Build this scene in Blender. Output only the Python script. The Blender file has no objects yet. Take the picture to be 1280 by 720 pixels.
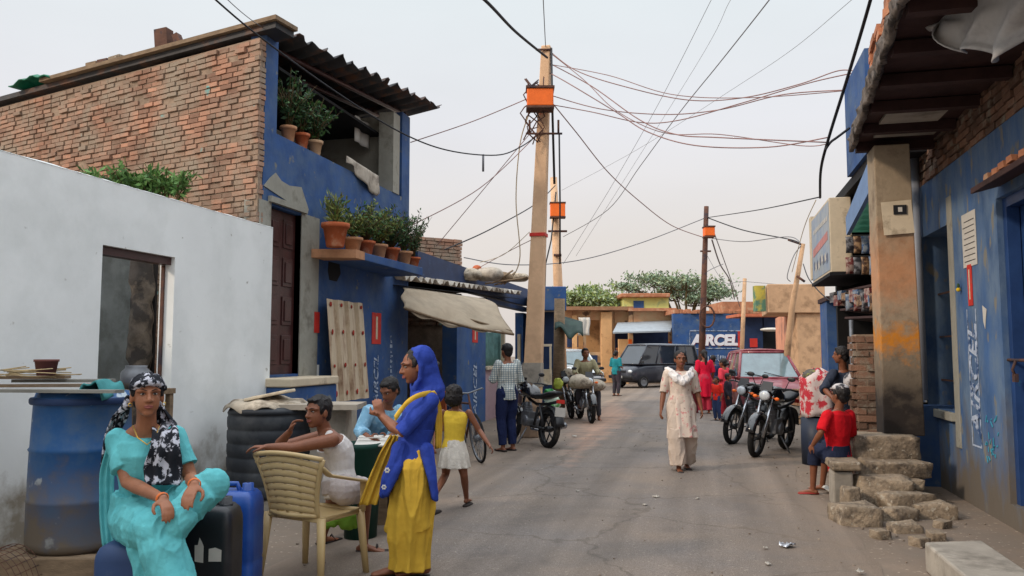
import bpy, bmesh, math, random
from mathutils import Vector, Matrix, noise
from math import sin, cos, pi, radians, atan, tan, sqrt
random.seed(7)
SC = bpy.context.scene
COL = SC.collection
V = Vector
# ---------------------------------------------------------------- camera geometry
FOC = 1000.0
PITCH = atan(80 / FOC)
YAW = atan(245 / FOC * cos(PITCH))
CH = 1.5
cam_d = bpy.data.cameras.new('camera')
cam = bpy.data.objects.new('camera', cam_d)
COL.objects.link(cam)
cam.location = (0, 0, CH)
cam.rotation_euler = (pi / 2 + PITCH, 0, YAW)
cam_d.sensor_width = 36
cam_d.lens = 36 * FOC / 1280
cam_d.clip_end = 600
cam_d.clip_start = 0.05
SC.camera = cam
RM = cam.rotation_euler.to_matrix()
FWD = V((-sin(YAW), cos(YAW), 0))
RGT = V((cos(YAW), sin(YAW), 0))
UP = V((0, 0, 1))

def ray(px, py):
    return RM @ V((px - 640, 360 - py, -FOC))

def at(px, py, D=None, X=None, Y=None, Z=None):
    """point seen from the photographer's spot in a given direction, at forward distance D or on a world plane"""
    d = ray(px, py)
    o = V((0, 0, CH))
    if D is not None: t = D / d.dot(FWD)
    elif X is not None: t = X / d.x
    elif Y is not None: t = Y / d.y
    else: t = (Z - CH) / d.z
    return o + d * t

def grd(px, py, z=0.0): return at(px, py, Z=z)
def gD(px, D, z=0.0):
    p = at(px, 440, D=D); return V((p.x, p.y, z))
def s(r, g, b):
    f = lambda c: (c / 255 / 12.92) if c / 255 <= .04045 else ((c / 255 + .055) / 1.055) ** 2.4
    return (f(r), f(g), f(b))
def R(a, b): return random.uniform(a, b)
# ---------------------------------------------------------------- mesh builder
class MB:
    def __init__(self):
        self.v = []; self.f = []; self.m = []; self.c = []; self.sm = []
    def add(self, vs, fs, mi=0, col=None, smooth=False):
        n = len(self.v)
        self.v += [V(p) for p in vs]
        for f in fs:
            self.f.append([i + n for i in f]); self.m.append(mi); self.c.append(col if col is not None else .5); self.sm.append(smooth)
        return self
    def hexa(self, b, t, mi=0, col=None):
        """bottom quad b (4 pts ccw seen from above), top quad t"""
        return self.add(list(b) + list(t), [(3, 2, 1, 0), (4, 5, 6, 7), (0, 1, 5, 4), (1, 2, 6, 5), (2, 3, 7, 6), (3, 0, 4, 7)], mi, col)
    def box(self, c, size, ax=None, mi=0, col=None):
        """centre c, full size along axes ax=(u,v,w)"""
        c = V(c); u, v, w = ax if ax else (V((1, 0, 0)), V((0, 1, 0)), V((0, 0, 1)))
        a, b, h = u * size[0] / 2, v * size[1] / 2, w * size[2] / 2
        return self.hexa([c - a - b - h, c + a - b - h, c + a + b - h, c - a + b - h], [c - a - b + h, c + a - b + h, c + a + b + h, c - a + b + h], mi, col)
    def bb(self, x0, x1, y0, y1, z0, z1, mi=0, col=None):
        return self.box(((x0 + x1) / 2, (y0 + y1) / 2, (z0 + z1) / 2), (abs(x1 - x0), abs(y1 - y0), abs(z1 - z0)), None, mi, col)
    def prism(self, poly, d, mi=0, col=None):
        """polygon extruded along vector d"""
        n = len(poly); d = V(d); poly = [V(p) for p in poly]
        fs = [list(range(n - 1, -1, -1)), list(range(n, 2 * n))] + [(i, (i + 1) % n, (i + 1) % n + n, i + n) for i in range(n)]
        return self.add(poly + [p + d for p in poly], fs, mi, col)
    def rings(self, rs, caps=True, mi=0, smooth=True, closed=True, col=None):
        n = len(rs[0]); vs = [p for r in rs for p in r]; fs = []
        for k in range(len(rs) - 1):
            for i in range(n if closed else n - 1):
                j = (i + 1) % n
                fs.append((k * n + i, k * n + j, (k + 1) * n + j, (k + 1) * n + i))
        if caps and closed:
            fs.append(list(range(n - 1, -1, -1))); fs.append([(len(rs) - 1) * n + i for i in range(n)])
        return self.add(vs, fs, mi, col, smooth)
    def tube(self, pts, rad, seg=8, side=None, mi=0, caps=True, col=None, smooth=True, flat=None):
        """tapered tube; rad = number or list; each may be (ra, rb) ellipse with ra along side"""
        pts = [V(p) for p in pts]; n = len(pts)
        if not isinstance(rad, (list,)): rad = [rad] * n
        rs = []; prev = None
        for i, p in enumerate(pts):
            t = (pts[min(i + 1, n - 1)] - pts[max(i - 1, 0)])
            if t.length < 1e-9: t = V((0, 0, 1))
            t.normalize()
            if side is not None: a = V(side)
            elif prev is not None: a = prev
            else: a = V((1, 0, 0)) if abs(t.x) < .8 else V((0, 1, 0))
            a = a - t * a.dot(t)
            if a.length < 1e-6: a = V((0, 1, 0)) - t * t.y
            a.normalize(); prev = a; b = t.cross(a)
            r = rad[i]; ra, rb = r if isinstance(r, tuple) else (r, r)
            rs.append([p + a * cos(2 * pi * k / seg) * ra + b * sin(2 * pi * k / seg) * rb for k in range(seg)])
        return self.rings(rs, caps, mi, smooth, True, col)
    def cap_tube(self, pts, rad, seg=10, side=None, mi=0):
        """tube with rounded ends"""
        pts = [V(p) for p in pts]
        if not isinstance(rad, list): rad = [rad] * len(pts)
        g = lambda r, k: (r[0] * k, r[1] * k) if isinstance(r, tuple) else r * k
        mx = lambda r: min(r) if isinstance(r, tuple) else r
        a = (pts[0] - pts[1]).normalized(); b = (pts[-1] - pts[-2]).normalized()
        P = [pts[0] + a * mx(rad[0]) * .95, pts[0] + a * mx(rad[0]) * .6] + pts + [pts[-1] + b * mx(rad[-1]) * .6, pts[-1] + b * mx(rad[-1]) * .95]
        Q = [g(rad[0], .3), g(rad[0], .8)] + rad + [g(rad[-1], .8), g(rad[-1], .3)]
        return self.tube(P, Q, seg, side, mi)
    def lathe(self, o, prof, seg=20, axis=(0, 0, 1), mi=0, caps=False, smooth=True, wob=0):
        o = V(o); w = V(axis).normalized(); a = V((1, 0, 0)) if abs(w.x) < .8 else V((0, 1, 0))
        a = (a - w * a.dot(w)).normalized(); b = w.cross(a); rs = []
        for r, z in prof:
            rs.append([o + w * z + (a * cos(2 * pi * k / seg) + b * sin(2 * pi * k / seg)) * r * (1 + (R(-wob, wob) if wob else 0)) for k in range(seg)])
        return self.rings(rs, caps, mi, smooth)
    def ell(self, c, r, ax=None, seg=14, rg=9, mi=0):
        c = V(c); u, v, w = ax if ax else (V((1, 0, 0)), V((0, 1, 0)), V((0, 0, 1)))
        if not isinstance(r, tuple): r = (r, r, r)
        rs = []
        for i in range(1, rg):
            th = pi * i / rg
            rs.append([c + u * r[0] * sin(th) * cos(2 * pi * k / seg) + v * r[1] * sin(th) * sin(2 * pi * k / seg) - w * r[2] * cos(th) for k in range(seg)])
        n = len(self.v)
        self.rings(rs, False, mi, True)
        b = len(self.v); self.v += [c - w * r[2], c + w * r[2]]
        L = n + (rg - 2) * seg
        for k in range(seg):
            j = (k + 1) % seg
            self.f += [[n + j, n + k, b], [L + k, L + j, b + 1]]
            self.m += [mi, mi]; self.c += [.5, .5]; self.sm += [True, True]
        return self
    def sheet(self, fn, nu, nv, th=0.0, mi=0, smooth=True):
        """surface patch fn(u,v) with thickness th"""
        g = [[V(fn(i / nu, j / nv)) for j in range(nv + 1)] for i in range(nu + 1)]
        N = nv + 1; vs = [p for r in g for p in r]
        fs = [(i * N + j, (i + 1) * N + j, (i + 1) * N + j + 1, i * N + j + 1) for i in range(nu) for j in range(nv)]
        if th == 0: return self.add(vs, fs, mi, None, smooth)
        off = []
        for i in range(nu + 1):
            for j in range(nv + 1):
                a = g[min(i + 1, nu)][j] - g[max(i - 1, 0)][j]; b = g[i][min(j + 1, nv)] - g[i][max(j - 1, 0)]
                nn = a.cross(b)
                off.append(g[i][j] - (nn.normalized() * th if nn.length > 1e-9 else V((0, 0, th))))
        k = len(vs); fs2 = [tuple(x + k for x in reversed(f)) for f in fs]
        ed = [(i * N, (i + 1) * N) for i in range(nu)][::1]
        per = [i * N for i in range(nu + 1)] + [nu * N + j for j in range(1, N)] + [i * N + nv for i in range(nu - 1, -1, -1)] + [j for j in range(nv - 1, 0, -1)]
        es = [(per[(q + 1) % len(per)], per[q], per[q] + k, per[(q + 1) % len(per)] + k) for q in range(len(per))]
        return self.add(vs + off, fs + fs2 + es, mi, None, smooth)
    def jitter(self, a, sc=3.0, seed=0.0):
        for p in self.v:
            n = noise.noise_vector(V(p) * sc + V((seed, seed, seed)))
            p += n * a
        return self
    def xform(self, M):
        self.v = [M @ p for p in self.v]; return self

def base_of(mb):
    xs = [p.x for p in mb.v]; ys = [p.y for p in mb.v]; zs = [p.z for p in mb.v]
    return V(((min(xs) + max(xs)) / 2, (min(ys) + max(ys)) / 2, min(zs)))

def obj(name, mb, mat, parent=None, bevel=0, subd=0, origin=None, autosmooth=False):
    me = bpy.data.meshes.new(name)
    if parent is not None:
        o0 = parent.matrix_world.translation.copy() if False else V(parent['_o'])
    else: o0 = V(origin) if origin is not None else base_of(mb)
    me.from_pydata([tuple(p - o0) for p in mb.v], [], mb.f)
    mats = mat if isinstance(mat, (list, tuple)) else [mat]
    for m in mats: me.materials.append(m)
    for i, p in enumerate(me.polygons):
        p.material_index = min(mb.m[i], len(mats) - 1); p.use_smooth = mb.sm[i]
    at_ = me.attributes.new('rnd', 'FLOAT', 'FACE')
    at_.data.foreach_set('value', mb.c)
    me.update()
    bm = bmesh.new(); bm.from_mesh(me); bmesh.ops.recalc_face_normals(bm, faces=bm.faces); bm.to_mesh(me); bm.free()
    o = bpy.data.objects.new(name, me); COL.objects.link(o)
    if parent is not None:
        o.parent = parent
        o.location = (0, 0, 0)
    else: o.location = o0
    o['_o'] = tuple(o0)
    if bevel:
        b = o.modifiers.new('bevel', 'BEVEL'); b.width = bevel; b.segments = 2; b.limit_method = 'ANGLE'; b.angle_limit = radians(40)
    if subd:
        b = o.modifiers.new('subd', 'SUBSURF'); b.levels = subd; b.render_levels = subd
    return o

def tag(o, label, cat, group=None, kind=None):
    o['label'] = label; o['category'] = cat
    if group: o['group'] = group
    if kind: o['kind'] = kind
    return o
def struct(o): o['kind'] = 'structure'; return o
def thing(name, label, cat, loc=(0, 0, 0), group=None):
    o = bpy.data.objects.new(name, None); COL.objects.link(o); o.location = loc; o['_o'] = tuple(loc)
    o.empty_display_size = .1
    return tag(o, label, cat, group)
def dup(root, loc, rotz=0, label=None, group=None, scale=None):
    r = root.copy(); COL.objects.link(r); r.location = loc; r.rotation_euler = (0, 0, rotz)
    if scale: r.scale = (scale,) * 3
    if label: r['label'] = label
    if group: r['group'] = group
    for ch in list(root.children):
        c = ch.copy(); COL.objects.link(c); c.parent = r
        for g in list(ch.children):
            d = g.copy(); COL.objects.link(d); d.parent = c
    return r

def solidify_mesh(name, mb, mat, parent, voxel=.01, smooth=3, disp=0, dsc=8, seed=0):
    """union of all closed pieces into one continuous skin"""
    me = bpy.data.meshes.new('tmp')
    me.from_pydata([tuple(p) for p in mb.v], [], mb.f)
    o = bpy.data.objects.new('tmp', me); COL.objects.link(o)
    m = o.modifiers.new('r', 'REMESH'); m.mode = 'VOXEL'; m.voxel_size = voxel
    m = o.modifiers.new('s', 'SMOOTH'); m.factor = .5; m.iterations = smooth
    bpy.context.view_layer.update()
    ev = o.evaluated_get(bpy.context.evaluated_depsgraph_get())
    me2 = bpy.data.meshes.new_from_object(ev)
    bpy.data.objects.remove(o); bpy.data.meshes.remove(me)
    me2.name = name
    o0 = V(parent['_o']) if parent is not None else base_of(mb)
    ns = [v.normal.copy() for v in me2.vertices]
    for v, nn in zip(me2.vertices, ns):
        if disp:
            q = v.co * dsc + V((seed, 0, seed))
            q = V((q.x, q.y, q.z * .42)); q += noise.noise_vector(q * .7) * .5; d = 1.5 * ((1 - abs(noise.noise(q)) * 2) ** 3 * .6 - .35) + .5 * noise.noise(q * 1.7) + .45 * ((1 - abs(noise.noise(q * 2.6)) * 2) ** 3) * .5
            v.co += nn * disp * d
        v.co -= o0
    for p in me2.polygons: p.use_smooth = True
    me2.materials.clear()
    for mm in (mat if isinstance(mat, (list, tuple)) else [mat]): me2.materials.append(mm)
    ob = bpy.data.objects.new(name, me2); COL.objects.link(ob)
    if parent is not None: ob.parent = parent
    else: ob.location = o0
    ob['_o'] = tuple(o0)
    return ob
# ---------------------------------------------------------------- materials
MATS = {}
def mat(name, c, rough=.8, var=.18, scale=4, bump=.15, bscale=40, c2=None, c2s=2.0, c2t=.55, c2w=.05, metal=0, coat=0, rnd=0, spec=.3, stretch=None, c3=None, c3s=12, c3t=.65, emit=None, dirt=None, dist=.01, dn=.6):
    """plaster / paint / cloth: base colour c with broad variation, wear patches c2 and small flecks c3"""
    if name in MATS: return MATS[name]
    m = bpy.data.materials.new(name); m.use_nodes = True; nt = m.node_tree; N = nt.nodes; L = nt.links
    b = N['Principled BSDF']; b.inputs['Roughness'].default_value = rough; b.inputs['Metallic'].default_value = metal
    b.inputs['Specular IOR Level'].default_value = spec
    if coat: b.inputs['Coat Weight'].default_value = coat
    tc = N.new('ShaderNodeTexCoord'); mp = N.new('ShaderNodeMapping'); L.new(tc.outputs['Object'], mp.inputs[0])
    if stretch: mp.inputs['Scale'].default_value = stretch
    def nz(sc, det=5, rg=.6, vec=None):
        n = N.new('ShaderNodeTexNoise'); n.inputs['Scale'].default_value = sc; n.inputs['Detail'].default_value = det; n.inputs['Roughness'].default_value = rg
        L.new(vec or mp.outputs[0], n.inputs['Vector']); return n.outputs['Fac']
    def mr(x, a, bb, c_, d):
        n = N.new('ShaderNodeMapRange'); L.new(x, n.inputs[0])
        for i, q in enumerate((a, bb, c_, d)): n.inputs[i + 1].default_value = q
        return n.outputs[0]
    def mix(f, a, bq, bt='MIX'):
        n = N.new('ShaderNodeMix'); n.data_type = 'RGBA'; n.blend_type = bt
        if isinstance(f, float): n.inputs[0].default_value = f
        else: L.new(f, n.inputs[0])
        for k, q in ((6, a), (7, bq)):
            if isinstance(q, tuple): n.inputs[k].default_value = (*q, 1)
            else: L.new(q, n.inputs[k])
        return n.outputs[2]
    lo = tuple(x * (1 - var) for x in c); hi = tuple(min(1, x * (1 + var)) for x in c)
    col = mix(mr(nz(scale), .3, .7, 0, 1), lo, hi)
    if rnd:
        a = N.new('ShaderNodeAttribute'); a.attribute_name = 'rnd'
        n = N.new('ShaderNodeValToRGB'); L.new(a.outputs['Fac'], n.inputs[0])
        e = n.color_ramp.elements; e[0].color = (.60, .62, .64, 1); e[1].color = (1.34, 1.28, 1.24, 1)
        col = mix(1.0, col, n.outputs[0], 'MULTIPLY')
        col = mix(float(1 - rnd) if rnd < 1 else 0.0, col, lo)
    if c2 is not None:
        col = mix(mr(nz(c2s, 8, .65), c2t - c2w, c2t + c2w, 0, 1), col, c2)
    if c3 is not None:
        col = mix(mr(nz(c3s, 3, .5), c3t - .03, c3t + .03, 0, 1), col, c3)
    if dirt is not None:   # splash of soil near the foot (object origin is the base)
        sp = N.new('ShaderNodeSeparateXYZ'); L.new(tc.outputs['Object'], sp.inputs[0])
        ad = N.new('ShaderNodeMath'); ad.operation = 'ADD'; L.new(sp.outputs[2], ad.inputs[0])
        L.new(mr(nz(3, 6), .3, .7, -dirt[1] * dn, dirt[1] * dn), ad.inputs[1])
        col = mix(mr(ad.outputs[0], dirt[1] * .2, dirt[1], 1, 0), col, dirt[0])
    L.new(col, b.inputs['Base Color'])
    if bump:
        bn = N.new('ShaderNodeBump'); bn.inputs['Strength'].default_value = bump; bn.inputs['Distance'].default_value = dist
        L.new(nz(bscale, 6), bn.inputs['Height']); L.new(bn.outputs[0], b.inputs['Normal'])
    if emit:
        b.inputs['Emission Color'].default_value = (*emit[0], 1); b.inputs['Emission Strength'].default_value = emit[1]
    MATS[name] = m; return m
def glass(name, c, rough=.12):
    if name in MATS: return MATS[name]
    m = mat(name, c, rough=rough, var=.3, scale=3, bump=0, spec=.8, coat=.6); return m

BLUE = s(46, 80, 132)
m_blue = mat('blue_paint', BLUE, rough=.75, var=.3, scale=1.6, bump=.35, bscale=14, c2=s(72, 96, 130), c2s=2.6, c2t=.54, c2w=.12, c3=s(112, 116, 116), c3s=5, c3t=.68)
m_blue_right = mat('blue_paint_worn', s(62, 94, 138), rough=.75, var=.3, scale=2.5, bump=.6, bscale=10, c2=s(98, 120, 146), c2s=3.5, c2t=.5, c2w=.12, c3=s(124, 122, 114), c3s=6, c3t=.63, dirt=(s(104, 96, 86), .8), stretch=(1, 1, .45))
m_blue_dk = mat('blue_paint_dark', s(34, 54, 90), rough=.6, var=.25, scale=3, bump=.2, bscale=20, c2=s(60, 90, 130), c2s=4, c2t=.68)
m_white = mat('whitewash', s(233, 236, 235), rough=.85, var=.05, scale=1.2, bump=.25, bscale=6, c2=s(214, 218, 216), c2s=1.4, c2t=.6, c2w=.15, c3=s(178, 178, 172), c3s=9, c3t=.73, dirt=(s(146, 138, 124), .6))
m_cream = mat('cream_plaster', s(205, 190, 165), var=.15, scale=3, bump=.3, bscale=15, c2=s(165, 150, 128), c2s=3, c2t=.6)
m_conc = mat('grey_concrete', s(158, 150, 138), var=.2, scale=4, bump=.5, bscale=25, c2=s(115, 108, 98), c2s=3, c2t=.6, c2w=.1)
m_conc_w = mat('warm_concrete', s(196, 160, 126), var=.15, scale=3, bump=.4, bscale=25, c2=s(150, 120, 92), c2s=3.5, c2t=.6, c2w=.1)
m_plaster = mat('grey_plaster', s(150, 148, 138), var=.15, scale=3, bump=.4, bscale=18, c2=s(112, 108, 98), c2s=3, c2t=.6, c2w=.08)
m_brick = mat('weathered_brick', s(160, 122, 102), rough=.9, var=.25, scale=1.6, bump=.8, bscale=45, rnd=.999, c2=s(152, 138, 122), c2s=1.8, c2t=.52, c2w=.12, c3=s(120, 165, 160), c3s=4.2, c3t=.735)
m_brick_o = mat('orange_brick', s(178, 122, 92), rough=.9, var=.25, scale=3, bump=.8, bscale=45, rnd=.999, c2=s(180, 160, 132), c2s=3, c2t=.62, c2w=.08)
m_brick_dk = mat('sooty_brick', s(120, 92, 76), rough=.9, var=.25, scale=3, bump=.8, bscale=45, rnd=.999, c2=s(140, 135, 122), c2s=4, c2t=.6, c2w=.08)
m_mortar = mat('mortar', s(146, 126, 108), var=.3, scale=6, bump=.8, bscale=40)
m_mortar_dk = mat('dark_mortar', s(74, 66, 58), var=.3, scale=6, bump=.8, bscale=40)
m_wood_dk = mat('dark_varnished_wood', s(66, 36, 34), rough=.4, var=.3, scale=6, bump=.2, bscale=50, spec=.5)
m_wood = mat('grey_timber', s(128, 108, 86), var=.3, scale=4, bump=.4, bscale=30, stretch=(1, 6, 6))
m_wood_red = mat('old_red_timber', s(62, 42, 40), var=.3, scale=4, bump=.3, bscale=30)
m_tin = mat('old_corrugated_tin', s(62, 62, 64), rough=.6, var=.3, scale=3, bump=.2, bscale=30, c2=s(110, 74, 52), c2s=3, c2t=.6, c2w=.1, metal=.2)
m_tin_w = mat('white_fibre_cement_sheet', s(198, 190, 178), var=.15, scale=4, bump=.3, bscale=30, c2=s(140, 128, 112), c2s=3, c2t=.55, c2w=.1)
m_tin_g = mat('green_tin', s(20, 84, 66), rough=.5, var=.2, scale=3, bump=.1, bscale=30)
m_orange = mat('orange_paint', s(240, 112, 40), rough=.5, var=.1, scale=5, bump=.1, bscale=30)
m_red = mat('red_paint', s(196, 52, 44), rough=.6, var=.15, scale=5, bump=.15, bscale=30, c2=s(170, 90, 80), c2s=9, c2t=.62)
m_wpaint = mat('white_lettering', s(176, 188, 206), rough=.8, var=.2, scale=12, bump=.1, bscale=30, c2=s(58, 84, 124), c2s=9, c2t=.52, c2w=.06)
m_black = mat('black_plastic', s(30, 31, 34), rough=.45, var=.15, scale=5, bump=.08, bscale=30, spec=.5)
m_rubber = mat('tyre_rubber', s(28, 28, 29), rough=.85, var=.2, scale=8, bump=.3, bscale=60, c2=s(92, 84, 74), c2s=6, c2t=.66, c2w=.1)
m_chrome = mat('bright_metal', s(170, 172, 176), rough=.25, metal=.9, var=.1, bump=0)
m_steel = mat('dull_steel', s(120, 122, 126), rough=.5, metal=.6, var=.2, scale=8, bump=.1)
m_rust = mat('rusty_iron', s(96, 66, 54), rough=.8, var=.3, scale=6, bump=.4, bscale=40, c2=s(60, 52, 58), c2s=4, c2t=.55)
m_terra = mat('terracotta', s(176, 92, 56), rough=.85, var=.2, scale=6, bump=.3, bscale=40, c2=s(190, 150, 120), c2s=6, c2t=.62, c2w=.1)
m_terra_pale = mat('pale_terracotta', s(190, 140, 104), rough=.85, var=.2, scale=6, bump=.3, bscale=40, c2=s(150, 110, 84), c2s=6, c2t=.58, c2w=.1)
m_stone = mat('rough_stone', s(150, 134, 114), rough=.95, var=.3, scale=7, bump=1.0, bscale=30, c2=s(90, 80, 70), c2s=6, c2t=.55, c2w=.1, c3=s(168, 158, 142), c3s=20, c3t=.64, dist=.02)
m_soil = mat('soil', s(88, 70, 54), var=.3, scale=10, bump=.8, bscale=30)
m_dark = mat('dark_interior', s(22, 22, 25), var=.4, scale=2, bump=.2, bscale=10)  # near-black base colour carrying the shade of rooms and shop interiors
m_paper = mat('paper', s(196, 192, 184), var=.08, scale=8, bump=.1)
def brickwork(mb, o, u, nrm, length, height, bw=.22, bh=.07, gap=.014, depth=.1, rough=.012, slant=None, skip=0.0, top=None):
    """individual bricks laid along u from o; nrm points outward"""
    o = V(o); u = V(u).normalized(); nrm = V(nrm).normalized(); rows = int(height / (bh + gap))
    for r in range(rows):
        x = -(bw / 2 if r % 2 else 0) + R(-.02, .02); z = r * (bh + gap)
        while x < length:
            w = bw * R(.85, 1.1); a = max(0, x); e = min(length, x + w)
            if e - a > .05 and random.random() > skip and (top is None or z + bh < top((a + e) / 2)):
                out = R(-rough, rough) + (R(-.02, .025) if random.random() < .15 else 0)
                c = o + u * (a + e) / 2 + UP * (z + bh / 2) + nrm * (out - depth / 2 + .01)
                tl = R(-.035, .035); uu = (u + UP * tl).normalized(); ww = (UP - u * tl).normalized()
                mb.box(c, (e - a, depth, bh * R(.9, 1.05)), (uu, nrm, ww), 0, random.random())
            x = x + w + gap
    return mb
# ---------------------------------------------------------------- world, sun, ground
w = bpy.data.worlds.new('World'); SC.world = w; w.use_nodes = True
nt = w.node_tree; N = nt.nodes; L = nt.links
SUN_EL = radians(30); SUN_AZ = V((-.78, -.62, 0)).normalized()   # light comes from behind the photographer's left
bg = N['Background']
sky = N.new('ShaderNodeTexSky'); sky.sky_type = 'NISHITA'; sky.sun_disc = False; sky.sun_elevation = SUN_EL
sky.sun_rotation = math.atan2(SUN_AZ.x, SUN_AZ.y); sky.dust_density = 4; sky.air_density = 1.2
tcn = N.new('ShaderNodeTexCoord'); sp = N.new('ShaderNodeSeparateXYZ'); L.new(tcn.outputs['Generated'], sp.inputs[0])
rp = N.new('ShaderNodeValToRGB'); L.new(sp.outputs[2], rp.inputs[0])
e = rp.color_ramp.elements
e[0].position = 0; e[0].color = (*[x * 1.0 for x in s(227, 218, 212)], 1)
e[1].position = 1; e[1].color = (1.0, 1.04, 1.1, 1)
for pos, cc in ((.14, s(231, 224, 219)), (.27, s(235, 235, 239)), (.42, s(231, 238, 241)), (.62, s(240, 248, 255))):
    k = e.new(pos); k.color = (*cc, 1)
mulz = N.new('ShaderNodeMapRange'); L.new(sp.outputs[2], mulz.inputs[0])
for i, q in enumerate((.42, .85, 1.06, 2.4)): mulz.inputs[i + 1].default_value = q
cn = N.new('ShaderNodeTexNoise'); cn.inputs['Scale'].default_value = 2.2; cn.inputs['Detail'].default_value = 5; cmp_ = N.new('ShaderNodeMapping'); cmp_.inputs['Scale'].default_value = (1, 1, 3); L.new(tcn.outputs['Generated'], cmp_.inputs[0]); L.new(cmp_.outputs[0], cn.inputs['Vector'])
cr_ = N.new('ShaderNodeMapRange'); L.new(cn.outputs['Fac'], cr_.inputs[0])
for i, q in enumerate((.3, .7, .965, 1.035)): cr_.inputs[i + 1].default_value = q
mm_ = N.new('ShaderNodeMath'); mm_.operation = 'MULTIPLY'; L.new(mulz.outputs[0], mm_.inputs[0]); L.new(cr_.outputs[0], mm_.inputs[1])
vm = N.new('ShaderNodeVectorMath'); vm.operation = 'SCALE'; L.new(rp.outputs[0], vm.inputs[0]); L.new(mm_.outputs[0], vm.inputs['Scale'])
sc2 = N.new('ShaderNodeVectorMath'); sc2.operation = 'SCALE'; L.new(vm.outputs[0], sc2.inputs[0]); sc2.inputs['Scale'].default_value = 10.0
mixn = N.new('ShaderNodeMix'); mixn.data_type = 'RGBA'; mixn.inputs[0].default_value = .9
L.new(sky.outputs[0], mixn.inputs[6]); L.new(sc2.outputs[0], mixn.inputs[7]); L.new(mixn.outputs[2], bg.inputs[0])
bg.inputs[1].default_value = .1
sl = bpy.data.lights.new('sun', 'SUN'); sl.energy = 1.9; sl.angle = radians(6); sl.color = (1, .82, .64)
so = bpy.data.objects.new('sun', sl); COL.objects.link(so)
dirv = -(SUN_AZ * cos(SUN_EL) + UP * sin(SUN_EL)); so.rotation_euler = dirv.to_track_quat('-Z', 'Y').to_euler()
SC.view_settings.view_transform = 'Standard'; SC.view_settings.look = 'None'; SC.view_settings.exposure = 0.0; SC.view_settings.gamma = 1

g = MB(); g.sheet(lambda u, v: ((u - .5) * 500, (v - .5) * 500, 0), 10, 10)
m_dust = mat('dusty_earth', s(126, 111, 97), rough=.95, var=.2, scale=.9, bump=.6, bscale=14, c2=s(120, 108, 96), c2s=1.5, c2t=.5, c2w=.1, c3=s(165, 150, 134), c3s=22, c3t=.66)
struct(obj('ground', g, m_dust, origin=(0, 0, 0)))
def road_edge(Y, side):
    n = noise.noise(V((Y * .35, side * 9, 3))) * .22 + noise.noise(V((Y * 1.7, side * 5, 7))) * .07
    base = (-3.0 if side < 0 else 1.1)
    if Y > 26: base += side * (Y - 26) * .12
    return base + n
rd = MB()
ys = [-6 + i * .25 for i in range(176)]
def rfn(u, v):
    Y = -6 + u * 44; a = road_edge(Y, -1); b = road_edge(Y, 1)
    return (a + (b - a) * v, Y, .004 + .018 * sin(pi * v) ** .7)
rd.sheet(rfn, 180, 12)
m_road = mat('worn_asphalt', s(112, 105, 100), rough=.92, var=.12, scale=.6, bump=.5, bscale=70, c2=s(124, 112, 101), c2s=.7, c2t=.5, c2w=.15, c3=s(142, 133, 122), c3s=38, c3t=.66)
# cracks and a faint dusty repair line in the road
nt = m_road.node_tree; N = nt.nodes; L = nt.links; b = N['Principled BSDF']
old = b.inputs['Base Color'].links[0].from_socket
vo = N.new('ShaderNodeTexVoronoi'); vo.feature = 'DISTANCE_TO_EDGE'; vo.inputs['Scale'].default_value = .55
tc = N.new('ShaderNodeTexCoord'); nz1 = N.new('ShaderNodeTexNoise'); nz1.inputs['Scale'].default_value = 3; nz1.inputs['Detail'].default_value = 6
L.new(tc.outputs['Object'], nz1.inputs['Vector'])
va = N.new('ShaderNodeVectorMath'); va.operation = 'MULTIPLY_ADD'; L.new(nz1.outputs['Color'], va.inputs[0]); va.inputs[1].default_value = (.5, .5, .5); L.new(tc.outputs['Object'], va.inputs[2])
L.new(va.outputs[0], vo.inputs['Vector'])
mr = N.new('ShaderNodeMapRange'); L.new(vo.outputs['Distance'], mr.inputs[0])
for i, q in enumerate((.003, .014, .6, 0)): mr.inputs[i + 1].default_value = q
mx = N.new('ShaderNodeMix'); mx.data_type = 'RGBA'; L.new(mr.outputs[0], mx.inputs[0]); L.new(old, mx.inputs[6]); mx.inputs[7].default_value = (*s(92, 84, 76), 1)
vs_ = N.new('ShaderNodeTexNoise'); vs_.inputs['Scale'].default_value = 130; vs_.inputs['Detail'].default_value = 2; L.new(tc.outputs['Object'], vs_.inputs['Vector'])
mr2 = N.new('ShaderNodeMapRange'); L.new(vs_.outputs[0], mr2.inputs[0])
for i, q in enumerate((.35, .65, .72, 1.28)): mr2.inputs[i + 1].default_value = q
sc_ = N.new('ShaderNodeVectorMath'); sc_.operation = 'SCALE'; L.new(mx.outputs[2], sc_.inputs[0]); L.new(mr2.outputs[0], sc_.inputs['Scale'])
# reddish dust drifted along the left shops, soft edged
sx = N.new('ShaderNodeSeparateXYZ'); L.new(tc.outputs['Object'], sx.inputs[0])
def mth(op, a, b_=None):
    n = N.new('ShaderNodeMath'); n.operation = op
    for i, q in enumerate((a, b_)):
        if q is None: continue
        if isinstance(q, (int, float)): n.inputs[i].default_value = q
        else: L.new(q, n.inputs[i])
    return n.outputs[0]
cx = mth('ADD', mth('MULTIPLY', mth('SUBTRACT', sx.outputs[1], 12.0), .08), 1.9); dxx = mth('ABSOLUTE', mth('ADD', sx.outputs[0], cx)); dyy = mth('MULTIPLY', mth('ABSOLUTE', mth('SUBTRACT', sx.outputs[1], 19.0)), .09)
tot = mth('ADD', mth('ADD', dxx, dyy), mth('MULTIPLY', nz1.outputs['Fac'], .9))
mr3 = N.new('ShaderNodeMapRange'); L.new(tot, mr3.inputs[0])
for i, q in enumerate((.75, 1.3, .75, 0)): mr3.inputs[i + 1].default_value = q
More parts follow.
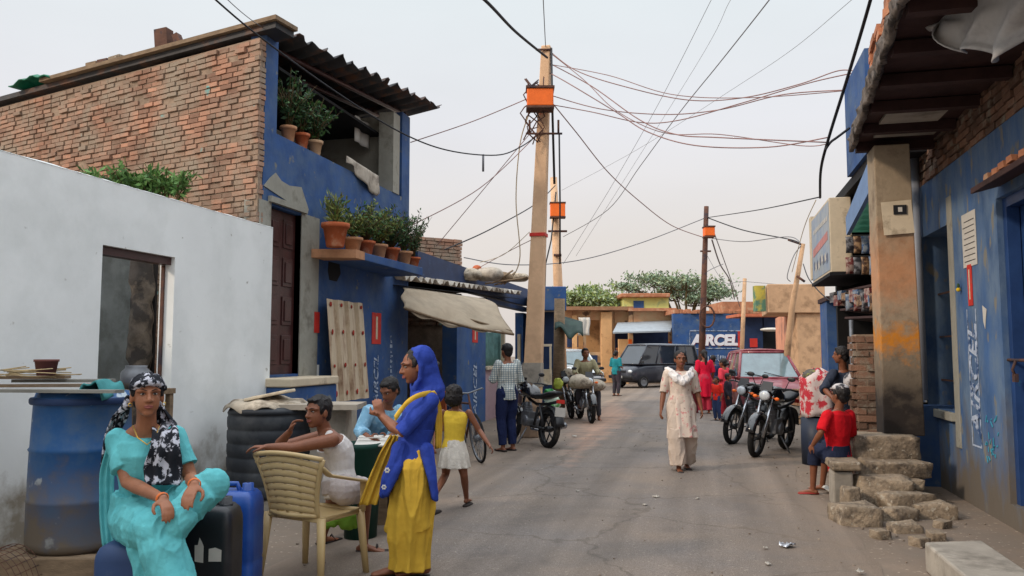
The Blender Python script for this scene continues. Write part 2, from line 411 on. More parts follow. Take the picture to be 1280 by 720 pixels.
mx3 = N.new('ShaderNodeMix'); mx3.data_type = 'RGBA'; L.new(mr3.outputs[0], mx3.inputs[0]); L.new(sc_.outputs[0], mx3.inputs[6]); mx3.inputs[7].default_value = (*s(176, 140, 118), 1)
# paler dusty verge toward both edges
ex_ = mth('ABSOLUTE', mth('ADD', sx.outputs[0], .95)); mr4 = N.new('ShaderNodeMapRange'); L.new(mth('ADD', ex_, mth('MULTIPLY', nz1.outputs['Fac'], 1.2)), mr4.inputs[0])
for i, q in enumerate((1.7, 2.7, 0, .8)): mr4.inputs[i + 1].default_value = q
mx4 = N.new('ShaderNodeMix'); mx4.data_type = 'RGBA'; L.new(mr4.outputs[0], mx4.inputs[0]); L.new(mx3.outputs[2], mx4.inputs[6]); mx4.inputs[7].default_value = (*s(130, 114, 99), 1)
# dark oily and damp stains with edges of their own
st = N.new('ShaderNodeTexNoise'); st.inputs['Scale'].default_value = .55; st.inputs['Detail'].default_value = 9; st.inputs['Roughness'].default_value = .62; st.inputs['Distortion'].default_value = .6; L.new(tc.outputs['Object'], st.inputs['Vector'])
mr5 = N.new('ShaderNodeMapRange'); L.new(st.outputs['Fac'], mr5.inputs[0])
for i, q in enumerate((.55, .66, 0, .45)): mr5.inputs[i + 1].default_value = q
mx5 = N.new('ShaderNodeMix'); mx5.data_type = 'RGBA'; L.new(mr5.outputs[0], mx5.inputs[0]); L.new(mx4.outputs[2], mx5.inputs[6]); mx5.inputs[7].default_value = (*s(84, 78, 74), 1)
# wheel tracks along the lane
mp2 = N.new('ShaderNodeMapping'); mp2.inputs['Scale'].default_value = (2.6, .12, 1); L.new(tc.outputs['Object'], mp2.inputs[0]); tr = N.new('ShaderNodeTexNoise'); tr.inputs['Scale'].default_value = 1.3; tr.inputs['Detail'].default_value = 4; L.new(mp2.outputs[0], tr.inputs['Vector'])
mr6 = N.new('ShaderNodeMapRange'); L.new(tr.outputs['Fac'], mr6.inputs[0])
for i, q in enumerate((.35, .65, .84, 1.13)): mr6.inputs[i + 1].default_value = q
sc6 = N.new('ShaderNodeVectorMath'); sc6.operation = 'SCALE'; L.new(mx5.outputs[2], sc6.inputs[0]); L.new(mr6.outputs[0], sc6.inputs['Scale'])
L.new(sc6.outputs[0], b.inputs['Base Color'])
struct(obj('road', rd, m_road, origin=(0, 0, 0)))

XW = -4.85      # white wall face
XF = -4.95      # blue house front
XH, YH, ZH = V((1, 0, 0)), V((0, 1, 0)), V((0, 0, 1))
def wall_x(mb, x0, x1, y0, y1, z0, z1, holes, mi=0):
    """wall slab in a plane of constant x with rectangular holes (ya,yb,za,zb); butted pieces"""
    ys = sorted({y0, y1, *[h[0] for h in holes], *[h[1] for h in holes]}); ys = [y for y in ys if y0 <= y <= y1]
    for a, b in zip(ys[:-1], ys[1:]):
        hs = sorted([h for h in holes if h[0] <= a + 1e-6 and h[1] >= b - 1e-6], key=lambda h: h[2])
        z = z0
        for h in hs:
            if h[2] > z + 1e-4: mb.bb(x0, x1, a, b, z, h[2], mi)
            z = h[3]
        if z1 > z + 1e-4: mb.bb(x0, x1, a, b, z, z1, mi)
    return mb
# ---------- whitewashed wall with a doorway
yA = at(128, 320, X=XW).y; yB = at(219, 320, X=XW).y; yE = at(341, 300, X=XW).y
zt = 2.93; zd = at(175, 314, X=XW).z
t = thing('boundary_wall', 'long whitewashed wall with an open doorway behind the blue drum', 'wall', (XW, 5, 0))
mb = wall_x(MB(), XW - .16, XW, 1.0, yE, 0, zt, [(yA, yB, .15, zd)])
obj('wall', mb, m_white, t)
cp = MB(); yy0 = 1.0
def copf(u, v):
    Y = 1.0 + (yE - 1.0) * u; a = pi * v; h_ = .016 + .014 * noise.noise(V((Y * 2.5, 1, 1))) + .010 * noise.noise(V((Y * 9, 2, 1)))
    return V((XW - .08 + .083 * cos(a) + .004 * noise.noise(V((Y * 12, v, 3))), Y, zt - .004 + h_ * sin(a)))
cp.sheet(copf, 260, 8); obj('coping', cp, m_white, t)
fr = MB(); rr = XW - .10
fr.bb(rr - .05, rr + .06, yA, yB, zd - .07, zd - .002)
fr.bb(rr - .03, rr + .0, yB - .022, yB - .003, .16, zd - .075, 1)
obj('door_frame', fr, [m_wood_dk, m_rust], t)
# yard behind the doorway
t = thing('yard_wall', 'grey plastered inner wall seen through the white wall doorway', 'wall', (-7, 9, 0))
mb = MB(); mb.bb(-7.0, -6.85, 4, 12.0, 0, 2.9); obj('wall', mb, mat('stained_grey_plaster', s(136, 146, 148), var=.25, scale=2, bump=.4, c2=s(112, 120, 120), c2s=2.4, c2t=.52, c2w=.08), t)
mb = MB(); c = at(176, 400, D=8.3)
mb.sheet(lambda u, v: V((c.x, c.y, 0)) + RGT * (.11 * cos(u * 2 * pi) * (1 + .25 * noise.noise(V((u * 3, v * 9, 2))))) + FWD * .13 * sin(u * 2 * pi) + UP * v * 2.62, 24, 40, 0); mb.jitter(.035, 7)
obj('rough_pier', mb, mat('crumbling_mud_brick', s(92, 84, 76), var=.4, scale=8, bump=1, bscale=20, c2=s(56, 52, 50), c2s=5, c2t=.5), t)
mb = MB(); q = at(187, 400, D=8.5); mb.box(V((q.x, q.y, 1.25)), (.12, .05, 2.5), (RGT, FWD, UP)); obj('gap_shade_strip', mb, m_dark, t)  # thin near-black box paints the shadowed gap beside the pier
mb = MB(); mb.bb(-6.84, XW - .4, 9.4, 9.5, 0, 2.75); obj('cross_wall', mb, mat('stained_grey_plaster', s(104, 112, 112)), t)
# plants growing over the top of the wall
m_leaf = mat('leaf_green', s(70, 104, 56), rough=.6, var=.5, scale=14, bump=0, spec=.3)
m_leaf2 = mat('leaf_yellow_green', s(120, 128, 66), rough=.6, var=.5, scale=14, bump=0)
m_leafd = mat('leaf_dark', s(46, 74, 46), rough=.6, var=.5, scale=14, bump=0)
m_stem = mat('green_brown_stem', s(96, 80, 54), rough=.8, var=.3)
def leaf(mb, c, d, n, l, w_, mi=0):
    d = V(d).normalized(); n = V(n); sd = d.cross(n)
    if sd.length < 1e-4: sd = d.cross(V((.3, .5, .8)))
    sd.normalize(); c = V(c)
    mb.add([c, c + d * l * .5 + sd * w_, c + d * l, c + d * l * .5 - sd * w_], [(0, 1, 2, 3)], mi)
def rv(z=0): return V((R(-1, 1), R(-1, 1), R(-1, 1) + z))
def plant(stems, c, rad, h, nst=14, nl=14, ls=.05, lw=.012, up=1.0, droop=0.0):
    """stems and leaves rising from c; returns (stem mesh, leaf mesh)"""
    sm, lm = MB(), MB(); c = V(c)
    for i in range(nst):
        a = R(0, 2 * pi); rr_ = rad * sqrt(random.random()); hh = h * R(.55, 1.05)
        tip = c + V((cos(a) * rr_, sin(a) * rr_, hh - droop * rr_)); mid = c + V((cos(a) * rr_ * .35, sin(a) * rr_ * .35, hh * .55))
        sm.tube([c + rv() * .015, mid, tip], [.006, .005, .002], 4)
        for k in range(nl):
            u = R(.2, 1.0); p = (c * (1 - u) ** 2 + mid * 2 * u * (1 - u) + tip * u * u) + rv() * .02
            leaf(lm, p, rv(.5 * up), rv(), ls * R(.6, 1.3), lw * R(.7, 1.3), random.choice((0, 0, 1)))
    return sm, lm
c = at(172, 226, D=8.75)
sm, lm = MB(), MB()
for k in range(9):
    q = c + RGT * (-.44 + .88 * k / 8) + V((0, 0, -.20)); a, b_ = plant(None, q, .24, .40 * R(.6, 1), 10, 18, .10, .016, .8)
    n0 = len(sm.v); sm.add(a.v, a.f); lm.v, lm.f, lm.m, lm.c, lm.sm = lm.v + b_.v, lm.f + [[i + len(lm.v) for i in f] for f in b_.f], lm.m + b_.m, lm.c + b_.c, lm.sm + b_.sm
t = thing('wall_shrub', 'green feathery shrub rooted in the brick wall above the white wall', 'plant', c - V((0, 0, .3)))
obj('stem', sm, m_stem, t); obj('foliage', lm, [mat('bright_leaf', s(104, 142, 78), rough=.6, var=.4, scale=10, bump=0), m_leaf], t)

# ---------- brick and blue house
cor = at(324, 200, X=XF); CY = cor.y
zr = at(326, 42, X=XF).z
du = V((-.962, .272, 0)).normalized(); dn = V((-.272, -.962, 0)).normalized()
EY = at(511, 300, X=XF).y    # far corner
house = thing('brick_house', 'two storey house with rough brick side and blue painted front under a tin roof', 'house', (XF, CY, 0))
c0 = V((XF, CY, 0))
mb = MB(); brickwork(mb, c0 + V((0, 0, .9)) + dn * .02, du, dn, 7.5, zr - .92, bw=.17, bh=.050, gap=.015, rough=.012, skip=.02)
obj('brick_side_wall', mb, m_brick, house)
mb = MB(); mb.prism([c0 + dn * .012, c0 + du * 7.6 + dn * .012, c0 + du * 7.6 - dn * .2, c0 - dn * .2 - XH * .06, c0 + YH * .088 - XH * .012], V((0, 0, zr - .03)))
obj('side_wall_core', mb, m_mortar, house)
# front: door, upper opening
yd0 = at(337, 300, X=XF).y; yd1 = at(376, 300, X=XF).y; zdt = at(355, 262, X=XF).z; zdb = at(355, 468, X=XF).z
yo0 = at(346, 150, X=XF).y; yo1 = at(503, 150, X=XF).y; zo0 = at(346, 167, X=XF).z; 
ztop0 = zr + .05; ztop1 = at(511, 146, X=XF).z
mb = MB(); wall_x(mb, XF - .2, XF, CY + .09, EY, 0, zo0, [(yd0, yd1, zdb, zdt)])
mb.bb(XF - .2, XF, CY + .09, yo0, zo0, ztop0); mb.bb(XF - .2, XF, yo1, EY, zo0, ztop1)
obj('front_wall', mb, m_blue, house)
mb = MB(); mb.bb(XF - .2, XF - 4, EY - .2, EY - .01, 0, ztop1 - .05); obj('end_wall', mb, m_blue, house)
mb = MB(); mb.bb(XF - 2.2, XF - 2.05, CY + 1, EY - .25, 2.8, ztop0); obj('upper_back_wall', mb, m_dark, house)  # back wall and ceiling near-black, room shade put into their colour
mb = MB(); mb.bb(XF - 2.0, XF - .21, yo1 - .14, yo1, 2.9, ztop1 - .1); mb.bb(XF - .24, XF + .015, yo1 - .42, yo1 - .145, zo0 + .002, ztop1 - .12)
mb.bb(XF - 1.5, XF - 1.4, yo1 - 2.0, yo1 - .15, 2.9, 4.9)
obj('upper_inner_wall', mb, m_plaster, house)
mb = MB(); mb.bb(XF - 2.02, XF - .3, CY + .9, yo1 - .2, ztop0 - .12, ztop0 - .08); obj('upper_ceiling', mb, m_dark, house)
mb = MB(); mb.bb(XF - 2.0, XF - .21, CY + .3, EY - .25, 2.85, 2.95); obj('upper_floor', mb, m_conc, house)
# door frame plaster and patches
mb = MB(); mb.bb(XF - .19, XF + .014, yd1, at(398, 300, X=XF).y, zdb - .1, zdt + .03); mb.bb(XF - .19, XF + .013, CY + .02, yd0, zdb - .1, zdt + .03)
mb.bb(XF - .19, XF + .05, yd0 - .06, yd1 + .08, zdt + .032, zdt + .1)
obj('door_surround', mb, m_plaster, house)
pp = [(318, 240), (330, 232), (338, 222), (345, 216), (352, 226), (362, 232), (377, 234), (386, 262), (384, 268), (322, 262)]
mb = MB(); mb.prism([at(a, b, X=XF + .011) for a, b in pp if at(a, b, X=XF).y > CY] , V((-.008, 0, 0))); obj('bare_plaster_patch', mb, m_plaster, house)
# panelled door
dr = MB(); dr.bb(XF - .12, XF - .07, yd0 + .02, yd1 - .02, zdb, zdt - .01)
do = obj('door', dr, m_wood_dk, house)
yw = yd1 - yd0
pn = MB()
for k in range(4):
    za = zdb + .12 + k * (zdt - zdb - .1) / 4; zb = za + (zdt - zdb - .1) / 4 - .12
    for (ya, yb) in ((yd0 + .09, yd0 + yw / 2 - .05), (yd0 + yw / 2 + .05, yd1 - .09)):
        pn.bb(XF - .069, XF - .055, ya, yb, za, zb); pn.bb(XF - .054, XF - .04, ya + .04, yb - .04, za + .05, zb - .05)
p = obj('door_panel', pn, m_wood_dk, house, bevel=.006); 
# roof sheet : corrugated, eave on the street side
e0 = at(334, 26, D=9.3); e1 = at(552, 134, D=13.9); e0.z -= .0
def roof(name, a, b, back, rise, waves, amp, m, parent, torn=0.0, th=.012, mb=None):
    own = mb is None; mb = mb or MB(); nu = waves * 6
    def fn(u, v):
        p = a + (b - a) * u + back * v + UP * rise * v
        p = p + UP * amp * cos(2 * pi * u * waves)
        if v == 0 and torn: p = p + back.normalized() * torn * (noise.noise(V((u * 23, 0, 4))) + .6 * noise.noise(V((u * 60, 0, 9))))
        return p
    mb.sheet(fn, nu, 4, th); 
    return obj(name, mb, m, parent) if own else mb
roof('roof_sheet', e0, e1, V((-2.6, .75, 0)), -.18, 15, .05, m_tin, house, .09)
mb = MB(); brim = at(330, 50, D=9.35)
for k in range(5):
    a = e0 + V((-.35 - k * .45, .15 + .12 * k, -.11 - k * .03)); b2 = e1 + V((-.65 - k * .4, -.1, -.12 - k * .03)); mb.tube([a, b2], .035, 6)

obj('roof_batten', mb, m_wood_dk, house)
mb = MB(); q = c0 + V((0, 0, zr + .03)) + dn * .1
mb.prism([q + XH * .25, q + du * 7.6, q + du * 7.6 - dn * .35, q + XH * .2 - dn * .35], V((0, 0, .07)))
q.z += .075; mb.prism([q + XH * .3 + dn * .06, q + du * 4.2 + dn * .06, q + du * 4.2 - dn * .35, q + XH * .25 - dn * .35], V((0, 0, .05)), 1)
obj('roof_edge_slab', mb, [m_tin, m_wood], house)
# balcony slab
s0 = at(388, 303, X=XF + .03); s1 = at(532, 333, D=12.6)
zs = at(415, 305, X=-4.45).z; ya = at(391, 305, X=XF).y + .30; yb = at(530, 335, X=-4.30).y
mb = MB(); mb.hexa([V((XF + .01, ya - .3, zs - .1)), V((-4.42, ya - .12, zs - .1)), V((-4.32, yb, zs - .13)), V((XF + .01, yb, zs - .13))], [V((XF + .01, ya - .3, zs)), V((-4.42, ya - .12, zs)), V((-4.32, yb, zs)), V((XF + .01, yb, zs))])
bs = obj('balcony_slab', mb, m_blue, house, bevel=.01)
mb = MB(); mb.hexa([V((XF + .012, ya - .36, zs - .105)), V((-4.40, ya - .18, zs - .105)), V((-4.40, ya + .1, zs - .105)), V((XF + .012, ya + .0, zs - .105))], [V((XF + .012, ya - .36, zs + .005)), V((-4.40, ya - .18, zs + .005)), V((-4.40, ya + .1, zs + .005)), V((XF + .012, ya + .0, zs + .005))])
obj('slab_end_patch', mb, m_terra_pale, house)
# steps below the door
mb = MB(); ye = at(447, 510, X=-4.35).y
mb.bb(XF + .01, -4.35, yd1 + .3, ye, 0, at(440, 508, X=-4.35).z)
obj('ledge', mb, m_conc, house, bevel=.02); mb = MB(); mb.bb(XF + .01, -4.56, CY + .1, yd1 + .29, 0, zdb - .13); obj('steps', mb, m_blue, house, bevel=.02)
mb = MB(); mb.bb(XF + .01, -4.53, CY + .08, yd1 + .28, zdb - .128, zdb - .03); obj('step_cap', mb, m_cream, house, bevel=.015)
# painted red marks with lettering
def text_mesh(name, txt, size, o, u, v, mt, parent, extr=.003, bold=.0, slant=0.0):
    cu = bpy.data.curves.new('t', 'FONT'); cu.body = txt; cu.size = size; cu.extrude = extr; cu.offset = bold; cu.shear = slant
    ob = bpy.data.objects.new('t', cu); COL.objects.link(ob); bpy.context.view_layer.update()
    me = bpy.data.meshes.new_from_object(ob.evaluated_get(bpy.context.evaluated_depsgraph_get())); bpy.data.objects.remove(ob)
    u, v = V(u).normalized(), V(v).normalized(); n = u.cross(v)
    M_ = Matrix((u, v, n)).transposed().to_4x4(); M_.translation = V(o) - V(parent['_o']); me.transform(M_)
    me.materials.clear(); me.materials.append(mt); me.name = name
    ob = bpy.data.objects.new(name, me); COL.objects.link(ob); ob.parent = parent; return ob
def vert_ad(parent, x, yc, z0, z1, zr0, zr1, wd, nrm=1, m=m_wpaint, slant=.25):
    """shop wall advert: red panel above, white word reading upward beneath"""
    mb = MB(); mb.bb(x, x + .006 * nrm, yc - wd / 2, yc + wd / 2, zr0, zr1); obj('red_panel', mb, m_red, parent)
    mb = MB()
    mb.bb(x + .007 * nrm, x + .010 * nrm, yc - wd * .1, yc + wd * .1, zr0 + (zr1 - zr0) * .15, zr1 - (zr1 - zr0) * .12)
    obj('emblem', mb, m_cream, parent)
    sz = (z1 - z0) / 3.05
    # word runs upward; letters' tops face away from the reader's right
    u = ZH; v = V((0, -1, 0)) if nrm > 0 else V((0, 1, 0))
    text_mesh('lettering', 'AIRCEL', sz * .86, V((x + .004 * nrm, yc + (sz * .3 if nrm > 0 else -sz * .3), z0)), u, v, m, parent, .003, .012 * sz, slant)
xx = XF + .002
yc = at(470, 440, X=xx).y; z = lambda py, px=470: at(px, py, X=xx).z
vert_ad(house, xx, yc, z(506), z(438), z(430), z(391), .34)
# second line of small painted strokes, too worn to read
yq = at(489, 440, X=xx).y
for k in range(13):
    mb = MB(); zz = z(500) + k * (z(415) - z(500)) / 13; mb.bb(xx, xx + .004, yq - R(.02, .06), yq + R(.02, .06), zz, zz + R(.03, .06)); obj('painted_stroke', mb, m_wpaint, house)
mb = MB(); yq = at(395, 410, X=xx).y; mb.bb(xx + .014, xx + .018, yq - .08, yq + .06, z(416, 395), z(390, 395)); obj('red_panel', mb, m_red, house)
mb = MB(); yq = at(396, 470, X=xx).y; mb.bb(xx + .001, xx + .01, yq - .05, yq + .04, z(486, 396), z(456, 396)); obj('white_mark', mb, m_white, house)
# flat near-black patch for an opened hole in the blue wall above the sheet
mb = MB(); pts = [at(a, b, X=XF + .006) for a, b in ((411, 326), (424, 327), (426, 342), (421, 352), (412, 350), (410, 338))]
mb.prism(pts, V((-.004, 0, 0))); obj('dark_hole_patch', mb, m_dark, house)

# ---------- corrugated metal sheet leaning on the front
m_sheet = mat('beige_painted_sheet', s(196, 178, 152), rough=.6, var=.12, scale=4, bump=.1, c2=s(120, 84, 62), c2s=4, c2t=.6, c2w=.1, stretch=(1, 3, .5))
m_rustspot = mat('rust_spot', s(150, 50, 38), rough=.8, var=.2)
y0 = at(403, 440, X=XF + .1).y; y1 = at(449, 440, X=XF + .1).y; z1_ = at(425, 376, X=XF + .1).z; z0_ = at(425, 500, X=XF + .1).z
t = thing('metal_sheet', 'rust spotted beige ribbed sheet leaning against the blue house front', 'metal sheet', (XF + .2, (y0 + y1) / 2, z0_))
def shf(u, v):
    k = (u * 3.55) % 1.0; rib = .05 if k < .5 else 0.0
    if .5 <= k < .55: rib = .05 * (1 - (k - .5) / .05)
    if k > .95: rib = .05 * (k - .95) / .05
    return V((XF + .10 + rib + .12 * (1 - v), y0 + (y1 - y0) * u, z0_ + (z1_ - z0_) * v + .01 * noise.noise(V((u * 5, v, 2)))))
mb = MB(); mb.sheet(shf, 71, 2, .006, smooth=False); obj('sheet', mb, m_sheet, t)
for u in (.07, .35, .63, .91):
    for k, vv in enumerate((.95, .68, .35, .08)):
        mb = MB(); p = shf(u, vv); mb.ell(p + V((.012, 0, 0)), (.008, .03 * R(.7, 1.2), .03 * R(.7, 1.4)), None, 8, 6); obj('rust_spot', mb, m_rustspot, t)

# ---------- pots and plants
def pot(name, label, c, r, h, mt, plant_args, leafm, group, cat='potted plant', rim=True):
    t = thing(name, label, cat, c, group)
    mb = MB(); pr = [(r * .01, 0), (r * .62, 0), (r * .66, h * .04), (r * .9, h * .8), (r * 1.0, h * .8), (r * 1.06, h * .86), (r * 1.06, h), (r * .9, h), (r * .86, h * .86), (r * .01, h * .86)]
    mb.lathe(c, pr, 20); obj('pot', mb, mt, t)
    if plant_args:
        a, b_ = plant(None, V(c) + V((0, 0, h * .85)), **plant_args)
        obj('stem', a, m_stem, t); obj('foliage', b_, leafm, t)
    return t
GP = 'pots along the balcony ledges'
def ledge(px, D=None, X=None, zz=None):
    p = at(px, 300, X=X); return V((p.x, p.y, zz))
pot('plant_pot', 'largest pot on the lower ledge, bright orange with spiky yellowing leaves', ledge(419, X=-4.55, zz=zs), .17, .30, m_terra, dict(rad=.2, h=.42, nst=22, nl=12, ls=.12, lw=.010, up=2), [m_leaf2, m_leaf], GP)
desc = ['small brown pot just right of the big orange pot', 'reddish pot second to the right of the big orange pot', 'brown pot midway along the lower ledge under a bushy plant', 'brown pot with a dark bushy plant near the right end of the lower ledge', 'pot at the far right end of the lower ledge with stems reaching over the corner']
for k, px in enumerate((441, 457, 473, 489, 505)):
    pot('plant_pot', desc[k], ledge(px, X=-4.58 + .03 * k, zz=zs), .13, .2, m_terra if k % 2 else m_terra_pale, dict(rad=.42, h=R(.4, .66), nst=40, nl=18, ls=.08, lw=.011, up=1), [[m_leaf2, m_leaf], [m_leaf, m_leaf2], [m_leaf2, m_leaf], [m_leafd, m_leaf], [m_leafd, m_leaf]][k], GP)
pot('plant_pot', 'dark pot on the lower ledge corner with green sprays against the sky', ledge(516, X=-4.42, zz=zs - .02), .12, .16, m_terra, dict(rad=.38, h=.7, nst=24, nl=18, ls=.07, lw=.011, up=.6), [m_leafd, m_leaf], GP)
for k, (px, mm) in enumerate(((360, m_terra_pale), (377, m_terra), (394, m_conc_w))):
    p = at(px, 180, X=XF - .08)
    pot('plant_pot', ['pale pot at the left end of the upper parapet', 'orange brown middle pot on the upper parapet', 'greyish right pot on the upper parapet beside dark leaves'][k], V((p.x, p.y, zo0)), .1, .2, mm, dict(rad=.34, h=(.75, .62, .6)[k], nst=26, nl=16, ls=.08, lw=.017, up=.6), [m_leafd, m_leaf], GP)
# cloth on the parapet
m_ragw = mat('faded_beige_cloth', s(176, 166, 152), var=.2, scale=8, bump=.4, bscale=20, c2=s(120, 110, 100), c2s=6, c2t=.58, c2w=.1)
pts = [at(a, b, X=XF + .03) for a, b in ((428, 198), (446, 208), (468, 226), (463, 247), (455, 238), (447, 220), (436, 214), (430, 205))]
mb = MB()
def cl(u, v):
    a = at(430, 199, X=XF + .01).lerp(at(470, 224, X=XF + .01), u); L_ = .10 + .28 * max(0, u - .2) ** .6 * (1 if u < .95 else .7)
    return a + V((.03 + .03 * sin(u * 14) * v, 0, -L_ * v + .05))
mb.sheet(cl, 16, 6, .01); tag(obj('hanging_cloth', mb, m_ragw), 'faded beige cloth hung over the upper blue parapet', 'cloth')
# mirror / white sheet hanging in the upper room
p = at(452, 165, X=XF - .5); mb = MB()
mb.sheet(lambda u, v: p + V((.02 * sin(u * 9), (u - .5) * .55, -(v) * .42 + .2)), 10, 4, .01); tag(obj('hanging_cloth', mb, m_paper), 'small white cloth hung up in the upper room of the blue house', 'cloth')
# odds and ends on the roof edge
def rubble(c, n, spread, sz, mt, name, label, cat, group=None):
    mb = MB()
    for i in range(n):
        q = V(c) + V((R(-1, 1) * spread, R(-.5, .5) * spread, 0)); h = sz * R(.5, 1.2)
        a = R(0, pi); ax = (V((cos(a), sin(a), 0)), V((-sin(a), cos(a), 0)), ZH); mb.box(q + V((0, 0, h / 2)), (sz * R(.8, 1.8), sz * R(.6, 1), h), ax, 0, random.random())
    return tag(obj(name, mb, mt), label, cat, group)
rt = c0 + V((0, 0, zr + .10))
mb = MB()
mb.sheet(lambda u, v: c0 + du * (3.95 + u * .95) + dn * (.2 - v * .4) + V((0, 0, zr + .12 + .10 * u * (1 - u) * 4 * (.6 + .4 * sin(v * 7)) + .02 * sin(u * 20))), 14, 6, .015)
tag(obj('green_tarpaulin', mb, mat('green_plastic_sheet', s(20, 110, 84), rough=.5, var=.2, bump=.2)), 'crumpled green plastic sheet on the left end of the brick house roof', 'tarpaulin')
q = c0 + du * 3.15 + V((0, 0, zr + .125))
for k_, lb_ in enumerate(('brown brick lying nearest the green sheet on the roof edge', 'tilted brick beside the green sheet on the roof edge', 'mossy lump of brick on the roof edge right of the green sheet')):
    qq = q - du * .25 * k_; mb = MB(); mb.box(qq + V((0, 0, .05)), (.22, .16, .10), (du, dn, UP)); mb.jitter(.02, 6, k_); tag(obj('loose_brick', mb, (m_wood, m_rust, m_stone)[k_]), lb_, 'brick')
q = c0 + du * 1.75 + V((0, 0, zr + .13)); mb = MB(); mb.box(q + V((0, 0, .14)), (.18, .14, .28), (V((1, 0, .1)), YH, V((-.1, 0, 1))), 0, .3); mb.box(q + V((.22, 0, .1)), (.08, .1, .22), (V((.9, 0, .4)), YH, V((-.4, 0, .9))), 0, .6)
tag(obj('loose_brick', mb, m_rust), 'broken brown blocks standing upright on the middle of the brick house roof edge', 'brick')

# ---------- shops further along (left)
XS = -4.75
def zx(px, py, x): return at(px, py, X=x).z
ys0 = EY + .05; ys1 = at(662, 450, X=XS).y
shop = thing('tin_roof_shop', 'low blue shop with white edged corrugated roof beyond the blue house', 'shop', (XS, ys0, 0))
a = at(503, 346, D=12.9); b = at(652, 366, D=19.5)
roof('roof_sheet', a, b, V((-3.5, 0, 0)), .5, 24, .045, m_tin_w, shop, .06)
mb = MB(); ro = roof('roof_batten', a + V((-.05, 0, -.14)), b + V((-.05, 0, -.14)), V((-3.3, 0, 0)), .5, 1, 0, m_dark, shop)  # flat near-black sheet spanning the underside of the shop roof
yp0 = at(571, 450, X=XS).y; yp1 = at(607, 450, X=XS).y
mb = MB(); mb.bb(XS - .3, XS, yp0, yp1, 0, zx(590, 372, XS)); obj('blue_pillar', mb, m_blue, shop)
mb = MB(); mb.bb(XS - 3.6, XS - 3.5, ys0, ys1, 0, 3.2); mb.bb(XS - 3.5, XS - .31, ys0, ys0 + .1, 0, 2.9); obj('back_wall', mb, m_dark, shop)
mb = MB(); mb.bb(XS - .28, XS - .05, ys0, ys1, zx(640, 372, XS) - .1, zx(640, 366, XS) + .25); mb.bb(XS - .2, XS + .03, yp1, ys1, zx(640, 385, XS), zx(640, 380, XS)); obj('lintel', mb, m_blue_dk, shop)
vert_ad(shop, XS + .002, (yp0 + yp1) / 2 + .2, zx(592, 520, XS), zx(592, 446, XS), zx(592, 428, XS), zx(592, 405, XS), .4)
# pink counter with glazed window above
m_pink = mat('faded_pink_panel', s(178, 150, 158), rough=.6, var=.12, scale=3, bump=.15, c2=s(150, 130, 128), c2s=3, c2t=.58, c2w=.1)
mb = MB(); zc = zx(625, 461, XS); mb.bb(XS - .2, XS - .02, yp1 + .02, ys1 - .8, 0, zc); obj('counter_panel', mb, m_pink, shop)
mb = MB(); mb.bb(XS - .25, XS + .04, yp1 + .02, ys1 - .8, zc + .002, zc + .06)
for yy in (yp1 + .06, yp1 + (ys1 - .8 - yp1) * .5, ys1 - .9): mb.bb(XS - .12, XS - .04, yy - .05, yy + .05, zc + .065, zx(625, 415, XS))
obj('window_frame', mb, m_cream, shop)
m_teal = mat('teal_curtain', s(92, 130, 128), var=.3, scale=6, bump=.3)
mb = MB(); mb.sheet(lambda u, v: V((XS - .2 + .03 * sin(u * 30), yp1 + .1 + u * (ys1 - 1.9 - yp1), zc + .07 + v * (zx(625, 415, XS) - zc - .08))), 60, 3, .01); obj('curtain', mb, m_teal, shop)
mb = MB(); mb.bb(XS - .22, XS, ys1 - .78, ys1, 0, zx(640, 388, XS)); obj('end_pillar', mb, m_blue, shop)
# brown brick house behind
t = thing('rear_brick_building', 'brown brick upper wall behind the white edged shop roof', 'house', (-7.5, 17, 0))
pa = at(520, 330, D=18.0); pb = at(577, 330, D=18.6)
u = (pb - pa); u.z = 0; n_ = V((u.y, -u.x, 0)).normalized(); z0_ = at(525, 356, D=18).z - .9; hh = at(575, 309, D=18.6).z - z0_
mb = MB(); brickwork(mb, V((pa.x - u.normalized().x * 1.5, pa.y - u.normalized().y * 1.5, z0_)), u, n_, u.length + 1.5, hh + .2, depth=.15, rough=.02); obj('wall', mb, m_brick, t)
mb = MB(); q = V((pa.x, pa.y, 0)) - u.normalized() * 1.5 - n_ * .15; mb.prism([q, q + u.normalized() * (u.length + 1.45), q + u.normalized() * (u.length + 1.45) - n_ * 2, q - n_ * 2], V((0, 0, z0_ + hh + .1))); obj('wall_core', mb, m_mortar, t)
# bundles on the shop roof
m_sack = mat('pale_sacking', s(180, 168, 150), var=.25, scale=8, bump=.5, bscale=25, c2=s(110, 98, 84), c2s=6, c2t=.57, c2w=.08)
def blob(name, label, cat, c, r, mt, amp=.25, sc=4, group=None, kind=None):
    mb = MB(); mb.ell(c, r, None, 20, 13); mb.jitter(min(r) * amp, sc / max(.3, min(r) * 6), R(0, 50)); mb.jitter(min(r) * amp * .3, sc * 3, 3)
    zmin = V(c).z - r[2] * .8
    for p in mb.v:
        if p.z < zmin: p.z = zmin
    return tag(obj(name, mb, mt), label, cat, group)
for i, (px, py, rr_, mm, lb) in enumerate(((584, 347, (.3, .3, .14), m_sack, 'flat pale sack on the shop roof nearest the brick building'), (612, 346, (.32, .25, .16), m_ragw, 'rounded grey bundle in the middle of the shop roof'), (596, 337, (.12, .12, .1), m_terra, 'small reddish bundle on top of the shop roof heap'), (628, 350, (.25, .2, .12), m_wood, 'brown bundle on the shop roof close to the tall pole'), (646, 352, (.3, .2, .11), m_sack, 'pale low bundle on the shop roof right behind the tall pole'))):
    c = at(px, py, D=16.5 + i * .4); c.z = max(c.z, a.z + (b.z - a.z) * ((px - 503) / 149) + .25); blob('roof_bundle', lb, 'bundle', c, rr_, mm)
mb = MB(); c = at(635, 352, D=17.5)
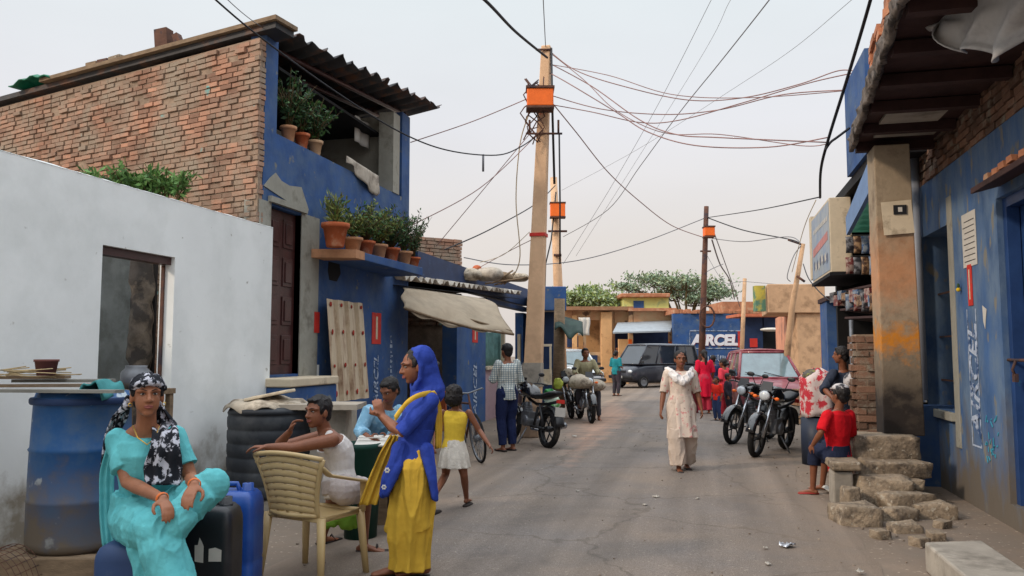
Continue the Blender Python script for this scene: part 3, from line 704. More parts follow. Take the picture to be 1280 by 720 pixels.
for k in range(5): mb.tube([c + V((R(-.5, 0), R(-.3, .3), -.05)), c + V((R(.0, .6), R(-.3, .3), R(.05, .3)))], .02, 5)
tag(obj('stick_pile', mb, m_wood), 'loose sticks lying on the shop roof beside the pole', 'sticks')
# canvas awning
m_canvas = mat('dusty_canvas', s(172, 156, 134), var=.12, scale=3, bump=.5, bscale=9, c2=s(156, 142, 122), c2s=2.5, c2t=.56, c2w=.1)
A0, A1 = at(503, 360, D=12.9), at(640, 388, D=14.2); A1b = at(640, 416, D=14.0); A0b = at(503, 388, D=12.4)
def aw(u, v):
    top = A0.lerp(at(570, 372, D=16.2), u) ; top = at(503 + 105 * u, 360 + 14 * u, D=13.1 + 2.6 * u)
    bot = at(503 + 137 * u, 387 + 29 * u, D=12.5 + 1.5 * u)
    p = top.lerp(bot, v)
    p.z -= .10 * sin(pi * u) * v + .03 * sin(u * 23 + v * 4) * v - .10 * sin(pi * v) * (.4 + .6 * u)
    return p + RGT * .03 * sin(v * 9 + u * 5)
t = thing('shop_awning', 'sagging dusty canvas awning in front of the dark shop', 'awning', gD(575, 13.6, 2.0))
mb = MB(); mb.sheet(aw, 40, 10, .012); obj('canvas', mb, m_canvas, t)
mb = MB(); mb.tube([aw(.02, 1), aw(.3, 1) + V((0, 0, .03)), aw(.65, 1) + V((0, 0, .03)), aw(1, 1)], .022, 6); mb.tube([at(505, 376, X=XF + .05), aw(1, .95)], .02, 6); obj('pole', mb, m_wood, t)

# next premises: blue box parapet, white frame stall, dark post, green rag awning
t = thing('blue_parapet_shop', 'small blue shop with boxy blue parapet right of the tall pole', 'shop', gD(690, 21))
a1 = at(676, 388, D=20); b1 = at(708, 388, D=20.0); zt_ = at(700, 357, D=20).z; zb_ = at(700, 388, D=20).z
def fbox(mb, px0, px1, py0, py1, D, depth, mi=0, zbot=None, dr=None):
    """block whose front faces the photographer's end of the street"""
    p0 = at(px0, py1, D=D); p1 = at(px1, py1, D=D); zt2 = at((px0 + px1) / 2, py0, D=D).z; zb2 = p0.z if zbot is None else zbot
    q = [V((p0.x, p0.y, zb2)), V((p1.x, p1.y, zb2)), V((p1.x, p1.y, zb2)) + (dr or FWD) * depth, V((p0.x, p0.y, zb2)) + (dr or FWD) * depth]
    return mb.hexa(q, [p + V((0, 0, zt2 - zb2)) for p in q], mi)
mb = MB(); fbox(mb, 679, 708, 358, 388, 20, 1.2); obj('parapet', mb, m_blue, t, bevel=.02)
mb = MB(); fbox(mb, 664, 694, 390, 520, 20.5, 2.5, zbot=0); obj('wall', mb, m_blue_dk, t)
mb = MB(); fbox(mb, 660, 697, 366, 389, 20.1, 2, 0); obj('roof', mb, m_tin_w, t)
mb = MB(); fbox(mb, 664, 690, 476, 481, 17.5, .5); fbox(mb, 664, 690, 430, 433, 17.5, .5)
for q in (664, 676, 687): fbox(mb, q, q + 2.6, 433.3, 475.8, 17.5, .05)
fbox(mb, 664, 690, 462, 475.6, 17.6, .3)
tag(obj('white_stall_frame', mb, m_cream), 'white wooden stall cage on legs right behind the tall pole', 'stall')
mb = MB(); mb.tube([gD(697, 18.6), gD(699, 18.6, 1.6), gD(700, 18.6, 2.75)], [.16, .14, .13], 8); mb.jitter(.03, 5)
tag(obj('timber_post', mb, m_wood), 'dark crooked timber post holding the ragged green awning', 'post')
mb = MB()
def ga(u, v):
    p = at(694 + 34 * u, 393 + 10 * u, D=20 - 2.5 * v); p.z += .1 * sin(u * 9) * v - .35 * v; return p
mb.sheet(ga, 16, 5, .02); tag(obj('ragged_awning', mb, mat('dark_green_cloth', s(38, 58, 52), var=.3, bump=.4, bscale=15)), 'small ragged dark green awning right of the blue parapet', 'awning')
# ---------- blue house on the right
XR = 2.5
yr1 = at(1147, 400, X=XR).y
hr = thing('blue_house', 'blue painted house at the right with brick upper wall and overhanging floor', 'house', (XR, yr1, 0))
wy0, wy1 = at(1190, 400, X=XR).y, at(1156, 400, X=XR).y
wz0 = at(1170, 510, X=XR).z; wz1 = at(1170, 288, X=XR).z
dy1 = at(1252, 400, X=XR).y; dy0 = dy1 - 1.15
dz0 = at(1265, 640, X=XR).z; dz1 = at(1250, 246, X=XR).z
zbl = 3.46
dz0 = max(dz0, .2)
mb = MB(); wall_x(mb, XR, XR + .3, 1.5, yr1, 0, zbl, [(wy0, wy1, wz0, wz1), (dy0, dy1, dz0, dz1)]); obj('wall', mb, m_blue_right, hr)
mb = MB(); brickwork(mb, V((XR, yr1, zbl + .005)), V((0, -1, 0)), V((-1, 0, 0)), yr1 - 1.5, 1.5, depth=.1, rough=.02, bh=.06)
obj('upper_brick_wall', mb, m_brick_dk, hr)
mb = MB(); mb.bb(XR + .03, XR + .3, 1.5, yr1, zbl, zbl + 1.6); obj('upper_wall_core', mb, m_mortar_dk, hr)
# window reveal and strip of bare plaster
mb = MB(); mb.bb(XR + .3, XR + .36, wy0 - .1, wy1 + .1, wz0, wz1); obj('window_recess', mb, m_plaster, hr)
mb = MB(); mb.bb(XR - .012, XR + .2, wy0 - .16, wy0 - .002, wz0 - .35, wz1 + .28); mb.bb(XR - .05, XR + .28, wy0 - .002, wy1 + .2, wz0 - .09, wz0 - .003); mb.bb(XR - .01, XR - .002, wy1 + .01, wy1 + .07, wz0, wz1 + .1)
obj('window_surround', mb, m_plaster, hr, bevel=.006)
mb = MB()
for k in range(3): mb.bb(XR + .15, XR + .17, wy0, wy1, wz0 + .3 + k * .5, wz0 + .32 + k * .5)
obj('window_bar', mb, m_rust, hr)
# door, recessed
m_bdoor = mat('blue_door_paint', s(36, 62, 108), rough=.45, var=.2, scale=3, bump=.15, bscale=20, c2=s(44, 74, 124), c2s=2, c2t=.55, c2w=.1, c3=s(60, 130, 160), c3s=6, c3t=.72)
mb = MB(); mb.bb(XR + .16, XR + .2, dy0, dy1, dz0, dz1)
dd = obj('door', mb, m_bdoor, hr)
mb = MB(); mb.bb(XR + .05, XR + .15, dy1 - .09, dy1 - .002, dz0, dz1 - .003); mb.bb(XR + .05, XR + .15, dy0 + .002, dy1 - .092, dz1 - .09, dz1 - .003)
mb.bb(XR + .06, XR + .155, (dy0 + dy1) / 2 - .02, (dy0 + dy1) / 2 + .02, dz0, dz1 - .1); obj('door_frame', mb, m_bdoor, hr)
zb = at(1262, 450, X=XR).z; mb = MB(); mb.tube([(XR + .03, dy1 - .02, zb), (XR + .03, dy1 - .4, zb)], .013, 8); mb.tube([(XR + .03, dy1 - .2, zb), (XR + .0, dy1 - .2, zb - .08), (XR + .02, dy1 - .2, zb - .14)], .012, 8)
mb.box((XR + .02, dy1 - .2, zb - .15), (.03, .06, .07)); obj('door_bolt', mb, m_rust, hr)
# hood over the door
mb = MB(); hz = at(1216, 240, X=XR - .22).z; yh = at(1216, 240, X=XR - .22).y
mb.hexa([V((XR - .24, yh - 2.2, hz - .02)), V((XR - .002, yh - 2.2, hz + .04)), V((XR - .002, yh, hz + .04)), V((XR - .24, yh, hz - .02))], [V((XR - .24, yh - 2.2, hz + .03)), V((XR - .002, yh - 2.2, hz + .12)), V((XR - .002, yh, hz + .12)), V((XR - .24, yh, hz + .03))])
obj('door_hood', mb, m_wood_red, hr, bevel=.006)
mb = MB()
for k in range(9):
    mb = MB(); yy = yh - .1 - .22 * k; mb.box((XR - R(.07, .16), yy, hz + .11), (R(.08, .12), R(.10, .18), .05), None, 0, random.random()); mb.jitter(.012, 9, k); obj('brick_chip', mb, m_brick_o, hr)
# plinth: bare rubble foot
for k in range(40):
    mb = MB(); yy = R(2, 6.9); zz = R(.02, .42) * (1 if yy < 6.4 else .6); mb.ell((XR - .0, yy, zz), (.035, R(.06, .14), R(.05, .1)), None, 9, 6); mb.jitter(.015, 12); obj('plinth_stone', mb, m_stone, hr)
# notice, red panel and vertical lettering
xr = XR - .003
def yz(px, py): p = at(px, py, X=xr); return p.y, p.z
y_a, z_a = yz(1202, 270); y_b, z_b = yz(1222, 330)
mb = MB(); mb.bb(xr - .004, xr, y_b, y_a, z_b, z_a); no = obj('paper_notice', mb, m_paper, hr)
mb = MB()
for k in range(8): mb.bb(xr - .006, xr - .0045, y_b + .04, y_a - R(.03, .08), z_b + .05 + k * (z_a - z_b - .08) / 8, z_b + .058 + k * (z_a - z_b - .08) / 8)
obj('notice_lines', mb, m_black, hr)
yc_ = at(1214, 380, X=xr).y
vert_ad(hr, xr, yc_, yz(1214, 543)[1], yz(1214, 392)[1], yz(1214, 382)[1], yz(1214, 330)[1] + .0, .13, -1)
mb = MB(); z0b, z1b = yz(1214, 556)[1], yz(1214, 386)[1]
for (a, b, c_, d) in ((yc_ - .13, yc_ - .115, z0b, z1b), (yc_ + .13, yc_ + .145, z0b, z1b), (yc_ - .115, yc_ + .13, z0b, z0b + .015)): mb.bb(xr - .003, xr, a, b, c_, d)
obj('lettering_border', mb, m_wpaint, hr)
mb = MB(); p = at(1231, 395, X=xr); mb.prism([p + V((0, a, b)) for a, b in ((.05, .1), (-.06, .06), (-.03, -.02), (.0, -.12), (.04, -.05))], V((-.003, 0, 0))); obj('torn_paper', mb, m_paper, hr)
mb = MB(); 
for k in range(26):
    yy, zz = yz(R(1232, 1248), R(520, 575)); a = R(0, pi); mb.box((xr - .002, yy, zz), (.003, R(.02, .07), R(.01, .02)), (XH, V((0, cos(a), sin(a))), V((0, -sin(a), cos(a)))))
obj('turquoise_scribble', mb, mat('turquoise_chalk', s(60, 150, 176), var=.2, bump=0), hr)
mb = MB(); p = at(1198, 362, X=XR - .03); mb.ell(p, .022, None, 8, 6, 0); mb.ell(p + V((0, 0, .035)), (.015, .015, .03), None, 8, 6, 1)
tag(obj('lemon_charm', mb, [mat('yellow_lemon', s(214, 180, 40), var=.1, bump=0), m_leafd]), 'tiny yellow lemon and green chillies charm hung on the window plaster', 'charm')
# overhanging floor
pF = at(1067, 188, D=9.0); pN = V((1.15, 3.6, pF.z + .18)); zf = pF.z
yF = pF.y
mb = MB()
mb.hexa([V((pN.x, pN.y, zf + .10)), V((XR, pN.y, zf + .10)), V((XR, yF, zf + .06)), V((pF.x, yF, zf + .06))], [V((pN.x, pN.y, zf + .17)), V((XR, pN.y, zf + .17)), V((XR, yF, zf + .15)), V((pF.x, yF, zf + .15))])
obj('upper_floor_slab', mb, m_wood_red, hr)
for k in range(7):
    mb = MB(); yy = yF - .06 - k * .78; xx0 = pF.x + (pN.x - pF.x) * (yF - yy) / (yF - pN.y)
    mb.bb(xx0 + .02, XR - .02, yy - .05, yy + .05, zf - .04, zf + .058); obj('floor_joist', mb, m_wood_red, hr)
mb = MB(); yy = yF - 1.25; mb.bb(1.75, 2.3, yy - .3, yy + .3, zf + .03, zf + .057); mb.bb(1.8, 2.4, yy - .32 + .8, yy + .85, zf + .03, zf + .056); obj('patched_board', mb, m_conc, hr)
mb = MB()
def edge(u, v):
    a = V((pF.x, yF, zf)).lerp(V((pN.x, pN.y, zf)), u); return a + V((-.05 - .04 * noise.noise(V((u * 30, v * 3, 1))), 0, -.02 + .17 * v + .05 * noise.noise(V((u * 22, 1, v))) + .03 * noise.noise(V((u * 70, 1, v)))))
mb.sheet(edge, 120, 5, .05); obj('floor_edge', mb, mat('mossy_grey_mortar', s(104, 94, 86), var=.35, scale=9, bump=.9, bscale=25, c2=s(60, 54, 50), c2s=7, c2t=.55), hr)
mb = MB(); brickwork(mb, V((pF.x - .06 + .02, yF - 1.4, zf + .26)), V((pN.x - pF.x, pN.y - yF, 0)), V((-1, -.08, 0)), 4.2, .5, depth=.12, rough=.03); obj('parapet_bricks', mb, m_brick_o, hr)
mb = MB(); brickwork(mb, V((1.25, 5.35, zf + .22)), XH, -YH, 1.2, .35, depth=.1); obj('bricks_on_slab', mb, m_brick_o, hr)
for k_ in range(6):
    p = at(1126 + k_ * 10, 14 - k_ * 2 + 6 * (k_ % 2), D=6.2 - .12 * k_); mb = MB(); mb.box(p, (.24, .12, .07), ((RGT + UP * R(-.1, .1)).normalized(), FWD, UP), 0, random.random()); mb.jitter(.01, 9, k_); obj('edge_brick', mb, m_brick_o, hr)
# tarpaulin
m_tarp = mat('grey_tarpaulin', s(178, 176, 174), rough=.6, var=.15, scale=3, bump=.4, bscale=8, c2=s(140, 138, 138), c2s=2.5, c2t=.56, c2w=.1)
T = [at(1148, 26, D=5.6), at(1290, -30, D=4.4), at(1285, 75, D=4.6), at(1240, 80, D=5.2)]
def tp(u, v):
    a = at(1150, 28, D=5.9).lerp(at(1330, -60, D=4.2), u); b = at(1165, 42, D=5.6).lerp(at(1330, 50, D=4.4), u)
    p = a.lerp(b, v)
    p.z += -.16 * sin(pi * min(1, u * 1.25)) ** 1 * v - .05 * sin(u * 17 + v * 5) * v
    p += V((-.06 * sin(u * 25 + v * 6) * v, 0.05 * sin(v * 11), 0)); return p
mb = MB(); mb.sheet(tp, 50, 14, .008); tag(obj('tarpaulin', mb, m_tarp), 'grey tarpaulin draped over the edge of the overhanging floor at top right', 'tarpaulin')
# pillar under the overhang
pc = at(1120, 400, D=8.75); pc.z = 0
m_pillar = mat('stained_pillar_plaster', s(158, 142, 120), rough=.9, var=.15, scale=3, bump=.8, bscale=14, c2=s(120, 104, 86), c2s=3, c2t=.56, c2w=.08, dirt=(s(44, 38, 35), 1.15), dn=.22)
pz0 = at(1120, 543, D=8.7).z
mb = MB(); hw = .20
mb.hexa([V((pc.x - hw, pc.y - .2, pz0)), V((pc.x + hw, pc.y - .2, pz0)), V((pc.x + hw, pc.y + .2, pz0)), V((pc.x - hw, pc.y + .2, pz0))], [V((pc.x - hw, pc.y - .2, zf - .045)), V((pc.x + hw - .04, pc.y - .2, zf - .045)), V((pc.x + hw - .04, pc.y + .2, zf - .045)), V((pc.x - hw, pc.y + .2, zf - .045))])
tp_ = thing('plaster_pillar', 'square plastered pillar with orange stains holding up the overhang', 'pillar', V((pc.x, pc.y, pz0)))
obj('shaft', mb, m_pillar, tp_, bevel=.012)
nt = m_pillar.node_tree; N = nt.nodes; L = nt.links; b = N['Principled BSDF']; old = b.inputs['Base Color'].links[0].from_socket
tc = N.new('ShaderNodeTexCoord'); sx = N.new('ShaderNodeSeparateXYZ'); L.new(tc.outputs['Object'], sx.inputs[0]); nn_ = N.new('ShaderNodeTexNoise'); nn_.inputs['Scale'].default_value = 4.5; nn_.inputs['Detail'].default_value = 8; nn_.inputs['Roughness'].default_value = .7; L.new(tc.outputs['Object'], nn_.inputs['Vector'])
zz_ = mth_ = None
def band(lo, mid, hi, colr, src, amt):
    """worn band of paint at a height on the pillar"""
    ad = N.new('ShaderNodeMath'); ad.operation = 'MULTIPLY_ADD'; L.new(nn_.outputs['Fac'], ad.inputs[0]); ad.inputs[1].default_value = .9; 
    sb = N.new('ShaderNodeMath'); sb.operation = 'SUBTRACT'; L.new(sx.outputs[2], sb.inputs[0]); sb.inputs[1].default_value = .45; L.new(sb.outputs[0], ad.inputs[2])
    a1 = N.new('ShaderNodeMapRange'); L.new(ad.outputs[0], a1.inputs[0]); a2 = N.new('ShaderNodeMapRange'); L.new(ad.outputs[0], a2.inputs[0])
    for i, q in enumerate((lo, mid, 0, amt)): a1.inputs[i + 1].default_value = q
    for i, q in enumerate((mid, hi, 1, 0)): a2.inputs[i + 1].default_value = q
    ml = N.new('ShaderNodeMath'); ml.operation = 'MULTIPLY'; L.new(a1.outputs[0], ml.inputs[0]); L.new(a2.outputs[0], ml.inputs[1])
    mx = N.new('ShaderNodeMix'); mx.data_type = 'RGBA'; L.new(ml.outputs[0], mx.inputs[0]); L.new(src, mx.inputs[6]); mx.inputs[7].default_value = (*colr, 1); return mx.outputs[2]
old = band(1.25, 1.7, 2.35, s(196, 140, 100), old, .8)
old = band(.82, 1.02, 1.25, s(196, 124, 36), old, 1.0)
L.new(old, b.inputs['Base Color'])
p = at(1122, 272, D=8.53); mb = MB(); mb.box(p, (.3, .012, .36), (V((1, 0, .06)), YH, V((-.06, 0, 1)))); obj('poster', mb, m_cream, tp_)
p2 = at(1125, 262, D=8.51); mb = MB(); mb.box(p2, (.13, .01, .1)); mb.box(p2 + V((0, -.006, .0)), (.04, .01, .05), None, 1); obj('poster_picture', mb, [m_black, m_paper], tp_)
# downpipe
p = at(1146, 300, X=XR - .07); mb = MB(); mb.tube([(p.x, p.y, at(1146, 498, X=XR - .07).z), (p.x, p.y, zf + .05)], .055, 14)
tag(obj('downpipe', mb, mat('grey_pvc', s(140, 146, 158), rough=.45, var=.1, bump=.05)), 'grey plastic drainpipe between the pillar and the blue wall', 'pipe')
# brick pier behind pillar
p = at(1084, 480, D=9.5); z1q = at(1084, 416, D=9.5).z
mb = MB(); brickwork(mb, V((p.x - .13, p.y - .1, .02)), XH, -YH, .27, z1q, depth=.3, rough=.02); brickwork(mb, V((p.x - .15, p.y + .2, .02)), -YH, -XH, .28, z1q, depth=.12, rough=.02)
t = thing('brick_pier', 'short brick pier standing behind the plastered pillar', 'pillar', V((p.x, p.y, 0))); obj('bricks', mb, m_brick_dk, t)
mb = MB(); mb.bb(p.x - .12, p.x + .12, p.y - .09, p.y + .22, 0, z1q - .02); obj('mortar_core', mb, m_mortar, t)
# ---------- stones and steps
def stone(mb, c, sz, yaw=0, seed=0, squareness=1.0):
    """broken rock: hull of a jittered block with chipped corners and rough faces"""
    rnd_ = random.Random(int(seed * 1000) + 5); bm = bmesh.new(); k = squareness
    for x in (-.5, .5):
        for y in (-.5, .5):
            for z in (-.5, .5):
                for q in range(3 if k < .9 else 2):
                    ax_ = rnd_.randrange(3); p = [x, y, z]; cut = (.08 + .30 * (1 - k)) * rnd_.uniform(.4, 1.3)
                    for i in range(3):
                        if i != ax_ or rnd_.random() < .3: p[i] *= 1 - cut * 1.3
                    bm.verts.new(p)
    r = bmesh.ops.convex_hull(bm, input=bm.verts[:]); dead = [e for e in r['geom_interior'] if isinstance(e, bmesh.types.BMVert)]; bmesh.ops.delete(bm, geom=dead, context='VERTS')
    bmesh.ops.triangulate(bm, faces=bm.faces[:])
    for q in range(3): bmesh.ops.subdivide_edges(bm, edges=[e for e in bm.edges if e.calc_length() > .12], cuts=1); bmesh.ops.triangulate(bm, faces=bm.faces[:])
    sv = V((seed, seed * 3, 1))
    for v in bm.verts:
        q = V((v.co.x * sz[0], v.co.y * sz[1], v.co.z * sz[2])) * 7; n = noise.noise_vector(q + sv) * .035 + noise.noise_vector(q * 2.6 + sv) * .018
        v.co += n
    M_ = Matrix.Rotation(yaw, 4, 'Z'); bm.verts.index_update(); vs = [V(c) + (M_ @ V((v.co.x * sz[0], v.co.y * sz[1], v.co.z * sz[2]))) for v in bm.verts]
    mb.add(vs, [[v.index for v in f.verts] for f in bm.faces], 0, None, True); bm.free(); return mb
# px0,px1,py0,py1,D,depth,squareness,yaw,label
ST = [(1077, 1154, 545, 577, 8.3, .5, .9, 0, 'grey dressed slab directly under the plastered pillar'),
      (1084, 1166, 578, 600, 8.05, .4, .7, .12, 'flat brown slab second from the top of the step pile'),
      (1080, 1152, 600, 636, 7.75, .4, .35, -.1, 'large rounded boulder in the middle of the step pile'),
      (1112, 1172, 620, 640, 7.45, .3, .5, .3, 'flat tan stone resting on the right of the step pile'),
      (1056, 1106, 634, 692, 7.0, .36, .8, .12, 'cube shaped stone block at the left foot of the steps'),
      (1106, 1150, 638, 674, 7.2, .3, .3, .5, 'wedge shaped stone beside the cube block'),
      (1153, 1198, 632, 664, 7.3, .3, .25, 0, 'round brown boulder against the blue wall'),
      (1122, 1155, 657, 702, 6.75, .18, .6, .15, 'upright pale stone in front of the pile'),
      (1100, 1122, 680, 700, 6.7, .18, .4, .2, 'small stone beside the cube block foot'),
      (1060, 1078, 612, 634, 7.6, .2, .4, .2, 'small rock at the left edge of the pile above the cube block'),
      (1078, 1100, 575, 600, 8.2, .2, .3, .3, 'fist sized stone wedged at the left of the second slab')]
for (x0, x1, y0_, y1_, D, dp, sq, yaw_, lb) in ST:
    a = at(x0, y1_, D=D); b = at(x1, y0_, D=D); c = (a + b) / 2 + FWD * dp / 2
    wdt = (b - a).dot(RGT); hgt = b.z - a.z
    mb = stone(MB(), c, (wdt * (1.02 if sq > .6 else 1.1), dp, hgt * (1.0 if sq > .6 else 1.15)), YAW * .4 + yaw_, R(0, 40), sq)
    tag(obj('stone', mb, m_stone), lb, 'stone', 'stones piled as steps')
# rubble core under the pile, keeps the stones resting on something
mb = MB()
for k in range(46):
    u = random.random(); px = R(1085, 1138); D = 7.1 + 1.7 * u; hmax = .02 + .5 * max(0, (D - 7.0) / 1.8)
    stone(mb, gD(px, D + .25, R(0, hmax)), (R(.1, .2), R(.1, .2), R(.08, .14)), R(0, 3), R(0, 50), .5)
tag(obj('rubble', mb, m_stone), 'loose rubble filling the gaps under the stone steps', 'rubble', kind='stuff')
for k, (px, D, lb) in enumerate(((1168, 7.0, 'pebble by the round boulder'), (1092, 6.6, 'pebble in front of the cube block'), (1160, 6.55, 'flat chip before the upright pale stone'), (1140, 6.35, 'small chip lying near the concrete bench end'))):
    tag(obj('stone', stone(MB(), gD(px, D, .03), (.14, .12, .08), R(0, 3), k * 9, .5), m_stone), lb, 'stone', 'stones piled as steps')
# low ledge wall by the boy : bench of slabs
t = thing('stone_bench', 'small concrete bench block where the boy in red sits', 'bench', gD(1052, 8.3))
mb = MB(); fbox(mb, 1042, 1068, 590, 630, 7.9, .3, zbot=0, dr=YH); obj('side_block', mb, m_conc, t, bevel=.02)
mb = MB(); fbox(mb, 1040, 1078, 578, 589, 7.86, .55, dr=YH); obj('seat', mb, m_stone, t, bevel=.02)
mb = MB(); fbox(mb, 1070, 1080, 590, 620, 8.25, .15, zbot=0, dr=YH); obj('side_block', mb, m_conc, t, bevel=.02)
# long concrete slab at the bottom right
mb = MB(); a = grd(1155, 668, .25); b = grd(1240, 735, .25)
q = [V((a.x, a.y, 0)), V((a.x + .02, a.y - 1.9, 0)), V((a.x + .42, a.y - 1.9, 0)), V((a.x + .4, a.y + .15, 0))]
mb.prism(q, V((0, 0, .2))); t = tag(obj('concrete_slab', mb, m_conc, bevel=.015), 'long grey concrete slab lying along the foot of the blue wall', 'slab')
mb = MB(); mb.hexa([V((XR - .35, 3.0, .0)), V((XR - .01, 3.0, 0)), V((XR - .01, 5.9, 0)), V((XR - .2, 6.0, 0))], [V((XR - .3, 3.0, .3)), V((XR - .01, 3.0, .36)), V((XR - .01, 5.9, .34)), V((XR - .15, 6.0, .25))]); mb.jitter(.03, 3)
tag(obj('door_step', mb, m_conc_w), 'broken mortar step below the blue door', 'step')
# solid near-black block paints the shade of the cavity under the window
mb = MB(); p = at(1150, 560, D=9.0); mb.bb(2.25, 2.49, yr1 - .35, yr1 + .4, 0, at(1150, 500, D=9.3).z - .04); tag(obj('cavity_shade_block', mb, m_dark), 'near-black block painted as the shaded cavity behind the pillar foot', 'block')

# ---------- shops further along on the right
XR2 = 1.95
t = thing('signboard_shop', 'dark cluttered shop with blue upper storey behind the plastered pillar', 'shop', (XR2, 12, 0))
ya_ = 9.9; yb_ = 11.9
mb = MB(); mb.bb(XR2, 4.5, ya_ + .5, yb_, 3.95, 5.25); obj('upper_storey', mb, m_blue, t)
print('tower top', at(1057, 120, X=XR2), at(1080, 120, X=XR2))
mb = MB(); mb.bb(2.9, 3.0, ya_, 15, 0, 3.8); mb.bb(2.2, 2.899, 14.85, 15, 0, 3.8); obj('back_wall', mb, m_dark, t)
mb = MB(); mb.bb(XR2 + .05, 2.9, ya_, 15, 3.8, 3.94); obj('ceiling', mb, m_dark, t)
# sloped light blue parapet and green ribbed underside
GA, GB, GC, GD_ = at(1083, 226, D=10.7), at(1112, 224, D=9.9), at(1112, 290, D=10.5), at(1058, 291, D=11.4)
def gs(u, v):
    p = GA.lerp(GB, u).lerp(GD_.lerp(GC, u), v); return p - FWD * (.02 * cos(2 * pi * v * 9))
mb = MB(); mb.sheet(gs, 3, 72, .012); obj('green_awning', mb, m_tin_g, t)
mb = MB(); xg = 1.86; a_, b__ = at(1086, 200, X=xg), at(1057, 272, X=xg); a2_, b2_ = at(1088, 236, X=xg), at(1058, 294, X=xg)
mb.prism([a_, b__, b2_, a2_], V((.05, 0, 0))); obj('awning_fascia', mb, mat('pale_blue_paint', s(112, 138, 176), var=.15, scale=3, bump=.3, c2=s(84, 110, 150), c2s=3, c2t=.6), t)
mb = MB(); mb.bb(2.1, 2.9, 9.95, 10.1, 0, .9); obj('low_wall', mb, m_blue, t)
# goods hanging in the shop
m_pack = [mat('packet_%s' % n_, c_, rough=.4, var=.3, scale=20, bump=.2, c2=c2_, c2s=14, c2t=.5, c2w=.05) for n_, c_, c2_ in (('silver', s(120, 120, 124), s(50, 50, 55)), ('maroon', s(110, 50, 50), s(160, 140, 130)), ('blue', s(60, 90, 130), s(140, 150, 160)), ('tan', s(150, 120, 90), s(70, 50, 40)))]
k = 0
for row, (py, n_) in enumerate(((306, 5), (332, 5), (378, 5))):
    t2 = thing('packet_strip', ['uppermost string of silver and dark packets under the green awning', 'second string of packets below the green awning', 'lowest row of packets just over the shop shelf'][row], 'packets', at(1085, py, D=10.6), 'strings of packets hanging in the right hand shop')
    mb = MB(); mb.tube([at(1062, py - 12, D=11.6), at(1106, py - 12, D=9.9)], .004, 4); obj('string', mb, m_black, t2)
    for j in range(n_):
        px = 1064 + 40 * j / (n_ - 1); D = 11.5 - 1.5 * j / (n_ - 1); p = at(px, py, D=D)
        mb = MB(); mb.sheet(lambda u, v: p + RGT * (u - .5) * .15 + V((0, 0, (v - .5) * .24)) - FWD * (.03 * sin(pi * u) * sin(pi * v)), 6, 6, .02); obj('packet', mb, m_pack[(j * 3 + row) % 4], t2); 
# shelf / counter
t2 = thing('shop_counter', 'slanted wooden goods shelf hanging off the front of the right hand shop', 'shelf', at(1070, 390, D=11.5))
mb = MB()
for j in range(4):
    a = at(1038 + j * 6, 366 + j * 10, D=13 - j * .5); b = at(1104, 352 + j * 14, D=10)
    mb.sheet(lambda u, v: a.lerp(b, u) + RGT * v * .45 + V((0, 0, -.05 * v)), 4, 2, .03, smooth=False)
obj('board', mb, m_wood_red, t2)
mb = MB()
for j in range(12):
    p = at(1046 + j * 5, 372 + 4 * sin(j * 2), D=12.4 - j * .2); mb.box(p, (.16, .16, R(.1, .2)), (RGT, FWD, ZH), j % 4)
obj('goods', mb, m_pack, t2)
mb = MB(); mb.tube([at(1064, 400, D=11), gD(1064, 11)], .03, 6); mb.tube([at(1100, 408, D=10), gD(1100, 10)], .03, 6); obj('leg', mb, m_steel, t2)
# signboard box
xs = 1.77; yn = at(1036, 246, X=xs).y; yf_ = at(1014, 272, X=xs).y
zt1, zb1 = at(1036, 247, X=xs).z, at(1036, 342, X=xs).z
t2 = thing('signboard', 'boxy shop signboard with faded picture jutting over the street', 'sign', (xs, yn, zb1))
mb = MB(); mb.bb(xs, xs + .3, yn, yf_, zb1, zt1); obj('box', mb, m_cream, t2, bevel=.01)
m_face = mat('faded_sign_print', s(146, 156, 164), rough=.4, var=.12, scale=3, bump=0, c2=s(120, 140, 165), c2s=2.5, c2t=.52, c2w=.08)
mb = MB(); mb.bb(xs - .006, xs - .001, yn + .04, yf_ - .04, zb1 + .04, zt1 - .04); obj('face', mb, m_face, t2)
mb = MB()
hh = zt1 - zb1
mb.prism([V((xs - .008, yn + .2, zb1 + hh * .46)), V((xs - .008, yf_ - .2, zb1 + hh * .38)), V((xs - .008, yf_ - .2, zb1 + hh * .50)), V((xs - .008, yn + .2, zb1 + hh * .58))], V((-.002, 0, 0)), 0)
for j in range(9): mb.box((xs - .0095, yn + .3 + j * .18, zb1 + hh * .22 + R(-.05, .05)), (.002, .14, .12), (XH, V((0, 1, -.3)).normalized(), V((0, .3, 1)).normalized()), 1 + j % 2)
for j in range(10): mb.box((xs - .0095, yn + .25 + j * .16, zb1 + hh * .75), (.002, .11, .07), None, 2)
obj('sign_print', mb, [mat('faded_pink_print', s(184, 128, 124), bump=0), mat('sign_dark', s(104, 110, 128), bump=0), m_paper], t2)
mb = MB(); mb.bb(xs - .02, xs + .6, yn - .02, yf_ + .02, zb1 - .05, zb1 - .002); obj('underside_plate', mb, m_dark, t2)  # near-black plate along the dark bottom face of the sign box
mb = MB(); mb.bb(xs + .02, xs + .28, yf_ + .25, yf_ + .5, zb1 + .1, zt1 + .1); mb.bb(xs + .1, xs + .2, yf_ + .001, yf_ + .249, zb1 + .4, zb1 + .5); obj('end_post', mb, m_cream, t2)
mb = MB(); mb.bb(xs + .3, XR2 + .4, yn + .3, yn + .36, zt1 - .3, zt1 - .24); mb.bb(xs + .3, XR2 + .4, yf_ - .36, yf_ - .3, zb1 + .3, zb1 + .36); obj('bracket', mb, m_rust, t2)
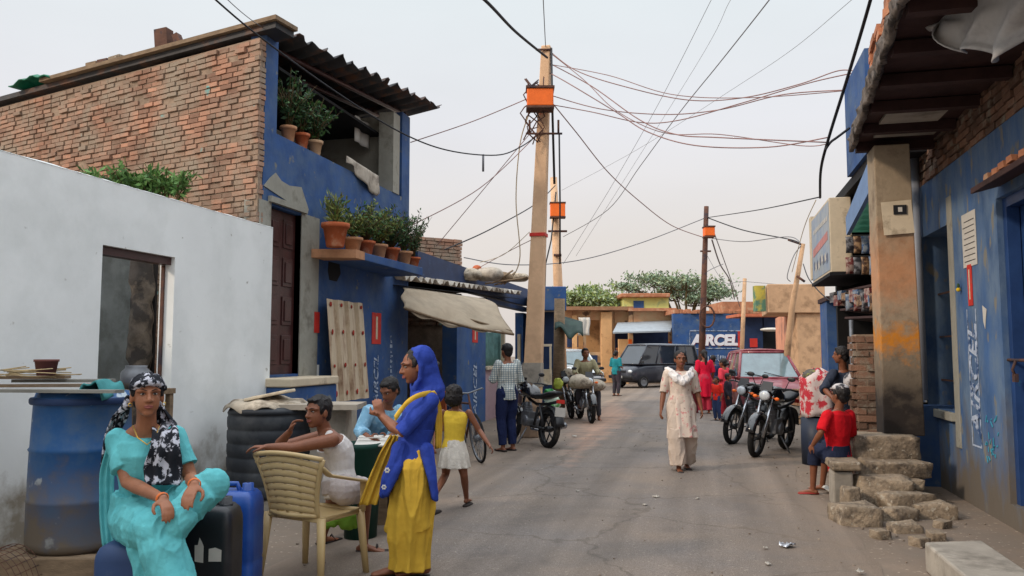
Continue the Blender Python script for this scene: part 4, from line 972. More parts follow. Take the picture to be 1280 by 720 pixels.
# blue wall next to the seated man and further blue shop strip
t = thing('blue_side_shop', 'small plain blue shop wall left of the signboard shop', 'shop', gD(1045, 15))
mb = MB(); fbox(mb, 1036, 1072, 376, 470, 14.9, .9, zbot=0, dr=YH); obj('wall', mb, m_blue, t)
mb = MB(); fbox(mb, 1033, 1074, 370, 375.5, 14.7, 1.2, dr=YH); obj('roof', mb, m_wood_red, t)
# beige tank building
t = thing('beige_house', 'beige plastered house with a projecting concrete balcony box', 'house', gD(1000, 22))
mb = MB(); fbox(mb, 960, 1032, 355, 391, 21.5, 2.5, dr=YH); obj('balcony_box', mb, m_conc_w, t, bevel=.02)
mb = MB(); fbox(mb, 998, 1028, 391.3, 480, 21.6, .7, zbot=0); obj('column', mb, m_conc_w, t, bevel=.02)
mb = MB(); fbox(mb, 986, 1034, 391.3, 500, 23.5, 4, zbot=0, dr=YH); obj('wall', mb, mat('salmon_plaster', s(214, 150, 120), var=.15, bump=.3, c2=s(170, 120, 100), c2s=2, c2t=.58), t)
mb = MB(); fbox(mb, 989, 999, 405, 420, 23.45, .04); obj('orange_patch', mb, m_orange, t)
mb = MB(); fbox(mb, 945, 957.6, 357, 389, 21.7, .25); obj('sign_end', mb, mat('yellow_green_sign', s(190, 176, 80), var=.25, scale=3, bump=0, c2=s(90, 130, 110), c2s=2, c2t=.5), t)

# ---------- far end of the street
def part(fnlist, name, m, t, bevel=0):
    mb = MB()
    for a in fnlist: fbox(mb, *a)
    return obj(name, mb, m, t, bevel=bevel)
m_tan = mat('blotchy_tan_plaster', s(208, 180, 142), var=.2, scale=1.2, bump=.5, bscale=8, c2=s(194, 150, 116), c2s=1.2, c2t=.52, c2w=.08, c3=s(120, 96, 80), c3s=2.2, c3t=.64)  # tan base colour with browner patches and dark flecks
m_ocol = mat('orange_plaster', s(218, 172, 122), var=.15, scale=1.5, bump=.3, bscale=8, c2=s(184, 140, 98), c2s=1.5, c2t=.58)
m_yel = mat('yellow_green_plaster', s(212, 210, 130), var=.1, scale=2, bump=.2, c2=s(180, 190, 130), c2s=2, c2t=.58)
def base_wall(t, name, px0, px1, py, D, depth, m, holes=()):
    """front wall with real openings; holes = (px0,px1,py0,py1)"""
    mb = MB(); xs_ = sorted({px0, px1, *[h[0] for h in holes], *[h[1] for h in holes]})
    for a, b in zip(xs_[:-1], xs_[1:]):
        hs = sorted([h for h in holes if h[0] <= a and h[1] >= b], key=lambda h: h[2]); top = py
        for h in hs:
            if h[2] > top: fbox(mb, a, b, top, h[2], D, depth)
            top = h[3]
        if top is not None and top < 470: fbox(mb, a, b, top, 480, D, depth, zbot=0)
    return obj(name, mb, m, t)
t = thing('tan_house', 'weathered tan house with orange columns at the end of the street', 'house', gD(745, 40))
base_wall(t, 'wall', 700, 786, 388, 40, .3, m_tan, [(716, 730, 404, 470), (733, 751, 400, 440), (768, 786, 404, 476)])
part([(696, 790, 387, 470, 43, 3, 0, 0)], 'rear_wall', m_ocol, t)
part([(752, 766, 390, 480, 39.5, .45, 0, 0)], 'column', m_ocol, t, .02); part([(716, 722, 394, 480, 39.6, .3, 0, 0)], 'column', m_ocol, t, .02)
part([(698, 792, 383, 387.6, 39.2, 4)], 'roof', mat('brown_roof_edge', s(150, 112, 84), var=.2, bump=.4), t)
part([(709, 723, 420, 434, 39.9, .1)], 'window', m_blue_dk, t); part([(737, 747, 444, 456, 39.9, .1)], 'window', m_blue_dk, t)
mb = MB(); brickwork(mb, gD(770, 39.6, at(770, 475, D=39.6).z), RGT, -FWD, .7, 1.6, rough=.02); obj('brick_base', mb, m_brick_o, t)
p = at(730, 408, D=36); mb = MB(); mb.sheet(lambda u, v: p + RGT * ((u - .5) * .5 + .03 * sin(v * 6)) + V((0, 0, .4 - v * .8)) + FWD * .04 * sin(u * 12), 10, 6, .02)
tag(obj('hanging_cloth', mb, m_paper), 'pale cloth hanging from the ragged awning before the tan house', 'cloth')
t = thing('awning_shop', 'tan walled shop with a blue grey sheet awning behind the dark van', 'shop', gD(800, 39.5))
base_wall(t, 'wall', 787, 845, 389, 39.5, .4, m_tan, [(792, 838, 412, 452)])
part([(770, 842, 410, 480, 41.5, .3, 0, 0)], 'back_wall', m_blue_dk, t)
part([(786, 846, 385, 388.6, 39, 3)], 'roof', m_brick_o, t)
mb = MB(); a = at(766, 417, D=37.2); b = at(838, 415, D=37.2); c_ = at(843, 402, D=39.4); d_ = at(772, 405, D=39.4)
mb.hexa([a, b, c_, d_], [p + V((0, 0, .07)) for p in (a, b, c_, d_)]); obj('awning', mb, mat('grey_blue_sheet', s(150, 158, 164), var=.12, bump=.2), t)
part([(774, 786, 424, 480, 38.2, .3, 0, 0)], 'pillar', m_ocol, t); part([(786, 790, 424, 432, 39.3, .1)], 'orange_sign', m_orange, t); part([(836, 843, 427, 436, 39.3, .1)], 'orange_sign', m_orange, t)
t = thing('yellow_upper_house', 'small yellow green upper room with a blue window above the far roofs', 'house', at(805, 385, D=48))
mb = MB(); fbox(mb, 780, 836, 372, 392, 48, 3); obj('wall', mb, m_yel, t)
mb = MB(); fbox(mb, 776, 838, 366.5, 371.5, 47.6, 4); obj('roof', mb, m_brick_o, t, bevel=.05)
mb = MB(); fbox(mb, 792, 805, 376, 388, 47.95, .1); obj('window', mb, m_blue, t)
t = thing('red_distant_house', 'reddish low house and orange box top behind the second pole', 'house', at(722, 370, D=52))
mb = MB(); fbox(mb, 712, 728, 366, 400, 52, 3); obj('wall', mb, m_brick_o, t)
# blue advert wall
t = thing('blue_advert_shop', 'long blue shop wall carrying the big white AIRCEL lettering', 'shop', gD(885, 37))
base_wall(t, 'wall', 843, 928, 392, 37, .4, m_blue)
mb = MB(); px = 843
while px < 950: w_ = R(3, 8); fbox(mb, px, px + w_ - .4, 386 + R(0, 4), 391.7, 36.9 + R(-.1, .1), 3); px += w_
obj('roof_edge', mb, m_brick_o, t)
mb = MB(); fbox(mb, 862, 926, 413, 414, 36.97, .02); fbox(mb, 862, 926, 435, 436, 36.97, .02); fbox(mb, 862, 863, 414.05, 434.95, 36.97, .02); fbox(mb, 925, 926, 414.05, 434.95, 36.97, .02); obj('sign_border', mb, m_wpaint, t)
m_bigw = mat('white_sign_lettering', s(226, 226, 232), var=.08, bump=0)
m_redp = mat('red_lettering_shade', s(190, 60, 70), var=.1, bump=0)
o = at(865, 431, D=36.96); text_mesh('lettering', 'AIRCEL', .66, o, RGT, UP, m_bigw, t, .01, .035, .12); o2 = at(865.6, 431.6, D=36.98); text_mesh('lettering_shadow', 'AIRCEL', .66, o2, RGT, UP, m_redp, t, .004, .035, .12)
for k in range(26):
    mb = MB(); px = 846 + k * 3.0; fbox(mb, px, px + R(1, 2), 443 + R(0, 2), 451 + R(-2, 2), 36.97, .01); obj('painted_stroke', mb, m_wpaint, t)
part([(923, 929, 414, 434, 36.9, .05)], 'red_panel', m_red, t)
t = thing('dark_blue_shop', 'darker blue shop with an orange edged roof right of the lettering wall', 'shop', gD(955, 33))
base_wall(t, 'wall', 930, 984, 396, 33, .4, m_blue_dk, [(955, 975, 412, 446)])
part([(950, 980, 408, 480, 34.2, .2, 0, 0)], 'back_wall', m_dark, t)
part([(924, 980, 392, 395.6, 32.2, 2)], 'roof', mat('orange_roof_edge', s(190, 110, 80), var=.2, bump=.3), t)
part([(938, 947, 423, 434, 32.9, .06)], 'red_panel', m_red, t)
mb = MB(); a = at(953, 413, D=31.5); mb.ell(at(964, 412, D=32), (.45, .3, .08), (RGT, FWD, ZH)); obj('white_tray', mb, m_paper, t)
# buildings filling the gap beyond
t = thing('brick_terrace', 'low orange brick terrace showing over the blue roofs', 'house', gD(930, 45))
mb = MB(); fbox(mb, 905, 960, 377, 480, 44, 3, zbot=0); obj('wall', mb, m_brick_o, t)
# ---------- trees
def tree(name, label, base, h, trunk_r, crown, leafm, dens, group, ls=.22, flat=.4, limbs=9):
    t = thing(name, label, 'tree', base, group)
    tm = MB(); top = V(base) + V((0, 0, h)); fork = V(base) + V((0, 0, h * .45))
    tm.tube([base, V(base) + V((.1, 0, h * .25)), fork], [trunk_r, trunk_r * .8, trunk_r * .6], 8)
    lm = MB(); ends = []
    for (c, r) in crown:
        c = V(c); mid = fork.lerp(c, .5) + V((0, 0, .15 * (c - fork).length)) 
        tm.tube([fork, mid, c], [trunk_r * .4, trunk_r * .25, trunk_r * .1], 6)
        for q in range(limbs):
            d = rv(); d = V((d.x * r, d.y * r, abs(d.z) * r * flat)); e_ = c + d; tm.tube([mid.lerp(c, R(.5, 1)), (mid + e_) / 2 + V((0, 0, .1)), e_], [trunk_r * .12, trunk_r * .08, .012], 4)
            ends.append((e_, r))
            for z_ in range(3): ends.append((e_.lerp(c, R(.1, .8)) + rv() * r * .12, r))
    for (e_, r) in ends:
        k = int(dens)
        cl_ = r * R(.14, .3)
        for i in range(k):
            d = V((random.gauss(0, 1), random.gauss(0, 1), random.gauss(0, .4))) * cl_
            leaf(lm, e_ + d, rv(), rv(), ls * R(.5, 1.2), ls * .22, random.choice((0, 0, 1, 2)))
    obj('trunk', tm, m_stem, t); obj('crown', lm, leafm, t); return t
GT = 'trees beyond the far roofs'
hz = [mat('hazy_leaf', s(132, 150, 122), rough=.7, var=.3, scale=2, bump=0), mat('hazy_leaf_light', s(158, 172, 136), rough=.7, var=.3, scale=2, bump=0), mat('hazy_leaf_dark', s(104, 126, 104), rough=.7, var=.3, scale=2, bump=0)]  # distance haze put into the leaf colours as paler greens
D = 54
cr = [(at(px, py, D=D + dd), r) for px, py, r, dd in ((792, 360, 1.3, 0), (812, 350, 1.5, 1), (835, 356, 1.9, 0), (858, 352, 1.7, -1), (880, 360, 1.9, 1), (896, 368, 1.2, 0), (845, 368, 1.4, 1), (870, 374, 1.4, 0))]
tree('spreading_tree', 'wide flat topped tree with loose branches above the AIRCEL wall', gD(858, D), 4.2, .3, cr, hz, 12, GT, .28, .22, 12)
D = 50
cr = [(at(px, py, D=D), r) for px, py, r in ((716, 380, 1.0), (735, 377, 1.2), (752, 376, 1.2), (768, 381, .9), (742, 384, 1.1))]
hy = [mat('bright_hazy_leaf', s(142, 160, 96), rough=.7, var=.3, scale=2, bump=0), hz[1], hz[0]]  # same haze-paled colours, yellower green
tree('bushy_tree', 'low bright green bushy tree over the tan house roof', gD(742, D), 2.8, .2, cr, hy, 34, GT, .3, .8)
# ---------- poles
def box_on(t, px, py, D, w_, h_, m=m_orange):
    p = at(px, py, D=D - .3); mb = MB(); mb.box(p, (w_, .3, h_), (RGT, FWD, ZH)); b = obj('junction_box', mb, m, t, bevel=.02)
    mb = MB(); mb.box(p + V((0, 0, h_ / 2 + .02)), (w_ * 1.08, .34, .04), (RGT, FWD, ZH)); mb.box(p - V((0, 0, h_ / 2 + .02)), (w_ * 1.05, .33, .04), (RGT, FWD, ZH)); c2 = obj('box_rim', mb, m_rust, t)
DP = 14.3
t = thing('utility_pole', 'tall concrete utility pole with orange box behind the man in the checked shirt', 'pole', gD(664, DP))
b0, b1 = gD(663, DP), at(683, 58, D=DP)
mb = MB(); mb.hexa([b0 + V((-.17, -.13, 0)), b0 + V((.17, -.13, 0)), b0 + V((.17, .13, 0)), b0 + V((-.17, .13, 0))], [b1 + V((-.085, -.08, 0)), b1 + V((.085, -.08, 0)), b1 + V((.085, .08, 0)), b1 + V((-.085, .08, 0))])
m_pole = mat('warm_pole_concrete', s(216, 178, 142), var=.1, scale=3, bump=.3, bscale=20, c2=s(194, 158, 126), c2s=2, c2t=.55, c2w=.1, dirt=(s(150, 128, 108), 1.2))
obj('shaft', mb, m_pole, t, bevel=.02)
mb = MB(); c_ = b0.lerp(b1, .155); mb.box(c_ , (.33, .26, .42)); obj('grime_band', mb, m_conc, t)
box_on(t, 675, 124, DP, .47, .32)
mb = MB(); c_ = at(673, 294, D=DP - .16); c_.z = at(673, 294, D=DP).z; mb.box(b0.lerp(b1, (c_.z) / b1.z), (.29, .25, .06)); obj('red_tape', mb, m_red, t)
mb = MB()
for py, w_ in ((167, .66), (62, .3)):
    q = at(680, py, D=DP - .1); mb.tube([q - RGT * w_ / 2, q + RGT * w_ / 2], .02, 6)
for px in (662, 698): mb.tube([at(px, 167, D=DP - .1), at(px, 150, D=DP - .1)], .02, 6)
obj('crossarm', mb, m_rust, t)
mb = MB()
for k in range(7):
    a0 = R(658, 672); pts = [at(a0 + 10 * sin(j * 1.3 + k), 100 + j * 11 + R(-4, 4), D=DP - .25) for j in range(8)]; mb.tube(pts, .012, 5)
obj('wire_tangle', mb, m_rust, t)
mb = MB(); mb.tube([at(689, 60, D=DP - .1), at(690, 120, D=DP - .1), at(693, 230, D=DP)], .022, 6); mb.tube([at(699, 167, D=DP), at(700, 250, D=DP + .1), at(700, 330, D=DP + .1)], .016, 6); obj('riser_cable', mb, m_black, t)
t = thing('utility_pole', 'second concrete pole with orange box showing right of the tall one', 'pole', gD(700, 27))
b0, b1 = gD(703, 27), at(692, 222, D=27)
mb = MB(); mb.tube([b0, b1], [.2, .12], 8); obj('shaft', mb, m_pole, t); box_on(t, 697, 263, 27, .5, .45); 
mb = MB(); q = at(697, 289, D=26.8); mb.tube([q - RGT * .32, q + RGT * .32], .04, 6); obj('crossarm', mb, m_rust, t); mb = MB(); q = at(697, 319, D=26.8); mb.tube([q - RGT * .13, q + RGT * .13], .05, 6); obj('clamp', mb, m_rust, t); mb = MB(); mb.tube([at(695, 240, D=26.8), at(689, 300, D=26.6), at(682, 330, D=26.6), at(681, 365, D=26.6)], .025, 5); obj('riser_cable', mb, m_black, t)
t = thing('steel_pole', 'thin dark steel pole with a small orange box beside the AIRCEL wall', 'pole', gD(875, 24))
b0, b1 = gD(874, 24), at(883, 258, D=24)
mb = MB(); mb.tube([b0, b1], [.11, .07], 8); obj('shaft', mb, m_rust, t); box_on(t, 886, 290, 24, .3, .26)
mb = MB(); q = at(882, 314, D=24); mb.tube([q - RGT * .16, q + RGT * .16], .03, 6); obj('crossarm', mb, m_rust, t); c_ = at(884, 396, D=23.8); mb = MB()
mb.tube([c_ + RGT * .22 * cos(a * .5) + UP * .32 * sin(a * .5) for a in range(14)], .03, 5); obj('wire_coil', mb, m_rust, t)
t = thing('bamboo_pole', 'thin pale bamboo pole rising beyond the maroon car roof', 'pole', gD(928, 30)); mb = MB(); mb.tube([gD(924, 30), at(931, 348, D=30)], [.09, .07], 6); obj('shaft', mb, m_conc_w, t)
t = thing('leaning_pole', 'leaning weathered pole left of the beige column', 'pole', gD(974, 19)); mb = MB(); mb.tube([gD(974, 19), at(990, 385, D=18.8), at(1004, 305, D=18.5)], [.085, .07, .05], 8); mb.jitter(.02, 3); obj('shaft', mb, m_conc_w, t)
mb = MB(); mb.tube([at(996, 345, D=18.5), at(1006, 352, D=18.4)], .03, 5); mb.tube([at(1003, 306, D=18.5), at(985, 300, D=18.5)], .02, 5); obj('peg', mb, m_rust, t)
# ---------- overhead wires
def crom(P, n=8):
    out = []; Q = [P[0]] + P + [P[-1]]
    for i in range(1, len(Q) - 2):
        for k in range(n):
            t_ = k / n; a, b, c, d = Q[i - 1], Q[i], Q[i + 1], Q[i + 2]
            out.append(.5 * ((2 * b) + (c - a) * t_ + (2 * a - 5 * b + 4 * c - d) * t_ ** 2 + (3 * b - a - 3 * c + d) * t_ ** 3))
    out.append(P[-1]); return out
m_wred = mat('faded_red_wire', s(150, 118, 114), bump=0); m_wblk = mat('black_wire', s(44, 44, 48), bump=0); m_wgry = mat('grey_wire', s(120, 120, 124), bump=0); m_wcrm = mat('cream_wire', s(200, 184, 156), bump=0)
G1 = 'wires strung over the street'
def wire(label, pts, D0, D1, r, m):
    n = len(pts) - 1; P = [at(px, py, D=D0 + (D1 - D0) * i / n) for i, (px, py) in enumerate(pts)]
    mb = MB(); mb.tube(crom(P), r * .8, 5); return tag(obj('overhead_wire', mb, m), label, 'wire', G1)
wire('thick black cable coming from the top centre edge to the tall pole top', [(520, -70), (604, -2), (645, 40), (684, 72)], 7, DP - .15, .028, m_wblk)
wire('thin grey wire dropping straight down onto the tall pole top', [(676, -60), (679, 0), (682, 60)], 10, DP, .010, m_wgry)
wire('long black cable passing across the brick house roof corner to the tall pole', [(230, -40), (270, 0), (330, 50), (420, 115), (500, 165), (560, 188), (620, 194), (650, 184), (673, 168)], 6.5, DP, .013, m_wblk)
wire('thin grey wire beside the long black cable at top left', [(235, -50), (285, 0), (313, 24), (340, 42)], 6.8, 9.4, .006, m_wgry)
wire('brown wire from the blue house roof to the orange box', [(513, 178), (590, 152), (660, 123)], 13.4, DP, .011, m_wred)
wire('upper reddish wire sloping from the tall pole down to the blue house ledge', [(668, 172), (600, 235), (514, 282)], DP, 12.5, .010, m_wred)
wire('steep brown wire from the tall pole down to the shop roof', [(664, 165), (610, 230), (545, 308)], DP, 15, .009, m_wred)
wire('black cable rising from the shop roof past the tall pole to the second pole', [(556, 312), (610, 288), (668, 256), (694, 232)], 17, 26.6, .020, m_wblk)
wire('cream cable hanging loosely left of the tall pole', [(662, 140), (650, 180), (645, 250), (650, 320), (640, 348)], DP, 15.5, .014, m_wcrm)
wire('faint wire sloping left below the tall pole tape', [(664, 300), (640, 312), (600, 334)], DP, 17, .009, m_wred)
wire('thin brown wire from the red tape down to the roof bundle', [(662, 290), (630, 318), (600, 328)], DP, 17, .008, m_wcrm)
wire('low sagging wire from the shop roofs to the steel pole', [(580, 322), (640, 331), (720, 326), (800, 304), (880, 273)], 18, 24, .016, m_wgry)
wire('dark wire swooping down from the tall pole to the steel pole box', [(685, 122), (720, 165), (760, 215), (800, 252), (840, 282), (880, 297)], DP, 24, .015, m_wred)
wire('wire from the steel pole box to the leaning pole', [(890, 298), (930, 302), (985, 296), (1002, 305)], 24, 18.5, .015, m_wgry)
wire('black wire from the steel pole top to the leaning pole', [(884, 272), (930, 288), (990, 300), (1003, 308)], 24, 18.5, .02, m_wblk)
wire('wire from the steel pole top to the signboard corner', [(884, 272), (950, 262), (1026, 246)], 24, 12.6, .014, m_wblk)
wire('lowest reddish wire of the bundle crossing to the right', [(685, 90), (712, 105), (770, 140), (810, 165), (870, 182), (960, 184), (1034, 172)], DP, 11, .012, m_wred)
wire('middle reddish wire of the bundle crossing to the right', [(685, 78), (740, 108), (800, 150), (845, 168), (900, 172), (1034, 178)], DP, 11, .012, m_wred)
wire('reddish wire arching high to the brick stub at right', [(685, 62), (720, 88), (780, 108), (860, 125), (930, 122), (1000, 105), (1050, 88), (1080, 92)], DP, 11, .011, m_wred)
wire('second reddish wire rising to the brick stub at right', [(685, 130), (740, 140), (800, 153), (850, 150), (930, 128), (1010, 104), (1072, 90)], DP, 11, .011, m_wred)
wire('reddish wire running nearly level to the blue tower', [(685, 118), (750, 136), (830, 143), (900, 137), (980, 118), (1068, 112)], DP, 11, .011, m_wred)
wire('thin reddish wire with a knot crossing under the bundle', [(685, 64), (730, 100), (770, 138), (830, 166), (900, 168), (1000, 182), (1034, 180)], DP, 11, .009, m_wred)
wire('pale wire across the top of the bundle', [(685, 80), (760, 94), (840, 118), (940, 122), (1072, 112)], DP, 11, .009, m_wred)
wire('thick black cable from the top right edge down to the signboard', [(1096, -40), (1088, 0), (1060, 95), (1036, 172), (1026, 212), (1025, 247)], 7.5, 12.4, .026, m_wblk)
wire('frayed cable tail knotted at the right hand wire junction', [(1031, 188), (1038, 178), (1046, 172), (1062, 160)], 10.6, 10.6, .022, m_wblk)
wire('long straight grey wire slanting from the top right to the tall pole foot', [(990, -40), (960, 2), (900, 78), (850, 140), (800, 208), (760, 262), (704, 296)], 9, 26, .013, m_wgry)
wire('faint grey wire left of the long straight one', [(905, -30), (888, 2), (850, 78), (812, 150), (760, 240), (704, 330)], 14, 22, .007, m_wgry)
wire('faint grey wire just left of the long straight one', [(935, -30), (912, 2), (870, 82), (720, 320)], 14, 28, .007, m_wgry)
wire('faint thin wire from the top right toward the bundle', [(1100, -30), (1062, 2), (990, 62), (918, 110), (800, 185), (702, 238)], 9, 27, .006, m_wgry)
wire('slack black loop beside the leaning pole', [(1003, 305), (992, 320), (984, 345), (988, 352)], 18.5, 18.5, .014, m_wgry)
wire('thin pale wire from the signboard to the leaning pole', [(1020, 250), (1005, 285), (990, 340)], 13, 18.5, .010, m_wcrm)
wire('black cable hanging from the signboard shop behind the leaning pole', [(1004, 330), (1012, 350), (1035, 374), (1060, 380)], 18, 12, .014, m_wblk)
wire('grey stay wire running from the steel pole box down to the right', [(893, 292), (905, 325), (918, 362), (925, 384)], 24, 36, .02, m_wgry)
wire('twisted guy wires below the steel pole box', [(890, 300), (900, 330), (912, 350), (918, 374)], 24, 35, .03, m_wgry)
wire('short wire between the steel pole and its stay', [(880, 342), (890, 336), (904, 330)], 24, 27, .015, m_wgry)
wire('thin wire over the tree to the bamboo pole', [(882, 316), (905, 352), (931, 352), (1000, 358)], 24, 22, .009, m_wgry)
mb = MB(); a = at(604, 193, D=13.6); mb.tube([a, a - V((0, 0, .3))], .02, 5); tag(obj('wire_tag', mb, m_wgry), 'short rod dangling from the long black cable left of the tall pole', 'rod')
# ---------------------------------------------------------------- people
m_skin = mat('brown_skin', s(148, 96, 68), rough=.5, var=.14, scale=14, bump=.15, bscale=90, spec=.35)
m_skin2 = mat('deep_brown_skin', s(124, 77, 54), rough=.5, var=.14, scale=14, bump=.15, bscale=90, spec=.35)
m_hair = mat('black_hair', s(26, 22, 22), rough=.6, var=.3, scale=30, bump=.5, bscale=120, spec=.35, stretch=(1, 1, .3))
m_eye = mat('eye_white', s(172, 162, 152), rough=.3, var=.02, bump=0); m_iris = mat('dark_iris', s(30, 20, 18), rough=.2, var=.05, bump=0)
m_brow = mat('soft_brow', s(52, 38, 32), bump=0)
m_lip = mat('lips_brown_pink', s(140, 78, 72), rough=.5, var=.05, bump=0)
m_sandal = mat('dark_sandal', s(44, 36, 34), rough=.7, var=.2, bump=.1)
def cloth(name, c, **k):
    d = dict(rough=.88, var=.14, scale=7, bump=.45, bscale=13, spec=.12, dist=.025); d.update(k); return mat(name, c, **d)
STD = dict(pel=(0, 0, .88), waist=(0, 0, 1.01), che=(0, .005, 1.18), nk=(0, -.015, 1.335), hd=(0, .015, 1.485), rsh=(.165, -.01, 1.295), lsh=(-.165, -.01, 1.295),
           rel=(.215, -.03, 1.035), lel=(-.215, -.03, 1.035), rwr=(.215, .06, .815), lwr=(-.215, .06, .815), rhip=(.085, 0, .855), lhip=(-.085, 0, .855),
           rkn=(.09, .03, .47), lkn=(-.09, .03, .47), ran=(.09, -.02, .075), lan=(-.09, -.02, .075))
class Fig:
    def __init__(self, name_label, base, J, k=1.0, look=None, voxel=.011, group=None, skin=None, fwd=None, fem=True, hands=None, feet=None, cat='person', detail=False, headscale=1.0):
        self.root = thing('person', name_label, cat, base, group); self.J = {a: V(b) for a, b in J.items()}; self.k = k; self.vox = voxel; self.fem = fem
        self.skin = skin or m_skin; self.look = (look or fwd).normalized(); self.fwd = V(fwd).normalized(); self.hs = headscale * k
        self.detail = detail
        self.build(hands or {}, feet or {})
    def sides(self):
        J = self.J; a = (J['rhip'] - J['lhip']); b = (J['rsh'] - J['lsh']); return a.normalized(), b.normalized()
    def chain(self, inf=0.0, bot=.05, top=True, neck=True):
        J, k = self.J, self.k; sa, sb = self.sides(); sh = (J['rsh'] + J['lsh']) / 2; f = self.fem
        up0 = (J['waist'] - J['pel']).normalized()
        L_ = [(J['pel'] - up0 * bot * k, .140 if f else .135, .105, sa), (J['pel'] + up0 * .03 * k, .155 if f else .145, .115, sa), (J['waist'], .125 if f else .13, .095, sa.lerp(sb, .4)),
              (J['che'].lerp(J['waist'], .35), .135 if f else .142, .108, sa.lerp(sb, .7)), (J['che'] + (sh - J['che']) * .15, .15 if f else .16, .115, sb), (sh.lerp(J['che'], .3), .16, .10, sb), (sh + (J['nk'] - sh) * .1, .15, .075, sb)]
        if neck: L_ += [(J['nk'].lerp(sh, .25), .085, .062, sb), (J['nk'], .056, .052, sb)]
        return [(p, (a + inf) * k if a > .1 else (a + inf * .3) * k, (b + inf) * k if a > .1 else (b + inf * .3) * k, sd) for p, a, b, sd in L_]
    def loft(self, mb, L_, seg=20, fold=None, caps=True):
        rs = []; n = len(L_)
        for i, (p, a, b, sd) in enumerate(L_):
            t_ = (L_[min(i + 1, n - 1)][0] - L_[max(0, i - 1)][0]).normalized(); u = (sd - t_ * sd.dot(t_)).normalized(); w_ = t_.cross(u); r = []
            for q in range(seg):
                an = 2 * pi * q / seg; f = 1 + (fold(i / (n - 1), an) if fold else 0); r.append(p + u * cos(an) * a * f + w_ * sin(an) * b * f)
            rs.append(r)
        mb.rings(rs, caps)
    def arm(self, mb, sd, inf=0.0, frac=1.0, endinf=None, lo=0.0):
        J, k = self.J, self.k; a, e, w_ = J[sd + 'sh'], J[sd + 'el'], J[sd + 'wr']; ei = inf if endinf is None else endinf
        full = [(a, .05), (a.lerp(e, .5), .044), (e, .037), (e.lerp(w_, .3), .038), (e.lerp(w_, .7), .030), (w_, .024)]
        ts = [0, .25, .5, .65, .85, 1.0]; pts, rd = [], []
        for (p, r), t_ in zip(full, ts):
            if t_ <= frac + 1e-6: pts.append(p); rd.append((r + inf + (ei - inf) * t_ / frac) * k)
            else:
                i = len(pts); t0 = ts[i - 1]; u = (frac - t0) / (t_ - t0)
                if u > .05: pts.append(full[i - 1][0].lerp(p, u)); rd.append((full[i - 1][1] + (r - full[i - 1][1]) * u + ei) * k)
                break
        mb.cap_tube(pts, rd, 12) if inf == 0 else mb.tube([pts[0] + (pts[0] - pts[1]).normalized() * .03 * k] + pts, [rd[0] * .7] + rd, 14)
        mb.ell(a, (.05 + inf) * k, None, 12, 8)
    def leg(self, mb, sd, inf=0.0, frac=1.0, endinf=None):
        J, k = self.J, self.k; a, e, w_ = J[sd + 'hip'], J[sd + 'kn'], J[sd + 'an']; ei = inf if endinf is None else endinf
        full = [(a, .088), (a.lerp(e, .5), .076), (e, .053), (e.lerp(w_, .3), .053), (e.lerp(w_, .7), .040), (w_, .033)]
        ts = [0, .25, .5, .65, .85, 1.0]; pts, rd = [], []
        for (p, r), t_ in zip(full, ts):
            if t_ <= frac + 1e-6: pts.append(p); rd.append((r + inf + (ei - inf) * t_ / frac) * k)
            else:
                i = len(pts); t0 = ts[i - 1]; u = (frac - t0) / (t_ - t0)
                if u > .05: pts.append(full[i - 1][0].lerp(p, u)); rd.append((full[i - 1][1] + (r - full[i - 1][1]) * u + ei) * k)
                break
        mb.tube(pts, rd, 16); mb.ell(a, (.088 + inf) * k, None, 12, 8); 
        if frac > .6: mb.ell(e, (.054 + inf + (ei - inf) * .5) * k, None, 12, 8)
    def hand(self, mb, sd, d=None, n=None, curl=.5, thumb=1):
        J, k = self.J, self.k * .88; w_ = J[sd + 'wr']
        if d is None: d = (w_ - J[sd + 'el'])
        d = V(d).normalized()
        if n is None: n = (self.J['pel'] - w_); n.z = 0
        n = V(n); n = (n - d * n.dot(d)).normalized(); s_ = d.cross(n)
        if sd == 'r': s_ = -s_
        s_ = s_ * thumb
        c = w_ + d * .05 * k
        mb.cap_tube([w_ - d * .01 * k, c, w_ + d * .085 * k], [(.026 * k, .018 * k), (.038 * k, .016 * k), (.038 * k, .013 * k)], 12, side=s_)
        for i, (o, l) in enumerate(((.030, .066), (.010, .076), (-.010, .070), (-.029, .054))):
            p = w_ + d * .088 * k + s_ * o * k; dd = (d + s_ * o * 1.2).normalized(); pts = [p - d * .02 * k, p]; c_ = curl * (1 + .12 * i)
            for j, fr in enumerate((.45, .3, .25)):
                dd = (dd * cos(c_ * .8) + n * sin(c_ * .8)).normalized(); nn = (n - dd * n.dot(dd)); n2 = nn.normalized() if nn.length > 1e-3 else -d
                p = p + dd * l * fr * k * 1.05; pts.append(p)
                # rotate normal with the finger
                n = n
            mb.cap_tube(pts, [.0095 * k, .0095 * k, .009 * k, .008 * k, .007 * k], 8)
        p = w_ + d * .02 * k + s_ * .028 * k; q = p + (d * .6 + s_ * .75 + n * .2).normalized() * .045 * k
        mb.cap_tube([p, q, q + (d * .85 + s_ * .25 + n * .35).normalized() * .03 * k, q + (d * .9 + n * .45).normalized() * .05 * k], [.014 * k, .012 * k, .0105 * k, .009 * k], 8)
